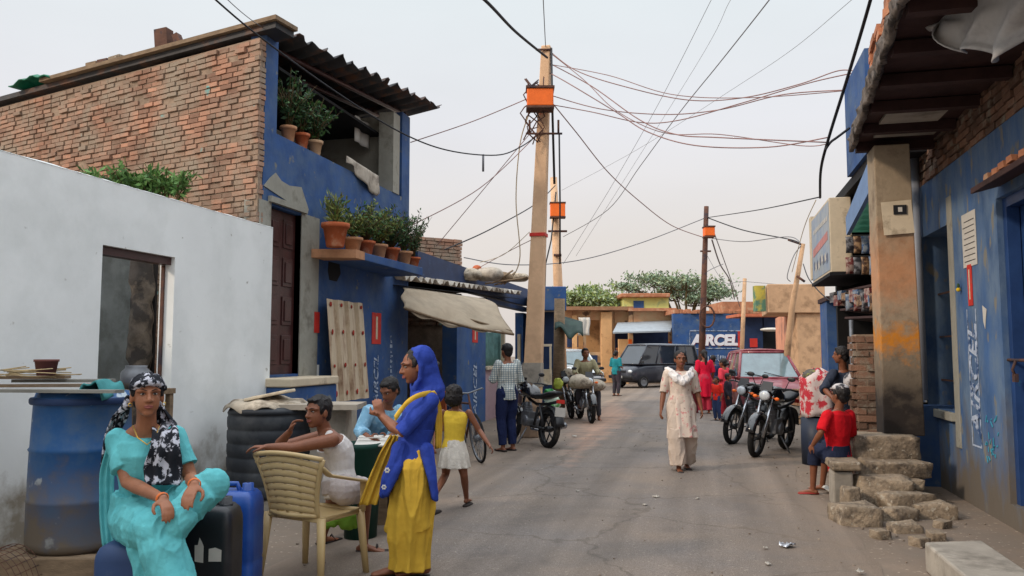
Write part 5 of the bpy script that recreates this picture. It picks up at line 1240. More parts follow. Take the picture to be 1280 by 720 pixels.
    def foot(self, mb, sd, d, inf=0, pitch=0):
        J, k = self.J, self.k; a = J[sd + 'an']; d = V(d).normalized(); up = V((0, 0, 1)); dn = V((0, 0, -1)); 
        if pitch: d = (d * cos(pitch) - up * sin(pitch)).normalized(); dn = (dn * cos(pitch) - V(d.x, d.y, 0) * 0).normalized() if False else dn
        h = a + dn * .045 * k; sd_ = d.cross(up)
        mb.cap_tube([h - d * .035 * k, h + d * .03 * k + V((0, 0, .004)), h + d * .11 * k - V((0, 0, .01 * k)), h + d * .165 * k - V((0, 0, .017 * k))], [((.028 + inf) * k, .028 * k), ((.032 + inf) * k, .03 * k), ((.042 + inf) * k, .019 * k), ((.036 + inf) * k, .011 * k)], 12, side=sd_)
        mb.tube([a + V((0, 0, .03 * k)), a, h], [.034 * k, .034 * k, .03 * k], 10)
    def head_frame(self):
        f = self.look; u = getattr(self, 'tilt', None) or UP; r = f.cross(u).normalized(); u = r.cross(f).normalized(); return f, u, r
    def hp(self, x, y, z):
        """point in the head frame: x right, y forward, z up (for a 0.225 m head)"""
        f, u, r = self.head_frame(); h = self.hs; return self.J['hd'] + r * x * h + f * y * h + u * z * h
    def build(self, hands, feet):
        J, k = self.J, self.k; mb = MB(); self.loft(mb, self.chain())
        for sd in 'rl':
            self.arm(mb, sd); self.leg(mb, sd)
            hd = hands.get(sd, {}); self.hand(mb, sd, **hd)
            self.foot(mb, sd, feet.get(sd, self.fwd))
        f, u, r = self.head_frame(); h = self.hs; ax = (r, f, u)
        mb.cap_tube([J['nk'] - UP * .03 * k, J['nk'].lerp(self.hp(0, -.02, -.05), .5), self.hp(0, -.015, -.04)], [.056 * k, .05 * k, .052 * k], 12)
        mb.ell(self.hp(0, -.012, .028), (.075 * h, .092 * h, .083 * h), ax, 20, 14)
        mb.ell(self.hp(0, .022, -.028), (.062 * h, .067 * h, .080 * h), ax, 18, 12)
        mb.ell(self.hp(0, .052, -.088), (.028 * h, .026 * h, .022 * h), ax)
        for sx in (-1, 1):
            mb.ell(self.hp(.034 * sx, .050, -.020), (.020 * h, .020 * h, .020 * h), ax); mb.ell(self.hp(.077 * sx, -.005, -.01), (.010 * h, .020 * h, .032 * h), ax)
            mb.cap_tube([self.hp(.012 * sx, .083, .028), self.hp(.035 * sx, .078, .032), self.hp(.054 * sx, .060, .026)], [.009 * h] * 3, 8)
        mb.cap_tube([self.hp(0, .080, .022), self.hp(0, .096, -.008), self.hp(0, .104, -.024)], [.008 * h, .010 * h, .013 * h], 10)
        for sx in (-1, 1): mb.ell(self.hp(.012 * sx, .092, -.027), (.010 * h, .011 * h, .008 * h), ax)
        mb.ell(self.hp(0, .078, -.052), (.022 * h, .016 * h, .016 * h), ax)
        self.body = solidify_mesh('body', mb, self.skin, self.root, self.vox, 2)
        if self.detail:
            for sx in (-1, 1):
                e = MB(); e.ell(self.hp(.030 * sx, .0745, .010), (.0125 * h, .009 * h, .0052 * h), ax); e.ell(self.hp(.030 * sx, .0812, .0105), (.0062 * h, .004 * h, .0052 * h), ax, mi=1); e.cap_tube([self.hp(.018 * sx, .081, .0125), self.hp(.030 * sx, .0835, .0165), self.hp(.043 * sx, .076, .0125)], [.0012 * h, .0017 * h, .0012 * h], 6, mi=1); obj('eye', e, [m_eye, m_iris], self.root)
                e = MB(); e.cap_tube([self.hp(.014 * sx, .093, .029), self.hp(.032 * sx, .088, .036), self.hp(.052 * sx, .068, .030)], [.0022 * h, .0028 * h, .0016 * h], 6); obj('eyebrow', e, m_brow, self.root)
            e = MB(); e.cap_tube([self.hp(-.021, .082, -.055), self.hp(0, .094, -.052), self.hp(.021, .082, -.055)], [.003 * h, .0055 * h, .003 * h], 8); e.cap_tube([self.hp(-.017, .083, -.061), self.hp(0, .094, -.062), self.hp(.017, .083, -.061)], [.003 * h, .0062 * h, .003 * h], 8)
            obj('lips', e, m_lip, self.root)
    def garment(self, name, mb, m, disp=.006, dsc=7, vox=None, smooth=2, seed=None):
        return solidify_mesh(name, mb, m, self.root, vox or self.vox, smooth, disp * 1.5 * self.k, dsc / self.k, R(0, 50) if seed is None else seed)
    def top(self, m, name='shirt', inf=.018, sleeve=1.0, slend=None, bot=.1, **kw):
        mb = MB(); self.loft(mb, self.chain(inf, bot, neck=False) + [(self.J['nk'].lerp((self.J['rsh'] + self.J['lsh']) / 2, .45), (.105) * self.k, (.07) * self.k, self.sides()[1])])
        if sleeve > 0:
            for sd in 'rl': self.arm(mb, sd, inf * .85, sleeve, slend if slend is not None else inf)
        return self.garment(name, mb, m, **kw)
    def pants(self, m, name='trousers', inf=.014, end=.02, frac=.97, **kw):
        mb = MB(); self.loft(mb, [(p, a, b, sd) for p, a, b, sd in self.chain(inf, .06, neck=False)[:3]])
        for sd in 'rl': self.leg(mb, sd, inf, frac, end)
        return self.garment(name, mb, m, **kw)
    def drape(self, name, L_, m, folds=9, amp=.06, vox=None, seg=40, disp=.004, mb=None, **kw):
        """skirt / kurta panel given as rings (centre, rside, rfront), folds deepen downward"""
        sa = self.sides()[0]; mb = mb or MB(); ph = R(0, 6)
        self.loft(mb, [(V(p), a, b, sa) for p, a, b in L_], seg, lambda t_, an: amp * (1 - t_) * (sin(folds * an + ph + 2 * t_) + .5 * sin((folds + 4) * an + ph * 2)))
        return self.garment(name, mb, m, disp=disp, vox=vox, **kw)
    def hair(self, style='short', m=None, vol=1.0):
        f, u, r = self.head_frame(); h = self.hs; ax = (r, f, u); mb = MB()
        mb.ell(self.hp(0, -.022, .036), (.084 * h * vol, .094 * h * vol, .088 * h * vol), ax, 20, 14)
        mb.ell(self.hp(0, -.055, -.02), (.068 * h * vol, .05 * h, .07 * h), ax)
        if style == 'short':
            mb.ell(self.hp(0, .045, .085), (.05 * h, .035 * h, .022 * h), ax)
        for sx in (-1, 1): mb.ell(self.hp(.07 * sx, .005, .028), (.014 * h, .032 * h, .035 * h), ax)
        if style == 'bun': mb.ell(self.hp(0, -.13, -.02), (.045 * h, .04 * h, .04 * h), ax)
        if style == 'tail': mb.cap_tube([self.hp(0, -.11, 0), self.hp(0, -.14, -.08), self.hp(0, -.13, -.2), self.hp(0, -.12, -.32)], [.03 * h, .034 * h, .03 * h, .014 * h], 10)
        if style == 'bob':
            mb.ell(self.hp(0, -.03, -.02), (.108 * h, .105 * h, .105 * h), ax); mb.ell(self.hp(0, -.02, .05), (.10 * h, .105 * h, .09 * h), ax)
        return solidify_mesh('hair', mb, m or m_hair, self.root, self.vox * .8, 1, (.012 if style == 'bob' else .007) * h, 30, 3)
    def ribbon(self, name, pts, wd, m, th=.014, waves=2, up=None, amp=.012, seg=24, parent=None):
        """band of cloth through points; wd = list of widths, up = list of width directions"""
        pts = [V(p) for p in pts]; n = len(pts) - 1
        wd = wd if isinstance(wd, list) else [wd] * (n + 1)
        up = [V(x).normalized() for x in (up if isinstance(up, list) else [up] * (n + 1))]
        P = crom(pts, 5); N_ = len(P) - 1
        def fn(u_, v):
            x = u_ * n; i = min(int(x), n - 1); q = x - i; w_ = wd[i] + (wd[i + 1] - wd[i]) * q; d = up[i].lerp(up[i + 1], q)
            p = P[min(int(round(u_ * N_)), N_)]; t_ = (P[min(int(round(u_ * N_)) + 1, N_)] - P[max(int(round(u_ * N_)) - 1, 0)])
            nn = t_.cross(d); nn = nn.normalized() if nn.length > 1e-6 else V((0, 0, 1))
            return p + d * (v - .5) * w_ + nn * amp * sin(v * 2 * pi * waves + u_ * 3)
        mb = MB(); mb.sheet(fn, N_, seg, th)
        return obj(name, mb, m, parent or self.root)
def std(base, heading, h=1.6, over=None, lean=0):
    """standing joints: heading is a world direction the person faces"""
    hd = V(heading); hd.z = 0; hd.normalize(); rt = V((hd.y, -hd.x, 0)); J = dict(STD); J.update(over or {}); k = h / 1.6
    return {a: V(base) + (rt * p[0] + hd * p[1] + UP * p[2]) * k for a, p in J.items()}, k
TOCAM = -FWD

# --- 1 woman in turquoise, seated left
m_turq = cloth('turquoise_cloth', s(100, 182, 186), c2=s(84, 164, 170), c2s=3, c2t=.6, c2w=.15)
m_print = mat('black_white_printed_scarf', s(24, 26, 34), rough=.85, var=.1, scale=5, bump=.2, bscale=20, c2=s(190, 190, 200), c2s=20, c2t=.54, c2w=.02)
J = {}
for n_, (a, b, d) in dict(pel=(186, 648, 4.5), waist=(184, 612, 4.48), che=(183, 572, 4.43), nk=(183, 532, 4.43), hd=(184, 495, 4.36), rsh=(147, 548, 4.45), lsh=(219, 546, 4.47), rel=(160, 603, 4.34), rwr=(204, 624, 4.02),
    lel=(238, 597, 4.42), lwr=(243, 606, 4.06), rhip=(170, 652, 4.44), lhip=(205, 650, 4.46), rkn=(196, 664, 4.06), ran=(222, 748, 3.98), lkn=(266, 606, 4.22), lan=(218, 648, 4.06)).items(): J[n_] = at(a, b, D=d)
seatz = at(185, 662, D=4.45).z
W1 = Fig('woman in turquoise with a black and white scarf seated by the blue drum', gD(185, 4.45), J, 1.0, look=(at(215, 470, D=0.5) - J['hd']) + RGT * .5, voxel=.0062, fwd=TOCAM, detail=True,
    hands={'r': dict(d=at(214, 646, D=3.93) - J['rwr'], n=V((0, 0, -1)) + TOCAM * .2, curl=.45), 'l': dict(d=at(229, 634, D=3.93) - J['lwr'], n=V((0, 0, -1)) - TOCAM * .3, curl=.35)}, feet={'r': TOCAM, 'l': -RGT * .9 + FWD * .5}, skin=m_skin)
W1.top(m_turq, 'blouse', .016, .36, .028, bot=.16, disp=.007)
W1.hair('bun', vol=.98)
mb = MB(); sa = (J['rhip'] - J['lhip']).normalized()
W1.leg(mb, 'l', .035, .96, .035); W1.leg(mb, 'r', .05, 1.0, .07)
W1.loft(mb, W1.chain(.05, .08, neck=False)[:3])
# skirt cloth hanging between the knees to the ground
for q in range(7):
    u = q / 6; x0 = 165 + 60 * u
    mb.cap_tube([at(170 + 36 * u, 656, D=4.3 - .12 * u), at(172 + 45 * u, 690, D=4.14), at(185 + 44 * u, 735, D=4.10), at(190 + 46 * u, 790, D=4.1)], [.05, .05, .045, .05], 10)
mb.cap_tube([at(262, 612, D=4.25), at(240, 640, D=4.15), at(222, 664, D=4.12)], [.055, .06, .05], 10); mb.cap_tube([at(222, 644, D=4.03), at(206, 652, D=4.06), at(192, 658, D=4.08)], [.05, .052, .04], 10); mb.cap_tube([at(232, 650, D=4.03), at(218, 662, D=4.03)], [.055, .055], 10)
W1.garment('skirt', mb, m_turq, .009, 9)
W1.ribbon('sash', [at(139, 560, D=4.56), at(133, 592, D=4.58), at(134, 640, D=4.55), at(137, 684, D=4.52)], [.05, .07, .07, .06], m_turq, up=RGT, amp=.01)
# printed scarf: over the hair and down the front
mb = MB(); f, u, r = W1.head_frame(); ax = (r, f, u)
mb.ell(W1.hp(0, -.022, .050), (.091, .098, .080), ax, 20, 14); mb.cap_tube([W1.hp(-.08, .02, .045), W1.hp(-.05, .072, .068), W1.hp(0, .088, .074), W1.hp(.05, .072, .068), W1.hp(.08, .02, .045)], [.017] * 5, 8)
W1.garment('headscarf', mb, m_print, .005, 20)
W1.ribbon('scarf', [W1.hp(-.06, -.09, -.03), at(204, 528, D=4.50), at(207, 540, D=4.33), at(206, 562, D=4.27), at(203, 585, D=4.28), at(203, 606, D=4.26)], [.10, .15, .14, .15, .19, .16], m_print, up=[V((0, 0, 1)) - RGT * .5, RGT, RGT, RGT, RGT, RGT], amp=.010, waves=2.5)
W1.ribbon('scarf_end', [W1.hp(.08, -.07, -.03), at(150, 520, D=4.5), at(141, 545, D=4.58), at(134, 590, D=4.62)], [.06, .07, .07, .06], m_print, up=[V((0, 0, 1)), RGT, RGT, RGT], amp=.012)
m_gold = mat('gold_metal', s(212, 170, 80), rough=.3, metal=.7, bump=0)
mb = MB(); mb.lathe(W1.hp(.083, .012, -.045), [(.008, -.002), (.012, 0), (.008, .002)], 10, f); mb.lathe(W1.hp(-.083, .012, -.045), [(.008, -.002), (.012, 0), (.008, .002)], 10, f); obj('earring', mb, m_gold, W1.root)
mb = MB(); 
for sd in 'rl':
    w_ = J[sd + 'wr']; d = (w_ - J[sd + 'el']).normalized(); mb.lathe(w_ - d * .012, [(.027, -.008), (.033, -.004), (.033, .004), (.027, .008)], 14, d)
obj('bangle', mb, mat('orange_bangle', s(214, 110, 50), rough=.4, bump=0), W1.root)
mb = MB(); mb.tube([at(166, 532, D=4.38), at(172, 547, D=4.31), at(184, 556, D=4.29), at(194, 547, D=4.31), at(199, 533, D=4.38)], .0035, 6); obj('necklace', mb, m_gold, W1.root)

# --- 2 man in the plastic chair
J = {}
for n_, (a, b, d) in dict(pel=(425, 606, 5.72), waist=(425, 588, 5.74), che=(421, 566, 5.74), nk=(408, 540, 5.72), hd=(397, 515, 5.66), lsh=(416, 550, 5.53), rsh=(404, 545, 5.88), lel=(365, 560, 5.46), lwr=(333, 559, 5.42),
    rel=(345, 560, 5.72), rwr=(362, 540, 5.58), lhip=(430, 612, 5.62), rhip=(428, 610, 5.84), lkn=(456, 612, 5.98), lan=(455, 661, 6.15), rkn=(420, 610, 6.22), ran=(404, 650, 6.4)).items(): J[n_] = at(a, b, D=d)
J['lan'].z = .07; J['ran'].z = .07
fwd2 = (RGT * .5 + FWD * .85)
W2 = Fig('man in a white vest sitting sideways in the beige plastic chair', gD(425, 5.8), J, .97, look=(-RGT * .55 - FWD * .85 + V((0, 0, -.02))), voxel=.0065, fwd=fwd2, fem=False, detail=True, skin=m_skin2,
    hands={'l': dict(n=V((0, 0, -1)), curl=.5), 'r': dict(d=V((0, 0, 1)) + RGT * .4, n=RGT, curl=.9)}, feet={'l': RGT * 1 - FWD * .1, 'r': fwd2})
W2.hair('short', vol=1.03)
m_vest = cloth('white_vest_cotton', s(205, 200, 196)); mb = MB(); ch = W2.chain(.012, .1, neck=False); W2.loft(mb, ch[:6]); 
for sd in 'rl':
    p = J[sd + 'sh'].lerp(J['nk'], .5); mb.cap_tube([p + V((0, 0, .012)) - fwd2 * .0, p + V((0, 0, .008)) + fwd2 * .05 - UP * .05, J['che'] + (J[sd + 'sh'] - J['che']) * .45 + fwd2 * .07], [.03, .03, .04], 8); mb.cap_tube([p + V((0, 0, .012)), p - fwd2 * .06 - UP * .05, J['che'] + (J[sd + 'sh'] - J['che']) * .45 - fwd2 * .07], [.03, .03, .04], 8)
W2.garment('vest', mb, m_vest, .005)
mb = MB(); W2.loft(mb, W2.chain(.022, .07, neck=False)[:2]); 
for sd in 'rl': W2.leg(mb, sd, .022, .45, .03)
W2.garment('shorts', mb, cloth('pale_grey_shorts', s(178, 168, 165)), .007)
mb = MB()
for k in range(8): mb.cap_tube([at(400 + k * 7, 640 + R(-4, 4), D=6.1), at(402 + k * 7, 652 + R(-3, 6), D=6.05)], .035, 7)
t = solidify_mesh('crumpled_cloth', mb, cloth('lime_cloth', s(120, 160, 60)), None, .01, 2, .01, 12); tag(t, 'lime green crumpled cloth under the plastic chair by the man', 'cloth')
for sd, d in (('l', RGT), ('r', fwd2)):
    mb = MB(); a = J[sd + 'an']; a = V((a.x, a.y, .012)); mb.cap_tube([a - d * .05, a + d * .06, a + d * .19], [(.035, .01), (.042, .01), (.04, .008)], 10, side=d.cross(UP)); mb.tube([a + d * .1 + d.cross(UP) * .04 + UP * .0, a + d * .1 + UP * .045, a + d * .1 - d.cross(UP) * .04], .008, 6); obj('sandal', mb, m_sandal, W2.root)

# --- 3 woman in blue and yellow
m_ublue = cloth('cobalt_cloth', s(48, 68, 152), var=.22); m_yell = cloth('mustard_cloth', s(206, 166, 62), var=.1, bump=.35)
J = {}
for n_, (a, b, d) in dict(pel=(517, 578, 5.42), waist=(518, 552, 5.42), che=(524, 522, 5.42), nk=(533, 490, 5.44), hd=(519, 458, 5.42), lsh=(538, 501, 5.27), rsh=(526, 503, 5.58), lel=(500, 541, 5.22), lwr=(478, 520, 5.32),
    rel=(497, 540, 5.62), rwr=(476, 520, 5.42), lhip=(519, 583, 5.34), rhip=(514, 583, 5.50), lkn=(518, 650, 5.30), lan=(526, 706, 5.40), rkn=(500, 652, 5.50), ran=(498, 702, 5.52)).items(): J[n_] = at(a, b, D=d)
for q_ in ('lkn', 'rkn', 'lan', 'ran'): J[q_] = J[q_] + FWD * (.05 if q_[0] == 'l' else -.04)
f3 = -RGT * .95 - FWD * .25
W3 = Fig('woman in a cobalt blue headscarf and mustard trousers standing in profile', gD(515, 5.42), J, 1.0, look=-RGT * .93 - FWD * .36 - UP * .16, voxel=.0065, fwd=f3, detail=True,
    hands={'l': dict(d=UP * .8 - RGT * .35, n=FWD, curl=.7), 'r': dict(d=UP * .6 - FWD * .8, n=-FWD, curl=.8)}, skin=m_skin2)
W3.top(m_ublue, 'kurta_top', .008, .5, .016, bot=.02, disp=.004)
W3.hair('bun')
mb = MB(); sa = W3.sides()[0]
P_ = J['pel']; W_ = J['waist']
def pnl(pts, rr_): mb.cap_tube(pts, rr_, 10)
W3.loft(mb, W3.chain(.014, .02, neck=False)[:4])
# front panel (left in view) and back panel (right) hanging separately, open at the side
for q in range(6):
    o = (q - 2.5) * .055
    pnl([at(508, 560, D=5.42 + o * .8), at(494, 590, D=5.42 + o * 1.15), at(482, 616, D=5.42 + o * 1.3)], [.036, .036, .03])
    pnl([at(535, 560, D=5.42 + o * .8), at(540, 592, D=5.42 + o * 1.15), at(543, 622, D=5.42 + o * 1.2)], [.032, .03, .022])
pnl([at(500, 560, D=5.30), at(484, 600, D=5.27), at(479, 617, D=5.26)], [.05, .04, .03]); pnl([at(531, 560, D=5.26), at(541, 600, D=5.25), at(545, 624, D=5.26)], [.04, .03, .02])
W3.garment('kurta_skirt', mb, m_ublue, .006)
# baggy pleated trousers
mb = MB(); rr3 = []
A = [(at(519, 560, D=5.42), .12, .15), (at(517, 600, D=5.42), .135, .155), (at(513, 640, D=5.41), .145, .15), (at(512, 670, D=5.42), .138, .145), (at(512, 694, D=5.44), .125, .14), (at(512, 710, D=5.45), .13, .14)]
rs = []
for i, (p, a, b) in enumerate(A):
    t_ = i / 5; rs.append([p + RGT * cos(an) * a * (1 + f_) + FWD * sin(an) * b * (1 + f_) for an in [2 * pi * q / 64 for q in range(64)] for f_ in [(.05 + .05 * t_) * sin(an * 9 + 2.5 * t_) + .05 * sin(an * 5 + 3 * t_)]])
mb.rings(rs)
for sd in 'rl': W3.leg(mb, sd, .02, .6, .04)
W3.loft(mb, W3.chain(.012, .09, neck=False)[:2])
W3.garment('trousers', mb, m_yell, .012, 5, smooth=1)
# headscarf
mb = MB(); f, u, r = W3.head_frame(); ax = (r, f, u)
mb.ell(W3.hp(0, -.052, .046), (.100, .092, .096), ax, 22, 14); mb.ell(W3.hp(0, -.058, -.035), (.095, .075, .10), ax)
mb.cap_tube([W3.hp(0, -.07, .03), W3.hp(0, -.075, -.08), J['nk'] + RGT * .04 - UP * .0], [.08, .085, .09], 14)
for sx in (-1, 1): mb.cap_tube([W3.hp(0, .0, .122), W3.hp(.07 * sx, -.008, .085), W3.hp(.088 * sx, -.018, .0), W3.hp(.075 * sx, .0, -.085), W3.hp(.03 * sx, .03, -.14), J['nk'] - RGT * .07 - UP * .04 - FWD * .05 * sx], [.014, .018, .022, .024, .026, .03], 8)
mb.ell(J['nk'] + RGT * .0 - UP * .03, (.11, .12, .055), None)
W3.garment('headscarf', mb, m_ublue, .007, 9)
W3.ribbon('yellow_dupatta', [at(537, 492, D=5.27), at(520, 496, D=5.2), at(504, 508, D=5.2), at(493, 522, D=5.14)], [.03, .03, .03, .03], m_yell, up=UP, amp=.003, waves=1)
W3.ribbon('yellow_dupatta', [at(492, 545, D=5.46), at(482, 568, D=5.46), at(471, 600, D=5.48), at(461, 631, D=5.48)], [.05, .085, .10, .11], m_yell, up=RGT + FWD * .2, amp=.014, waves=2)
W3.ribbon('yellow_dupatta', [at(541, 490, D=5.3), at(547, 506, D=5.36), at(549, 530, D=5.4), at(549, 560, D=5.42)], [.06, .07, .07, .04], m_yell, up=RGT * .4 + FWD, amp=.008, waves=2)
mb = MB(); 
for (px, py, rr_) in ((484, 588, .02), (480, 609, .018), (500, 543, .018)):
    c = at(px, py, D=5.2)
    for q in range(6): a = q * pi / 3; mb.ell(c + (RGT * cos(a) + UP * sin(a)) * rr_ * .6, (rr_ * .36, .006, rr_ * .36), (RGT, FWD, UP), 8, 6)
obj('flower_print', mb, m_paper, W3.root)
for sd in 'rl':
    mb = MB(); a = J[sd + 'an']; a = V((a.x, a.y, .012)); mb.cap_tube([a - f3 * .05, a + f3 * .06, a + f3 * .18], [(.035, .012), (.042, .012), (.038, .01)], 10, side=f3.cross(UP)); obj('sandal', mb, m_sandal, W3.root)

# --- 4 little girl, seen from behind
J = {}
for n_, (a, b, d) in dict(pel=(567, 562, 7.75), waist=(568, 548, 7.75), che=(569, 530, 7.75), nk=(570, 511, 7.75), hd=(568, 495, 7.73), rsh=(586, 516, 7.75), lsh=(553, 516, 7.75), rel=(599, 538, 7.75), rwr=(612, 557, 7.62),
    lel=(546, 536, 7.75), lwr=(543, 557, 7.6), rhip=(574, 565, 7.75), lhip=(560, 565, 7.75), rkn=(580, 594, 7.72), ran=(583, 622, 7.88), lkn=(557, 593, 7.85), lan=(543, 620, 7.5)).items(): J[n_] = at(a, b, D=d)
f4 = FWD * .95 + RGT * .3
W4 = Fig('little girl in a yellow top and white skirt walking away behind the blue headscarf', gD(568, 7.7), J, .70, look=f4, voxel=.0075, fwd=f4, headscale=1.18, feet={'r': f4, 'l': f4 - RGT * .6}, skin=m_skin2)
W4.top(cloth('yellow_cotton', s(226, 190, 66)), 'top', .014, 0, bot=.06, disp=.004)
sk = cloth('white_eyelet_cloth', s(212, 204, 192), bump=.5, bscale=50, var=.12, scale=14)
W4.drape('skirt', [(at(568, 584, D=7.75), .155, .14), (at(568, 570, D=7.75), .14, .125), (at(568, 558, D=7.75), .115, .10), (at(568, 549, D=7.75), .095, .08)], sk, 11, .10)
W4.hair('bob', vol=1.12)
for sd in 'rl':
    mb = MB(); a = J[sd + 'an']; a = V((a.x, a.y, .02)); mb.cap_tube([a - f4 * .04, a + f4 * .04, a + f4 * .11], [(.026, .02), (.032, .024), (.03, .016)], 10, side=f4.cross(UP)); obj('shoe', mb, m_sandal, W4.root)

# --- 5 seated reader in pale blue behind the chair
J = {}
for n_, (a, b, d) in dict(pel=(470, 560, 7.2), waist=(472, 545, 7.2), che=(475, 526, 7.15), nk=(482, 507, 7.1), hd=(487, 488, 7.02), lsh=(462, 514, 7.0), rsh=(498, 515, 7.2), lel=(450, 540, 6.9), lwr=(462, 548, 6.72),
    rel=(500, 540, 7.1), rwr=(484, 548, 6.8), rhip=(478, 563, 7.2), lhip=(464, 563, 7.2), rkn=(492, 562, 6.8), ran=(494, 630, 6.8), lkn=(462, 564, 6.78), lan=(460, 635, 6.8)).items(): J[n_] = at(a, b, D=d)
J['lan'].z = .07; J['ran'].z = .07
W5 = Fig('seated person in a pale blue shirt reading a paper behind the plastic chair', gD(472, 7.1), J, .95, look=TOCAM * .8 - RGT * .5 - UP * .5, voxel=.009, fwd=TOCAM, fem=False, detail=True, skin=m_skin2)
W5.top(cloth('pale_blue_shirt_cloth', s(126, 170, 196), c2=s(160, 196, 214), c2s=14, c2t=.55), 'shirt', .022, .8, .03, disp=.008); W5.pants(cloth('dark_grey_cloth', s(52, 56, 70)), 'trousers'); W5.hair('short')
mb = MB(); mb.box(at(472, 551, D=6.66), (.34, .24, .012), (RGT, (FWD + UP * .25).normalized(), (UP - FWD * .25).normalized())); mb.box(at(470, 549, D=6.64) + UP * .012, (.3, .02, .006), (RGT, FWD, UP))
tag(obj('newspaper', mb, m_paper), 'white folded newspaper on the lap of the reader in pale blue', 'newspaper')
# --- generic standing people
def walker(label, px, D, h, heading, topm, botm, over=None, hair='short', skin=None, kind='shirt', vox=.013, fem=False, group=None, detail=False, sleeve=.95, look=None, z=0):
    b = gD(px, D, z); J, k = std(b, heading, h, over); hd = V(heading); hd.z = 0; hd.normalize()
    F_ = Fig(label, b, J, k, look=look or hd, voxel=vox, fwd=hd, fem=fem, group=group, skin=skin, detail=detail, headscale=1.0 if h > 1.35 else 1.15)
    if kind == 'shirt': F_.top(topm, 'shirt', .022, sleeve, .028, bot=.12, disp=.008); F_.pants(botm, 'trousers', .016, .03)
    if kind == 'kurta':
        F_.top(topm, 'kurta', .016, sleeve, .025, bot=-.02, disp=.006)
        p = (J['rkn'] + J['lkn']) / 2
        F_.drape('kurta_skirt', [(p + V((0, 0, -.03 * k)), .20 * k, .17 * k), (J['pel'].lerp(p, .5), .185 * k, .155 * k), (J['pel'], .182 * k, .146 * k), (J['waist'] + UP * .02, .148 * k, .116 * k), (J['che'] - UP * .03, .150 * k, .118 * k)], topm, 9, .10)
        F_.pants(botm, 'salwar', .03, .045)
    for sd in 'rl':
        mb = MB(); a = J[sd + 'an']; a = V((a.x, a.y, max(z, a.z - .06 * k))); mb.cap_tube([a - hd * .05, a + hd * .06, a + hd * .18], [(.036, .022), (.043, .022), (.038, .014)], 10, side=hd.cross(UP)); obj('shoe', mb, m_sandal, F_.root)
    F_.hair(hair)
    return F_, J, k
def plaid(name, c, lines, sc=14):
    m = mat(name, c, rough=.85, var=.08, scale=5, bump=.2, bscale=16); nt = m.node_tree; N = nt.nodes; L = nt.links; b = N['Principled BSDF']; old = b.inputs['Base Color'].links[0].from_socket
    tc = N.new('ShaderNodeTexCoord'); 
    for ax_ in ('X', 'Z'):
        wv = N.new('ShaderNodeTexWave'); wv.wave_type = 'BANDS'; wv.bands_direction = ax_; wv.inputs['Scale'].default_value = sc / 3.14 * (1.0 if ax_ == 'Z' else 1.0); wv.inputs['Distortion'].default_value = .3; L.new(tc.outputs['Object'], wv.inputs[0])
        mr = N.new('ShaderNodeMapRange'); L.new(wv.outputs['Fac'], mr.inputs[0])
        for i, q in enumerate((.62, .75, 0, .75)): mr.inputs[i + 1].default_value = q
        mx = N.new('ShaderNodeMix'); mx.data_type = 'RGBA'; L.new(mr.outputs[0], mx.inputs[0]); L.new(old, mx.inputs[6]); mx.inputs[7].default_value = (*lines, 1); old = mx.outputs[2]
    L.new(old, b.inputs['Base Color']); return m
walker('man in a checked shirt and navy trousers standing at the pink shop counter', 634, 12.3, 1.63, FWD * .75 - RGT * .55, plaid('checked_shirt_cloth', s(206, 208, 200), s(110, 128, 138), 30), cloth('navy_cloth', s(32, 40, 72)), dict(lel=(-.22, .06, 1.05), lwr=(-.10, .26, 1.08), rel=(.23, -.03, 1.04), rwr=(.16, .2, 1.0)), 'short', m_skin2, vox=.01)
# --- 9 woman walking toward us in cream salwar kameez
m_floral = mat('cream_floral_cloth', s(206, 190, 176), rough=.85, var=.06, scale=5, bump=.25, bscale=16, c2=s(196, 128, 126), c2s=15, c2t=.585, c2w=.025, c3=s(150, 130, 116), c3s=24, c3t=.68)
ov = dict(lel=(-.225, -.02, 1.04), rel=(.225, -.02, 1.04), lwr=(-.26, .05, .83), rwr=(.27, .05, .82), rkn=(.09, .12, .47), ran=(.06, .10, .075), lkn=(-.10, .0, .47), lan=(-.09, -.14, .085), hd=(0, .02, 1.48))
W9, J, k = walker('woman walking toward us in a cream floral kameez with a white scarf', 850, 10.25, 1.52, TOCAM - RGT * .02, m_floral, cloth('cream_trouser_cloth', s(194, 178, 164)), ov, 'bun', m_skin2, 'kurta', .0085, True, None, True, .52)
mb = MB(); 
p0 = (J['rkn'] + J['lkn']) / 2
for sd in 'rl': mb.tube([J[sd + 'kn'] + UP * .1, J[sd + 'kn'], J[sd + 'kn'].lerp(J[sd + 'an'], .5), J[sd + 'an'] + UP * .03], [.09, .105, .115, .11], 18)
W9.garment('salwar_leg', mb, MATS['cream_trouser_cloth'], .012, 7)
m_wsc = cloth('white_scarf_cloth', s(222, 218, 216))
mb = MB(); c = J['nk']
pts = [c + RGT * x + TOCAM * y + UP * z_ for x, y, z_ in ((-.16, -.05, -.03), (-.13, .06, -.05), (-.07, .13, -.11), (0, .15, -.15), (.07, .13, -.11), (.13, .06, -.05), (.16, -.05, -.03))]
mb.cap_tube(pts, [.03, .038, .045, .05, .045, .038, .03], 10); pts = [p + UP * .045 - TOCAM * .02 for p in pts]; mb.cap_tube(pts, [.03, .03, .035, .038, .035, .03, .03], 10)
W9.garment('scarf', mb, m_wsc, .01, 16)
W9.ribbon('scarf_tail', [c + RGT * .16 - TOCAM * .05 - UP * .03, c + RGT * .19 - TOCAM * .10 - UP * .25, c + RGT * .20 - TOCAM * .11 - UP * .55], [.08, .1, .1], cloth('pink_striped_edge', s(176, 86, 96), c2=s(80, 70, 90), c2s=14, c2t=.55), up=RGT, amp=.01)
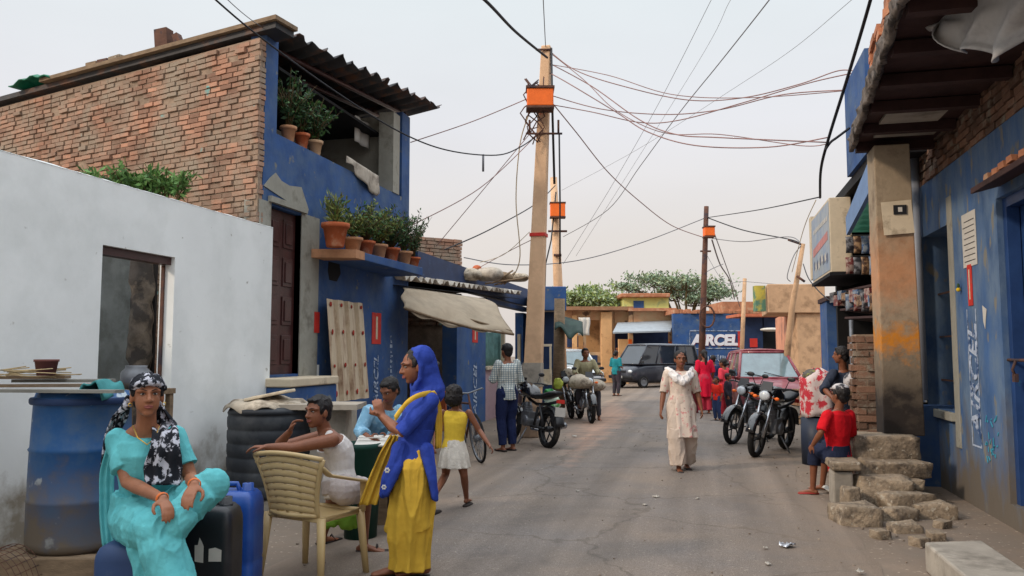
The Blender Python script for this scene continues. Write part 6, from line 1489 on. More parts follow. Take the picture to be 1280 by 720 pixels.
# --- far people
GF = 'people at the far end of the street'
walker('distant woman in a teal top and dark trousers crossing by the van', 770, 27.5, 1.55, -RGT * .2 + FWD * .3 + RGT * .5, cloth('teal_cloth', s(40, 130, 140)), cloth('plum_cloth', s(64, 58, 66), c2=s(60, 90, 80)), dict(lwr=(-.1, .2, 1.05), rwr=(.12, .2, 1.0)), 'bun', m_skin2, fem=True, sleeve=.5, group=GF)
walker('woman in a crimson dress with a long plait, seen from behind near the steel pole', 880, 19.5, 1.55, FWD * .9 - RGT * .1, cloth('crimson_cloth', s(206, 30, 60)), cloth('rose_cloth', s(190, 60, 80)), None, 'tail', m_skin2, 'kurta', fem=True, sleeve=.5, group=GF)
walker('person in dark blue beside the woman in crimson', 891, 20.5, 1.42, FWD, cloth('dark_blue_cloth', s(50, 60, 96)), cloth('brown_cloth', s(96, 76, 62)), None, 'short', m_skin2, group=GF)
walker('girl in a coral pink top among the children beside the maroon car', 904, 18.6, 1.34, -RGT * .6 + FWD * .6, cloth('coral_cloth', s(222, 70, 84)), cloth('coral_dark_cloth', s(170, 50, 60)), dict(lwr=(-.12, .22, 1.0)), 'bun', m_skin2, 'shirt', fem=True, sleeve=.5, group=GF)
walker('small child in a scarlet shirt and blue shorts beside the maroon car', 895, 17.6, .95, TOCAM * .5 - RGT * .6, cloth('scarlet_cloth', s(220, 50, 40)), cloth('denim_cloth', s(54, 66, 100)), None, 'short', m_skin2, vox=.011, sleeve=.5, group=GF)
walker('small child in dark clothes behind the child in scarlet', 909, 17.9, 1.02, TOCAM * .3 + RGT * .5, cloth('charcoal_cloth', s(48, 46, 54)), MATS['charcoal_cloth'], None, 'short', m_skin2, vox=.011, group=GF)
walker('person in a pink shirt whose head shows over the maroon car roof', 951, 25.5, 1.62, TOCAM, cloth('pink_cloth', s(200, 110, 110)), MATS['charcoal_cloth'], None, 'short', m_skin2, group=GF)
# --- 14 boy in red on the bench
J = {}
for n_, (a, b, d) in dict(pel=(1049, 572, 8.35), waist=(1048, 556, 8.35), che=(1046, 536, 8.33), nk=(1047, 513, 8.32), hd=(1050, 494, 8.30), rsh=(1062, 519, 8.35), lsh=(1034, 519, 8.25), rel=(1064, 545, 8.5), rwr=(1050, 556, 8.75),
    lel=(1026, 541, 8.2), lwr=(1016, 556, 8.3), rhip=(1054, 573, 8.4), lhip=(1043, 573, 8.3), rkn=(1034, 556, 8.75), ran=(1028, 600, 8.85), lkn=(1018, 558, 8.55), lan=(1016, 603, 8.6)).items(): J[n_] = at(a, b, D=d)
J['lan'].z = .068; J['ran'].z = .068
f14 = -RGT * .85 + FWD * .5
W14 = Fig('boy in a bright red shirt sitting on the small bench with his back turned', gD(1049, 8.35), J, .86, look=-RGT * .45 + FWD * .85, voxel=.0075, fwd=f14, fem=False, skin=m_skin2, headscale=1.06)
W14.top(cloth('red_tshirt_cloth', s(200, 26, 36)), 'shirt', .02, .45, .03, bot=.16, disp=.007)
W14.pants(cloth('navy_shorts_cloth', s(36, 42, 62)), 'shorts', .022, .03, .72); W14.hair('short', vol=1.05)
f, u, r = W14.head_frame(); mb = MB(); mb.ell(W14.hp(0, -.01, .085), (.088 * .9, .1 * .9, .05 * .9), (r, f, u)); mb.cap_tube([W14.hp(-.03, .09, .075), W14.hp(0, .13, .065), W14.hp(.03, .09, .075)], [(.02, .008)] * 3, 8); W14.garment('cap', mb, mat('pale_cap_cloth', s(190, 186, 186), c2=s(60, 60, 66), c2s=9, c2t=.54, c2w=.03, bump=.2), .004)
mb = MB(); a = J['lan']; a = V((a.x, a.y, .012)); mb.cap_tube([a + RGT * .05, a - RGT * .06, a - RGT * .15], [(.03, .01), (.036, .01), (.034, .008)], 10, side=FWD); obj('slipper', mb, mat('red_rubber', s(150, 50, 44), bump=0), W14.root)
# --- 13 man in the dark shirt
J = {}
for n_, (a, b, d) in dict(pel=(1064, 516, 10.6), waist=(1062, 503, 10.6), che=(1058, 482, 10.6), nk=(1054, 462, 10.6), hd=(1051, 444, 10.55), lsh=(1042, 467, 10.5), rsh=(1068, 467, 10.7), lel=(1030, 486, 10.3), lwr=(1040, 497, 10.1),
    rel=(1072, 486, 10.6), rwr=(1060, 498, 10.3), rhip=(1070, 518, 10.6), lhip=(1058, 518, 10.55), rkn=(1050, 520, 10.2), ran=(1048, 566, 10.2), lkn=(1040, 520, 10.2), lan=(1040, 566, 10.25)).items(): J[n_] = at(a, b, D=d)
J['lan'].z = .075; J['ran'].z = .075
W13 = Fig('man in a dark grey shirt perched beyond the boy in red', gD(1062, 10.6), J, .98, look=-RGT * .7 + FWD * .5, voxel=.01, fwd=-RGT * .7 - FWD * .5, fem=False, skin=m_skin2)
W13.top(cloth('slate_shirt_cloth', s(52, 58, 72)), 'shirt', .022, .6, .03, disp=.007); W13.pants(MATS['charcoal_cloth'], 'trousers'); W13.hair('short', vol=1.05)
mb = MB(); fbox(mb, 1056, 1076, 527, 565, 10.5, .35, zbot=0); tag(obj('wooden_crate', mb, m_wood, bevel=.01), 'wooden box under the man in the dark grey shirt', 'crate')
# ---------------------------------------------------------------- vehicles
def local_thing(name, label, cat, group=None): return thing(name, label, cat, (0, 0, 0), group)
m_spoke = m_steel
def wheel_parts(t, c, r, wd, axis=(0, 1, 0), name='wheel', spokes=0, rimm=None, hubr=.35, disc=False):
    """tyre and rim; spokes drawn as rods"""
    w = MB(); ax = V(axis); prof = []
    for a in range(13):
        th = pi * a / 12; prof.append((r - wd * .55 + wd * .55 * sin(th), -cos(th) * wd / 2))
    prof = [(r - wd * .62, -wd * .4)] + prof + [(r - wd * .62, wd * .4)]
    w.lathe(c, prof, 30, axis); ty = obj(name, w, m_rubber, t)
    w = MB(); ri = r - wd * .6
    if spokes:
        w.lathe(c, [(ri - .02, -wd * .3), (ri, -wd * .38), (ri, wd * .38), (ri - .02, wd * .3), (ri - .02, -wd * .3)], 30, axis)
        a1 = ax.orthogonal().normalized(); a2 = ax.cross(a1)
        for q in range(spokes):
            an = 2 * pi * q / spokes; d = a1 * cos(an) + a2 * sin(an); 
            w.tube([V(c) + d * .03 + ax * (.03 if q % 2 else -.03), V(c) + d * (ri - .01)], .012 if spokes < 8 else .0035, 5)
        w.lathe(c, [(.03, -.05), (.045, -.05), (.045, .05), (.03, .05)], 12, axis, caps=True)
    else:
        w.lathe(c, [(ri, -wd * .4), (ri * .92, -wd * .42), (ri * .8, -wd * .30), (ri * .3, -wd * .36), (.01, -wd * .38)], 24, axis); w.lathe(c, [(ri, wd * .4), (ri * .92, wd * .42), (ri * .8, wd * .30), (ri * .3, wd * .36), (.01, wd * .38)], 24, axis)
    sub = obj('rim', w, rimm or m_steel, None, origin=(0, 0, 0)); sub.parent = ty; sub.location = (0, 0, 0)
    for k_ in ('label', 'category'):
        if k_ in sub: del sub[k_]
    return ty
def motorcycle(label, paint, group='motorcycles parked along the street', tint=None):
    t = local_thing('motorcycle', label, 'motorcycle', group)      # front toward +X
    fw, rw = V((.66, 0, .30)), V((-.62, 0, .30))
    wheel_parts(t, fw, .30, .09, spokes=6, rimm=m_black, name='front_wheel'); wheel_parts(t, rw, .30, .11, spokes=6, rimm=m_black, name='rear_wheel')
    mb = MB()
    for s_ in (-1, 1): mb.tube([fw + V((0, .07 * s_, 0)), V((.52, .075 * s_, .55)), V((.38, .08 * s_, .88))], [.028, .024, .02], 10)
    mb.tube([V((.38, -.1, .86)), V((.38, .1, .86))], .025, 8); obj('fork', mb, m_chrome, t)
    mb = MB(); 
    def fen(c, a0, a1, r, hw):
        def fn(u, v):
            a = radians(a0 + (a1 - a0) * u); rr = r + .02 * sin(pi * v); return V((c.x + rr * cos(a), (v - .5) * 2 * hw, c.z + rr * sin(a)))
        return fn
    mb.sheet(fen(fw, -5 + 20, 150, .33, .06), 16, 6, .008); obj('front_fender', mb, paint, t)
    mb = MB(); mb.sheet(fen(rw, 30, 170, .34, .075), 16, 6, .008); obj('rear_fender', mb, m_black, t)
    mb = MB(); mb.tube([(.3, 0, .83), (.1, 0, .72), (-.15, 0, .66), (-.5, 0, .68), (-.85, 0, .74)], .025, 8); mb.tube([(.33, 0, .74), (.22, 0, .35), (-.1, 0, .28), (-.2, 0, .62)], .024, 8)
    for s_ in (-1, 1): mb.tube([(-.15, .08 * s_, .30), (-.62, .09 * s_, .30)], .02, 8); mb.tube([(-.58, .09 * s_, .33), (-.42, .09 * s_, .66)], [.03, .025], 10)
    obj('frame', mb, m_black, t)
    mb = MB(); L_ = [(.36, .05, .06, .80), (.30, .11, .12, .83), (.15, .15, .15, .86), (-.02, .13, .12, .83), (-.12, .09, .06, .78)]
    rs = [[V((x, a * cos(q) , z + b * sin(q) * (1 if sin(q) > 0 else .7))) for q in [2 * pi * i / 16 for i in range(16)]] for x, a, b, z in L_]; mb.rings(rs); obj('fuel_tank', mb, paint, t)
    mb = MB(); L_ = [(-.10, .09, .035, .80), (-.25, .13, .045, .79), (-.45, .13, .05, .80), (-.70, .12, .05, .85), (-.82, .08, .03, .87)]
    rs = [[V((x, a * cos(q), z + b * sin(q))) for q in [2 * pi * i / 14 for i in range(14)]] for x, a, b, z in L_]; mb.rings(rs); obj('seat', mb, m_black, t)
    mb = MB(); mb.box((.05, 0, .42), (.26, .2, .22)); mb.lathe((.12, 0, .50), [(.07, 0), (.09, .02), (.07, .03), (.09, .05), (.07, .06), (.09, .08), (.07, .09), (.09, .11), (.07, .12), (.07, .18)], 12, (.35, 0, 1), caps=True); mb.lathe((0, -.13, .38), [(.02, 0), (.09, .01), (.09, .26), (.02, .27)], 14, (0, 1, 0)); obj('engine', mb, m_steel, t, bevel=.01)
    mb = MB(); mb.tube([(.17, -.06, .52), (.26, -.09, .42), (.18, -.12, .24), (-.1, -.14, .24)], .02, 8); mb.tube([(-.1, -.15, .25), (-.35, -.16, .28), (-.78, -.18, .38)], [.03, .045, .048], 12); obj('exhaust', mb, m_chrome, t)
    mb = MB()
    for s_ in (-1, 1): mb.tube([(.36, 0, .95), (.34, .12 * s_, .99), (.28, .28 * s_, 1.0), (.22, .38 * s_, .98)], [.013, .013, .014, .017], 8)
    obj('handlebar', mb, m_black, t)
    mb = MB(); mb.ell((.47, 0, .88), (.07, .10, .09)); hh = obj('headlamp_housing', mb, paint, t)
    mb = MB(); mb.ell((.515, 0, .88), (.035, .08, .068)); sub = obj('headlamp', mb, glass('lamp_glass', s(190, 196, 200), .1), t)
    mb = MB(); mb.prism([(.50, -.09, .95), (.50, .09, .95), (.43, .075, 1.08), (.43, -.075, 1.08)], (-.015, 0, 0)); mb.ell((.40, 0, 1.0), (.05, .08, .035)); obj('visor', mb, m_black, t)
    for s_ in (-1, 1):
        mb = MB(); mb.tube([(.31, .22 * s_, 1.0), (.33, .27 * s_, 1.12)], .006, 6); mb.ell((.33, .30 * s_, 1.15), (.015, .06, .035)); obj('mirror', mb, m_black, t)
        mb = MB(); mb.ell((.45, .16 * s_, .85), (.025, .035, .025)); mb.tube([(.43, .06 * s_, .86), (.44, .14 * s_, .85)], .008, 6); obj('indicator', mb, m_orange, t)
    mb = MB(); mb.box((-.92, 0, .58), (.01, .18, .14)); obj('number_plate', mb, m_paper, t); mb = MB(); mb.box((-.90, 0, .74), (.05, .12, .06)); obj('tail_lamp', mb, m_red, t)
    mb = MB(); mb.box((.62, 0, .64), (.012, .2, .06), (V((.3, 0, 1)).normalized(), YH, V((1, 0, -.3)).normalized())); 
    mb = MB(); mb.tube([(-.05, .1, .27), (-.1, .26, .01)], .012, 6); obj('side_stand', mb, m_steel, t)
    return t
m_bikeblk = mat('glossy_black_paint', s(18, 19, 24), rough=.2, var=.1, bump=0, spec=.6, coat=.7)
def place(t, p, heading, lean=0):
    t.location = p; h = V(heading); t.rotation_mode = 'XYZ'; t.rotation_euler = (lean, 0, math.atan2(h.y, h.x))
# nearest: front wheel bottom at (945,573)
b1 = motorcycle('glossy black motorcycle with its front wheel turned toward us, right of the walking woman', m_bikeblk)
fwp = grd(944, 572); hdg = (TOCAM * .80 - RGT * .60).normalized(); place(b1, fwp - hdg * .66, hdg, radians(-7))
G_M = 'motorcycles parked along the street'
pz = grd(922, 545) ; hd2 = (TOCAM * .72 - RGT * .7).normalized()
b2 = dup(b1, (0, 0, 0), 0, 'second black motorcycle half hidden behind the nearest one', G_M); place(b2, gD(937, 13.6), hd2, radians(-7))
b3 = dup(b1, (0, 0, 0), 0, 'black motorcycle parked close beside the man in the checked shirt', G_M); hd3 = (FWD * .9 - RGT * .45).normalized(); place(b3, gD(661, 13.2), hd3, radians(6))
hd4 = (TOCAM * .95 + RGT * .1).normalized(); b4 = dup(b1, (0, 0, 0), 0, 'motorcycle carrying a rider and pale load at the left side of the street', G_M); place(b4, gD(731, 17.6), hd4)
b5 = dup(b1, (0, 0, 0), 0, 'motorcycle with pale sacks standing behind the stall cage', G_M); place(b5, gD(708, 18.9), hd4, radians(7))
# rider
bz = gD(731, 17.9); J, k = std(bz, hd4, 1.62, dict(pel=(0, -.0, .86), waist=(0, .0, .98), che=(0, .03, 1.14), nk=(0, .05, 1.30), hd=(0, .08, 1.45), rsh=(.17, .04, 1.26), lsh=(-.17, .04, 1.26), rel=(.25, .16, 1.05), lel=(-.25, .16, 1.05), rwr=(.27, .40, 1.0), lwr=(-.27, .40, 1.0),
    rhip=(.09, 0, .84), lhip=(-.09, 0, .84), rkn=(.2, .34, .70), lkn=(-.2, .34, .70), ran=(.16, .15, .35), lan=(-.26, .2, .08)))
J = {a: p for a, p in J.items()}
Wr = Fig('rider in khaki sitting on the motorcycle at the left side of the street', bz, J, k, look=hd4 + RGT * .2, voxel=.012, fwd=hd4, fem=False, skin=m_skin2)
Wr.top(cloth('khaki_shirt_cloth', s(150, 142, 112)), 'shirt', .025, .95, .03); Wr.pants(cloth('olive_trouser_cloth', s(74, 74, 80)), 'trousers'); Wr.hair('short')
for i, (px, py, D, r, lb) in enumerate(((726, 478, 17.2, (.28, .2, .16), 'pale sack slung across the front of the ridden motorcycle'), (746, 482, 17.4, (.2, .18, .14), 'smaller pale sack hanging right of the rider'), (712, 470, 18.6, (.26, .22, .2), 'grey sack piled left of the rider'))):
    blob('sack', lb, 'sack', at(px, py, D=D), r, m_sack, group='sacks around the ridden motorcycle')
# bicycle behind the girl
def bicycle(label):
    t = local_thing('bicycle', label, 'bicycle')
    for x, n_ in ((.52, 'front_wheel'), (-.52, 'rear_wheel')): wheel_parts(t, (x, 0, .34), .34, .035, spokes=28, name=n_)
    mb = MB(); a, b, c, d = V((.36, 0, .80)), V((-.15, 0, .78)), V((-.05, 0, .29)), V((-.52, 0, .34))
    for p, q in ((a, b), (a + V((.02, 0, -.1)), c), (b + V((-.02, 0, .08)), c), (b, d), (c, d)): mb.tube([p, q], .016, 8)
    mb.tube([a + V((-.02, 0, .14)), a, V((.42, 0, .55)), V((.52, 0, .34))], .015, 8); obj('frame', mb, m_rust, t)
    mb = MB(); mb.tube([(.2, -.26, .96), (.36, -.2, .98), (.34, 0, .94), (.36, .2, .98), (.2, .26, .96)], .012, 8); obj('handlebar', mb, m_steel, t)
    mb = MB(); mb.ell((-.18, 0, .90), (.14, .08, .035)); obj('saddle', mb, m_black, t)
    mb = MB(); mb.box((-.50, 0, .72), (.36, .14, .015)); mb.tube([(-.62, .05, .71), (-.52, .05, .34)], .006, 5); mb.tube([(-.62, -.05, .71), (-.52, -.05, .34)], .006, 5); obj('carrier', mb, m_steel, t)
    mb = MB(); mb.tube([(-.05, -.05, .29), (.05, -.06, .16)], .01, 6); mb.box((.05, -.10, .16), (.08, .08, .02)); mb.lathe((-.05, -.03, .29), [(.01, 0), (.09, 0), (.09, .006), (.01, .006)], 20, (0, 1, 0)); obj('pedal', mb, m_steel, t)
    return t
bc = bicycle('old black bicycle leaning by the blue pillar behind the little girl'); hb = (TOCAM * .85 + RGT * .3).normalized(); place(bc, gD(593, 11.3) - hb * .2, hb, radians(8))
# cars
def car(label, name, cat, paint, prof, roof, W_, wheels, r=.27, win=.1, dark=None, roofm=None, front='hatch'):
    """prof: list (x, zlow, zbelt, halfwidth); roof: (x, z, halfwidth) from windscreen base to tail"""
    t = local_thing(name, label, cat)
    mb = MB(); rs = []
    for x, z0, z1, hw in prof:
        ring = []
        for i in range(24):
            a = 2 * pi * i / 24; ca, sa = cos(a), sin(a); e = .38
            ring.append(V((x, hw * (abs(ca) ** e) * (1 if ca >= 0 else -1), (z0 + z1) / 2 + (z1 - z0) / 2 * (abs(sa) ** e) * (1 if sa >= 0 else -1))))
        rs.append(ring)
    mb.rings(rs); body = obj('body', mb, paint, t)
    # greenhouse
    belt = roof['belt']; mb = MB()
    xs, ze = roof['top'], roof['z']; hb, ht = roof['hb'], roof['ht']; x0, x1, x2, x3 = roof['x']      # base front, top front, top rear, base rear
    def P4(x, z, h): return [V((x, h, z)), V((x, -h, z))]
    b = [V((x0, hb - .05, belt)), V((x0, -hb + .05, belt)), V((x3, -hb + .03, belt)), V((x3, hb - .03, belt))]; tp4 = [V((x1, ht - .04, ze)), V((x1, -ht + .04, ze)), V((x2, -ht, ze - .02)), V((x2, ht, ze - .02))]
    gl = glass(roof.get('gl', 'car_glass'), roof.get('gc', s(84, 106, 112)), .08)
    mb.hexa(b, tp4); obj('window_glass', mb, gl, t, bevel=.03)
    mb = MB(); rt = [V((p.x, p.y * 1.02, p.z)) for p in tp4]; 
    mb.sheet(lambda u, v: (tp4[0].lerp(tp4[3], u)).lerp(tp4[1].lerp(tp4[2], u), v) + V((0, 0, .02 + .05 * (sin(pi * v) ** .5) * (sin(pi * (.12 + .76 * u))))), 12, 12, -.03); obj('roof', mb, roofm or paint, t)
    mb = MB()
    def bar(p, q, r_=.03): mb.tube([p, q], r_, 8)
    for i, j in ((0, 0), (1, 1), (2, 2), (3, 3)): bar(b[i], tp4[j], .035)
    for s_ in (0, 1):
        pa, pb = (b[0], b[3]) if s_ == 0 else (b[1], b[2]); qa, qb = (tp4[0], tp4[3]) if s_ == 0 else (tp4[1], tp4[2])
        for f_ in roof['pillars']: bar(pa.lerp(pb, f_), qa.lerp(qb, (f_ - .0)), .03)
        bar(pa, pb, .025); bar(qa, qb, .03)
    bar(b[0], b[1], .025); bar(tp4[0], tp4[1], .03); bar(tp4[2], tp4[3], .03); obj('window_frame', mb, paint, t)
    for (x, n_) in wheels:
        for s_ in (-1, 1): wheel_parts(t, (x, s_ * (W_ / 2 - .09), r), r, .16, name='wheel')
    xf = prof[-1][0]; hz_ = roof.get('lamp', .6)
    for s_ in (-1, 1):
        mb = MB(); mb.ell((xf - .06, s_ * (W_ / 2 - .24), hz_), (.07, .13, .075)); obj('headlight', mb, MATS['lamp_glass'], t)
        mb = MB(); mb.box((x0 - .05, s_ * (W_ / 2 + .06), belt + .08), (.05, .14, .1)); obj('mirror', mb, m_black, t, bevel=.01)
        mb = MB(); mb.box((prof[0][0] + .02, s_ * (W_ / 2 - .16), hz_ + .1), (.04, .12, .2)); obj('tail_light', mb, m_red, t)
    mb = MB(); mb.box((xf - .01, 0, hz_), (.05, W_ * .42, .09)); obj('grille', mb, m_black, t)
    mb = MB(); mb.box((xf + .0, 0, hz_ - .22), (.12, W_ * .92, .13)); obj('bumper', mb, dark or m_black, t, bevel=.03)
    mb = MB(); mb.box((xf + .065, 0, hz_ - .22), (.01, .36, .09)); obj('number_plate', mb, m_paper, t)
    for s_ in (-1, 1):
        for dx_ in (.35, -.5): mb = MB(); mb.box(((x0 + x3) / 2 + dx_, s_ * (W_ / 2 - .005), belt - .08), (.12, .02, .02)); obj('door_handle', mb, m_black, t)
    mb = MB(); mb.tube([(x0 - .02, .3, belt + .02), (x0 - .25 * 0 - .1, -.1, belt + .12)], .008, 5); mb.tube([(x0 - .02, -.1, belt + .02), (x0 - .1, -.5, belt + .12)], .008, 5); obj('wiper', mb, m_black, t)
    return t
m_maroon = mat('dusty_maroon_paint', s(122, 46, 58), rough=.4, var=.12, scale=3, bump=.03, coat=.3, c2=s(156, 96, 98), c2s=2.5, c2t=.58, c2w=.12)
m_vanb = mat('dark_blue_black_paint', s(34, 38, 50), rough=.35, var=.1, bump=0, coat=.4, c2=s(90, 90, 96), c2s=2, c2t=.62, c2w=.15); m_silver = mat('silver_roof_paint', s(128, 134, 142), rough=.4, var=.08, bump=0, metal=.3)
c1 = car('dusty maroon small car parked facing us behind the motorcycles', 'parked_car', 'car', m_maroon,
    [(-1.62, .35, .80, .55), (-1.58, .25, .86, .66), (-1.2, .2, .90, .71), (0, .2, .90, .72), (.75, .2, .88, .71), (1.2, .22, .80, .69), (1.55, .26, .70, .64), (1.66, .34, .62, .54)],
    dict(belt=.87, top=None, z=1.42, hb=.70, ht=.53, x=(.85, .18, -1.2, -1.58), pillars=(.38, .72), lamp=.60), 1.44, ((1.08, 'f'), (-1.05, 'r')))
place(c1, gD(952, 19.2), (TOCAM * .98 - RGT * .12).normalized()); c1.scale = (1.05, 1.05, 1.05)
v1 = car('dark minivan with a silver roof standing across the far end of the street', 'parked_van', 'van', m_vanb,
    [(-1.82, .35, .92, .60), (-1.78, .25, .98, .68), (-1.2, .2, 1.0, .72), (0, .2, 1.0, .72), (1.1, .2, .98, .72), (1.5, .24, .9, .70), (1.74, .3, .78, .64), (1.80, .38, .70, .56)],
    dict(gl='dark_van_glass', gc=s(36, 42, 50), belt=.98, top=None, z=1.74, hb=.72, ht=.60, x=(1.42, .92, -1.66, -1.78), pillars=(.27, .58, .8), lamp=.68), 1.48, ((1.22, 'f'), (-1.15, 'r')), roofm=m_silver)
place(v1, gD(818, 34.5), (-RGT * .86 - FWD * .55).normalized()); v1.scale = (1.06, 1.06, 1.02)
m_whitecar = mat('white_car_paint', s(198, 204, 208), rough=.3, var=.04, bump=0, coat=.3)
c2_ = car('white car partly hidden behind the rider at the far left of the street', 'parked_car', 'car', m_whitecar,
    [(-1.62, .35, .80, .55), (-1.58, .25, .86, .66), (-1.2, .2, .90, .71), (0, .2, .90, .72), (.75, .2, .88, .71), (1.2, .22, .80, .69), (1.55, .26, .70, .64), (1.66, .34, .62, .54)],
    dict(belt=.87, top=None, z=1.42, hb=.70, ht=.56, x=(.85, .30, -1.25, -1.58), pillars=(.38, .72), lamp=.60), 1.44, ((1.08, 'f'), (-1.05, 'r')))
place(c2_, gD(714, 33), (TOCAM * .9 + RGT * .3).normalized()); c2_.scale = (1.08, 1.08, 1.08)
# ---------------------------------------------------------------- nearer things
# blue drum
m_drum = mat('scuffed_blue_drum', s(36, 84, 136), rough=.5, var=.2, scale=3, bump=.15, bscale=12, c2=s(84, 98, 110), c2s=3, c2t=.58, c2w=.14, c3=s(170, 182, 190), c3s=9, c3t=.68, dirt=(s(106, 96, 84), .5))
D0 = 5.35; bp = at(97, 681, D=D0); hdr = at(97, 489, D=D0).z - bp.z; rdr = .305
t = thing('plastic_drum', 'big scuffed blue plastic drum with boards piled on top', 'drum', bp)
prof = [(.01, 0), (rdr * .93, 0), (rdr * .99, .03), (rdr, .06), (rdr, hdr * .30), (rdr * 1.02, hdr * .31), (rdr, hdr * .325), (rdr * .985, hdr * .62), (rdr * 1.015, hdr * .635), (rdr * .98, hdr * .65), (rdr * .95, hdr * .92), (rdr * 1.0, hdr * .935), (rdr * 1.0, hdr * .965), (rdr * .93, hdr * .97), (rdr * .90, hdr), (.01, hdr)]
mb = MB(); mb.lathe(bp, prof, 40); obj('drum', mb, m_drum, t)
mb = MB(); mb.lathe(bp + V((0, 0, hdr * .935)), [(rdr * 1.01, -.012), (rdr * 1.03, 0), (rdr * 1.03, .02), (rdr * 1.01, .03)], 40); obj('lid_ring', mb, m_blue_dk, t)
mb = MB()
for k in range(5): mb.box(V((bp.x, bp.y, 0)) + RGT * R(-.05, .1) + FWD * (k - 2) * .13 + V((0, 0, (bp.z - .004) / 2 + (0 if k % 2 else -.0))), (R(.7, .95), .11, bp.z - .006), ((RGT + FWD * R(-.08, .08)).normalized(), (FWD - RGT * .0).normalized(), UP), 0)
tag(obj('wooden_pallet', mb, m_wood, bevel=.012), 'split wooden planks lying under the big blue drum', 'planks')
# stuff on the drum: one board each
topz = bp.z + hdr
G = 'boards piled on the blue drum'
m_greyb = mat('grey_weathered_board', s(132, 130, 122), var=.25, scale=4, bump=.4, stretch=(1, 6, 6))
for k, (x0, x1, y0_, y1_, D, mm, lb) in enumerate(((0, 150, 487, 481, 5.1, m_greyb, 'lowest grey board on the drum sticking out left'), (-15, 110, 478, 488, 5.3, m_wood, 'brown board crossing the drum top at a slant'), (20, 140, 480, 478, 5.5, m_greyb, 'grey board at the back of the drum top'), (-20, 85, 470, 476, 5.4, m_wood, 'uppermost straw coloured board at the left of the drum top'))):
    a = at(x0, y0_, D=D); b = at(x1, y1_, D=D + R(-.1, .1)); z0_ = topz + .005 + k * .024; a.z = z0_ + .002; b.z = z0_ + .004
    d = (b - a).normalized(); mb = MB(); mb.box((a + b) / 2 + UP * .008, ((b - a).length, .11, .02), (d, UP.cross(d).normalized(), UP)); mb.jitter(.006, 4, k)
    tag(obj('board', mb, mm), lb, 'board', G)
mb = MB(); c = at(22, 466, D=5.35); c.z = topz + .10
for k in range(36): a = c + V((R(-.25, .25), R(-.15, .15), R(0, .04))); mb.tube([a, a + RGT * R(.1, .25) + UP * R(-.02, .03) + FWD * R(-.06, .06)], .0035, 4)
tag(obj('straw_bundle', mb, mat('dry_straw', s(172, 150, 112), bump=0, var=.2)), 'bundle of dry straw at the left end of the boards on the drum', 'straw')
c = at(57, 478, D=5.3); c.z = topz + .106
mb = MB(); mb.lathe(c, [(.01, 0), (.055, 0), (.07, .09), (.076, .09), (.076, .105), (.064, .105), (.06, .03), (.01, .03)], 20); tag(obj('flower_pot', mb, mat('brown_plastic', s(110, 66, 60), rough=.6, bump=.05)), 'small empty brown pot standing on the boards of the drum', 'pot')
c = at(128, 484, D=5.25); c.z = topz + .03
mb = MB(); mb.sheet(lambda u, v: c + RGT * (u - .5) * .17 + FWD * (v - .5) * .3 + V((0, 0, .04 + .015 * sin(u * 11 + v * 5) - .10 * (2 * abs(u - .5)) ** 3)), 18, 10, .01); tag(obj('folded_cloth', mb, cloth('dull_teal_cloth', s(70, 136, 138))), 'turquoise cloth lying on the right side of the drum top', 'cloth')
c = at(172, 462, D=5.6); c.z = 1.38; 
# round metal pot behind the woman's head on the wall sill
mb = MB(); c = at(170, 470, D=5.8); mb.lathe(c - UP * .09, [(.01, 0), (.07, 0), (.105, .05), (.10, .12), (.07, .15), (.075, .165), (.06, .165), (.01, .16)], 18)
pz_ = c.z - .09
tag(obj('metal_pot', mb, m_steel), 'round dull metal pot behind the head of the woman in turquoise', 'pot')
mb = MB(); mb.bb(c.x - .2, c.x + .2, c.y - .18, c.y + .18, pz_ - .04, pz_ - .002)
for dx in (-.17, .17):
    for dy in (-.15, .15): mb.bb(c.x + dx - .02, c.x + dx + .02, c.y + dy - .02, c.y + dy + .02, 0, pz_ - .041)
tag(obj('wooden_stand', mb, m_wood), 'tall wooden stand holding the metal pot by the doorway', 'stand')
# wire mesh heap at the lower left
mb = MB(); c = gD(12, 4.9)
for k in range(16):
    a = pi * k / 15; mb.tube([c + RGT * cos(a) * .2 + UP * (.02 + .30 * sin(a)) + FWD * .15 * y for y in (-1, 0, 1)], .0025, 4)
for j in range(7): mb.tube([c + RGT * cos(pi * k / 15) * .2 + UP * (.02 + .30 * sin(pi * k / 15)) + FWD * .05 * (j - 3) for k in range(16)], .0025, 4)
tag(obj('wire_basket', mb, m_rust), 'bent wire mesh basket at the lower left corner', 'basket')
mb = MB(); a = gD(5, 4.7, .05); b = gD(140, 4.85, .05); d = (b - a).normalized(); mb.box((a + b) / 2, ((b - a).length, .12, .09), (d, UP.cross(d), UP)); mb.jitter(.012, 4)
tag(obj('timber_beam', mb, m_wood, bevel=.01), 'grey wooden beam on the ground in front of the drum', 'beam')
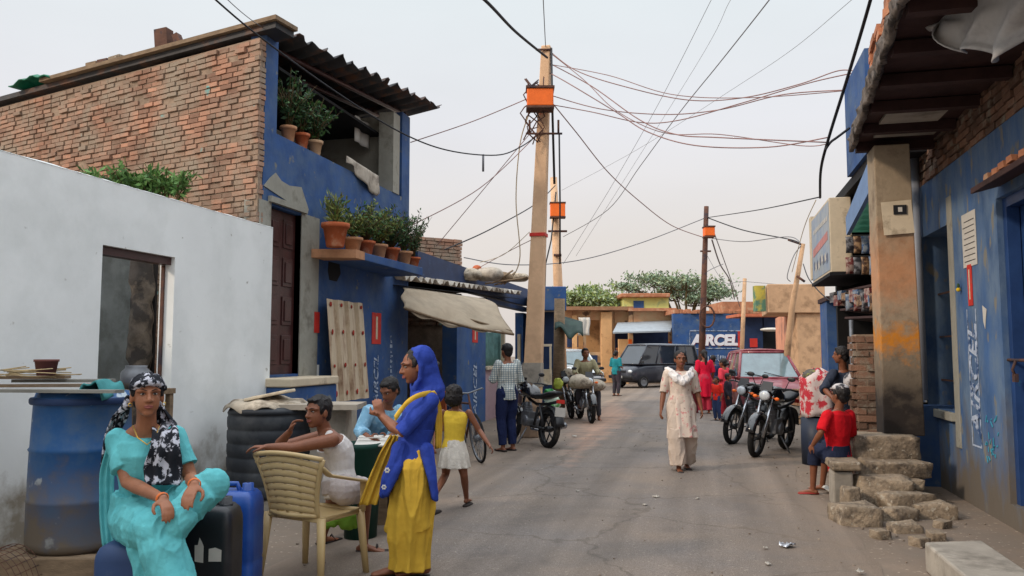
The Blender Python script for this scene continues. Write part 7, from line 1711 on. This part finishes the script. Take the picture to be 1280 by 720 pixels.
# containers
def jerry(label, name, c, w_, dp, h, m, rot=YAW, cap=True, labelm=True, cat='container'):
    t = thing(name, label, cat, c); u = V((cos(rot), sin(rot), 0)); v = V((-sin(rot), cos(rot), 0)); mb = MB()
    rs = []
    for z_, k in ((0, .94), (.02, 1), (h * .28, 1), (h * .3, .97), (h * .33, 1), (h * .78, 1), (h * .83, .985), (h * .9, .9), (h * .94, .72)):
        ring = []
        for i in range(32):
            a = 2 * pi * i / 32 + .01; ca, sa = cos(a), sin(a); e = .28
            ring.append(V(c) + u * w_ / 2 * k * abs(ca) ** e * (1 if ca > 0 else -1) + v * dp / 2 * k * abs(sa) ** e * (1 if sa > 0 else -1) + UP * z_)
        rs.append(ring)
    mb.rings(rs); obj('tank', mb, m, t)
    if cap:
        mb = MB(); q = V(c) + u * w_ * .25 + UP * h * .93; mb.lathe(q, [(.04, 0), (.04, .015), (.035, .015), (.035, .05), (.01, .052)], 18); obj('cap', mb, m, t)
        mb = MB(); mb.cap_tube([V(c) - u * w_ * .32 + UP * h * .93, V(c) - u * w_ * .28 + UP * h * 1.0, V(c) + u * w_ * .02 + UP * h * 1.0, V(c) + u * w_ * .08 + UP * h * .93], .016, 8); obj('handle', mb, m, t)
    if labelm:
        mb = MB()
        for pts in ([(-.16, .52), (-.0, .51), (-.0, .64), (-.03, .67), (-.08, .71), (-.11, .65), (-.17, .65)], [(.10, .52), (.34, .52), (.34, .61), (.22, .63), (.10, .62)]):
            mb.prism([V(c) - v * (dp / 2 + .004) + u * w_ * x + UP * h * z_ for x, z_ in pts], -v * .001)
        obj('torn_label', mb, m_paper, t)
    return t
m_blkp = mat('black_jerrycan_plastic', s(22, 24, 30), rough=.4, var=.2, scale=3, bump=.15, bscale=10, spec=.5, c2=s(44, 46, 52), c2s=3, c2t=.58, c2w=.1)
m_blup = mat('blue_jerrycan_plastic', s(24, 70, 150), rough=.4, var=.2, scale=3, bump=.15, bscale=10, spec=.5, c2=s(44, 90, 160), c2s=3, c2t=.58, c2w=.1)
jerry('black plastic jerrycan with a torn white label at the knee of the turquoise woman', 'jerrycan', gD(272, 4.62), .29, .24, at(272, 622, D=4.6).z, m_blkp)
jerry('blue plastic jerrycan right behind the black one', 'jerrycan', gD(300, 5.15), .30, .26, at(300, 606, D=5.1).z, m_blup, labelm=False)
jerry('dull blue container under the seated woman in turquoise', 'seat_container', gD(184, 4.42), .36, .34, seatz - .01, mat('dull_blue_plastic', s(50, 72, 112), rough=.5, var=.2, scale=3, bump=.2, bscale=10, c2=s(84, 92, 104), c2s=3, c2t=.56, c2w=.1), cap=False, labelm=False)
# black water tank
m_tank = mat('dusty_black_tank', s(38, 42, 48), rough=.55, var=.15, scale=3, bump=.1, c2=s(70, 72, 74), c2s=3, c2t=.6, c2w=.12)
c = gD(342, 8.0, .12); hk = at(342, 507, D=8.0).z - .12; t = thing('water_tank', 'ribbed black plastic water tank behind the man in the chair', 'tank', c)
prof = [(.01, 0), (.40, 0)]; z_ = .02
while z_ < hk - .1: prof += [(.418, z_), (.42, z_ + .01), (.42, z_ + .08), (.412, z_ + .09), (.412, z_ + .105), (.418, z_ + .12)]; z_ += .13
prof += [(.42, hk - .06), (.40, hk - .02), (.36, hk), (.01, hk)]
mb = MB(); mb.lathe(c, prof, 44); obj('shell', mb, m_tank, t)
mb = MB(); mb.bb(c.x - .36, c.x + .36, c.y - .36, c.y + .36, 0, .115); tag(obj('concrete_block', mb, m_conc, bevel=.02), 'low concrete block under the black water tank', 'block')
mb = MB(); cc = c + V((0, 0, hk + .01))
def wc(u, v):
    r_ = .40 * v; a = 2 * pi * u; return cc + V((r_ * cos(a) * 1.05 - .05, r_ * sin(a), .07 * (1 - v * v) + .03 * noise.noise(V((cos(a) * 2, sin(a) * 2, v * 3))) - .08 * max(0, v - .85) * 6 * (.6 + .4 * sin(a * 7))))
mb.sheet(wc, 48, 10, .01); tag(obj('sack_cover', mb, m_sack), 'dirty white sacking spread over the black water tank', 'cloth')
mb = MB(); q = cc + V((.02, -.08, .10)); mb.box(q, (.42, .3, .03), (V((.95, .2, .2)).normalized(), V((-.2, .97, 0)).normalized(), V((-.2, 0, .97)).normalized())); tag(obj('slab_piece', mb, m_cream, bevel=.008), 'pinkish broken slab piece lying on the tank cover', 'slab')
mb = MB(); a = at(372, 508, D=7.7); mb.box(at(405, 507, D=7.95) , (.75, .5, .05), (RGT, FWD, UP)); mb.box(at(405, 507, D=7.95) - UP * .03, (.6, .4, .01), (RGT, FWD, UP)); zz = at(405, 507, D=7.95).z - .035
mb.box(V((at(405, 507, D=8.05).x, at(405, 507, D=8.05).y, zz / 2)), (.5, .3, zz - .002), (RGT, FWD, UP))
tag(obj('washing_slab', mb, m_conc), 'grey concrete washing slab right of the black water tank', 'slab')
for k, (px, py, D, sz, lb) in enumerate(((268, 590, 7.6, .16, 'small stone left of the water tank foot'), (285, 600, 7.5, .2, 'larger stone left of the water tank foot'), (300, 612, 7.2, .15, 'stone chip in front of the water tank'))):
    tag(obj('stone', stone(MB(), gD(px, D, sz * .35), (sz * 1.4, sz, sz * .8), R(0, 3), k * 5 + 1, .5), m_stone), lb, 'stone')
# green bin beside the reader
c = gD(454, 6.62); hb_ = at(454, 552, D=6.6).z; t = thing('green_bin', 'dark green plastic bin in front of the reader in pale blue', 'bin', c)
mb = MB(); mb.lathe(c, [(.01, 0), (.13, 0), (.145, hb_ * .4), (.15, hb_ * .41), (.155, hb_ * .92), (.165, hb_ * .93), (.165, hb_ - .01), (.15, hb_ - .01), (.14, hb_ * .6), (.01, hb_ * .6)], 28); obj('shell', mb, mat('dark_green_plastic', s(14, 58, 48), rough=.5, var=.15, bump=.1), t)
mb = MB(); mb.box(V(gD(474, 7.25)) + UP * .22, (.42, .38, .44), (RGT, FWD, UP)); tag(obj('wooden_crate', mb, m_wood, bevel=.01), 'wooden box the reader in pale blue sits on', 'crate')
# plastic chair
m_chair = mat('beige_chair_plastic', s(180, 154, 108), rough=.4, var=.06, scale=3, bump=.03, spec=.45, c2=s(158, 134, 94), c2s=3, c2t=.62, c2w=.12)
C = lambda px, py, D: at(px, py, D=D)
BL, BR = C(336, 632, 5.42), C(402, 636, 5.20)      # rear (backrest side) seat corners nearest us
FL, FR = C(372, 618, 6.0), C(440, 618, 5.75)
bl_f, br_f = grd(342, 703), grd(403, 708); fr_f = grd(437, 688); fl_f = grd(352, 676)
sz_ = (BL.z + BR.z + FL.z + FR.z) / 4
for q in (BL, BR): q.z = sz_
ex = (BR - BL); ex.z = 0; exn = ex.normalized(); ey = V((-exn.y, exn.x, 0)); FL = BL + ey * .38 - exn * .02; FR = BR + ey * .38 + exn * .0
print('chair', BL, BR, ex.length, sz_)
t = thing('plastic_chair', 'beige moulded plastic chair with slatted back', 'chair', V(((BL.x + FR.x) / 2, (BL.y + FR.y) / 2, 0)))
sz_ = .43
for q in (BL, BR, FL, FR): q.z = sz_
mb = MB(); mb.sheet(lambda u, v: BL.lerp(BR, u).lerp(FL.lerp(FR, u), v) + UP * (-.02 * sin(pi * u) * sin(pi * v)), 10, 10, .02); obj('seat', mb, m_chair, t)
mb = MB(); mb.tube([BL, BR, FR, FL, BL], (.02), 8); obj('seat_rim', mb, m_chair, t)
for (p, o) in ((BL, -exn - ey), (BR, exn - ey), (FR, exn + ey), (FL, -exn + ey)):
    mb = MB(); f_ = V((p.x, p.y, 0)) + o * .035; 
    a1 = (V((p.x, p.y, 0)) - V(((BL.x + FR.x) / 2, (BL.y + FR.y) / 2, 0))).normalized()
    mb.tube([p + UP * .01, p.lerp(f_, .5), f_], [(.034, .022), (.03, .018), (.024, .014)], 10, side=exn); obj('leg', mb, m_chair, t)
zt_b = at(365, 566, D=5.3).z
lean = -ey * .07
TL = BL + UP * (zt_b - sz_) + lean - exn * .06; TR = BR + UP * (zt_b - sz_) + lean + exn * .06
def backp(u, v):   # u across, v up
    wd = 1 + .0; a = BL.lerp(BR, .5 + (u - .5) * (.86 + .42 * v ** 2)); p = a + UP * (v * (zt_b - sz_ - .02 + .03 * sin(pi * u))) + lean * v - ey * .06 * sin(pi * u); return p
mb = MB(); 
edgeL = [backp(0, v / 8) for v in range(9)]; edgeR = [backp(1, v / 8) for v in range(9)]
mb.tube(edgeL, [(.022, .012)] * 9, 8, side=exn); mb.tube(edgeR, [(.022, .012)] * 9, 8, side=exn); mb.tube([backp(u / 12, 1) for u in range(13)], (.016), 8); mb.tube([backp(u / 12, .06) for u in range(13)], .016, 8); obj('back_frame', mb, m_chair, t)
mb = MB()
for k in range(8):
    v = .14 + k * .105
    pts = [backp(u / 12, v + .035 * sin(pi * u / 12)) for u in range(13)]; mb.tube(pts, [(.021, .007)] * 13, 8, side=UP)
for u_ in (.25, .5, .75): mb.tube([backp(u_, v / 10) + ey * .004 for v in range(11)], [(.014, .004)] * 11, 6, side=exn)
obj('back_slat', mb, m_chair, t)
for (b_, f_, e_, s_) in ((edgeL, FL, -exn, -1), (edgeR, FR, exn, 1)):
    mb = MB(); top = b_[6]; fr_ = f_ + e_ * .03 + UP * .2; mb.tube([b_[7], top + e_ * .03 + ey * .06 - UP * .01, top.lerp(fr_, .6) + e_ * .03, fr_, f_ + e_ * .03 + UP * .1, f_ + e_ * .02], [(.03, .011), (.034, .011), (.034, .011), (.032, .012), (.028, .014), (.026, .016)], 10, side=exn); obj('armrest', mb, m_chair, t)
# right side: covered stand with red white cloth and dark drum
c = gD(1020, 10.9); 
m_rw = mat('red_white_printed_cloth', s(206, 190, 186), rough=.8, var=.1, scale=5, bump=.3, c2=s(186, 50, 62), c2s=8, c2t=.52, c2w=.03)
mb = MB(); mb.lathe(gD(1018, 10.9), [(.01, 0), (.2, 0), (.205, .3), (.2, .62), (.01, .62)], 24); tag(obj('dark_barrel', mb, mat('dark_blue_barrel', s(38, 46, 62), rough=.5, var=.2, bump=.1)), 'dark blue barrel under the red and white cloth bundle', 'barrel')
mb = MB()
def rw(u, v):
    a = 2 * pi * u; r_ = (.21 + .02 * sin(a * 5) ) * (1 if v > .15 else .2 + v / .15 * .8); return gD(1021, 10.9) + V((r_ * cos(a), r_ * sin(a), 1.26 - .62 * v + .02 * sin(a * 3)))
mb.sheet(rw, 40, 10, .012); tag(obj('cloth_bundle', mb, m_rw), 'red and white printed cloth bundle on the dark barrel', 'bundle')
blob('clutter_sack', 'small dark heap of odds and ends topping the red and white bundle', 'heap', at(1018, 470, D=10.9), (.16, .14, .09), mat('mixed_scraps', s(90, 86, 80), c2=s(150, 150, 60), c2s=14, c2t=.6, c3=s(60, 60, 70), c3s=16, bump=.5), .4)
blob('helmet', 'pale and dark helmet resting beside the dark grey shirt man', 'helmet', at(1068, 476, D=9.7), (.13, .12, .11), mat('pale_cap_cloth', s(190, 186, 186)), .1)
mb = MB(); mb.box(at(1068, 476, D=9.7) - UP * .14, (.3, .3, .05), (RGT, FWD, UP)); zz_ = at(1068, 476, D=9.7).z - .17; q = at(1068, 476, D=9.75); mb.box(V((q.x, q.y, zz_ / 2)), (.1, .1, zz_ - .002)); tag(obj('pedestal', mb, m_wood), 'wooden post stand carrying the helmet', 'stand')
mb = MB(); mb.sheet(lambda u, v: gD(1040, 8.6, .02) + RGT * (u - .5) * .2 + FWD * (v - .5) * .3 + UP * (.03 + .03 * sin(u * 8) * cos(v * 7)), 8, 8, .004); tag(obj('plastic_bag', mb, m_paper), 'white plastic bag on the ground between the boy in red and the bench', 'bag')
# crates behind the motorcycle on the right
for k, (px, D, z_, w_, lb) in enumerate(((908, 20, 0, .5, 'tan carton to the left in front of the maroon car'), (1000, 17, 0, .45, 'lower orange brown crate at the roadside behind the motorcycle'), (1003, 17, .37, .4, 'upper orange brown crate at the roadside behind the motorcycle'))):
    t = thing('crate', lb, 'crate', gD(px, D, z_)); mb = MB(); c = gD(px, D, z_)
    for q in range(3): 
        for (o, a, b) in ((FWD * -.2, RGT, FWD), (FWD * .2, RGT, FWD), (RGT * -w_ / 2, FWD, RGT), (RGT * w_ / 2, FWD, RGT)): mb.box(c + o + UP * (.06 + q * .12), ((w_ if a == RGT else .4), .018, .09), (a, b, UP))
    obj('slats', mb, [m_sack, m_conc_w, m_terra_pale][k], t); mb = MB(); mb.box(c + UP * .02, (w_ - .03, .36, .03), (RGT, FWD, UP)); mb.box(c + UP * .2, (w_ - .06, .34, .3), (RGT, FWD, UP)); obj('contents', mb, m_wood, t)
# bags at the left stall
for (px, py, D, r, mm, lb) in ((690, 503, 16.8, (.2, .18, .26), mat('white_green_bag', s(190, 208, 190), rough=.5, c2=s(90, 170, 90), c2s=3, c2t=.52, c2w=.04, bump=.3), 'white and green plastic bag hanging under the stall cage'),
        (686, 493, 16.7, (.14, .12, .12), mat('bright_green_bag', s(50, 130, 66), rough=.5, bump=.3), 'bright green bag on top of the white bag by the stall'), (698, 480, 17.0, (.12, .06, .15), mat('lime_bag', s(150, 158, 60), rough=.5, bump=.3), 'lime yellow bag hung at the right edge of the stall cage')):
    blob('plastic_bag', lb, 'bag', at(px, py, D=D), tuple(x * .85 for x in r), mm, .55, 7)
# litter
m_foil = mat('silver_foil', s(190, 192, 198), rough=.3, metal=.6, bump=.4, bscale=30)
m_scrap = mat('dusty_paper_scrap', s(170, 164, 154), var=.2, scale=20, bump=.2)
def scrap(px, py, sz, m, lb, name='paper_scrap'):
    c = grd(px, py, .02) ; c.z = .028; a0 = R(0, 3); mb = MB(); U = V((cos(a0), sin(a0), 0)); W_ = V((-sin(a0), cos(a0), 0))
    mb.sheet(lambda u, v: c + U * (u - .5) * sz + W_ * (v - .5) * sz * .7 + UP * (abs(noise.noise(V((u * 3, v * 3, px)))) * sz * .5), 7, 6, .002); return tag(obj(name, mb, m), lb, 'litter', 'litter on the road')
scrap(984, 683, .11, m_foil, 'crumpled silver wrapper on the road in front of the steps', 'foil_wrapper')
for px, py, sz, lb in ((806, 632, .07, 'white paper scrap on the road below the walking woman, left one'), (872, 624, .06, 'pale scrap on the road to the lower right of the walking woman'), (820, 622, .09, 'longer pale scrap near the middle of the road'), (722, 615, .07, 'pale scrap on the road right of the little girl'), (718, 546, .12, 'white scrap on the road by the parked motorcycle on the left'), (870, 540, .1, 'white scrap just right of the walking woman'), (957, 686, .05, 'tiny scrap left of the silver wrapper'), (960, 706, .06, 'brownish scrap at the bottom edge left of the wrapper'), (1075, 716, .08, 'pale chip at the bottom edge by the stones')):
    scrap(px, py, sz * .7, m_scrap, lb)
mb = MB()
for k in range(420):
    Y = R(3, 16); side = random.choice((0, 1, 1)); X = R(-4.7, -2.6) if side == 0 else R(.7, 2.4)
    if random.random() < .25: X = R(-2.6, .9)
    r_ = R(.004, .011) * (1 if abs(X + .8) < 1.6 else 1.4); mb.ell((X, Y, .018 + (.008 if -2.8 < X < .9 else -.012)), (r_, r_ * R(.6, 1), r_ * .6), None, 6, 4)
tag(obj('gravel', mb, m_dust), 'loose small gravel scattered over the road edges', 'gravel', kind='stuff')

# goods stacked in the shade of the canvas shop
for k, (px, D, w_, h_, z_, mm, lb) in enumerate(((514, 14.6, .5, .6, 0, m_sack, 'tall pale sack at the left inside the dark canvas shop'), (528, 15.0, .45, .4, 0, m_wood, 'wooden box beside the pale sack in the canvas shop'), (543, 15.6, .5, .75, 0, m_terra, 'rusty red drum like box deepest in the canvas shop'), (557, 16.2, .4, .5, 0, m_steel, 'grey tin box nearest the blue pillar in the canvas shop'), (530, 15.0, .3, .3, .41, m_black, 'small black box on top of the wooden box in the canvas shop'))):
    mb = MB(); c = gD(px, D, z_) + UP * h_ / 2; mb.box(c, (w_, .4, h_), (RGT, FWD, UP)); mb.jitter(.02, 4, k); tag(obj('stored_box', mb, mm, bevel=.02), lb, 'box', 'goods stored in the canvas shop')
for o_ in bpy.data.objects:
    if '_o' in o_: del o_['_o']
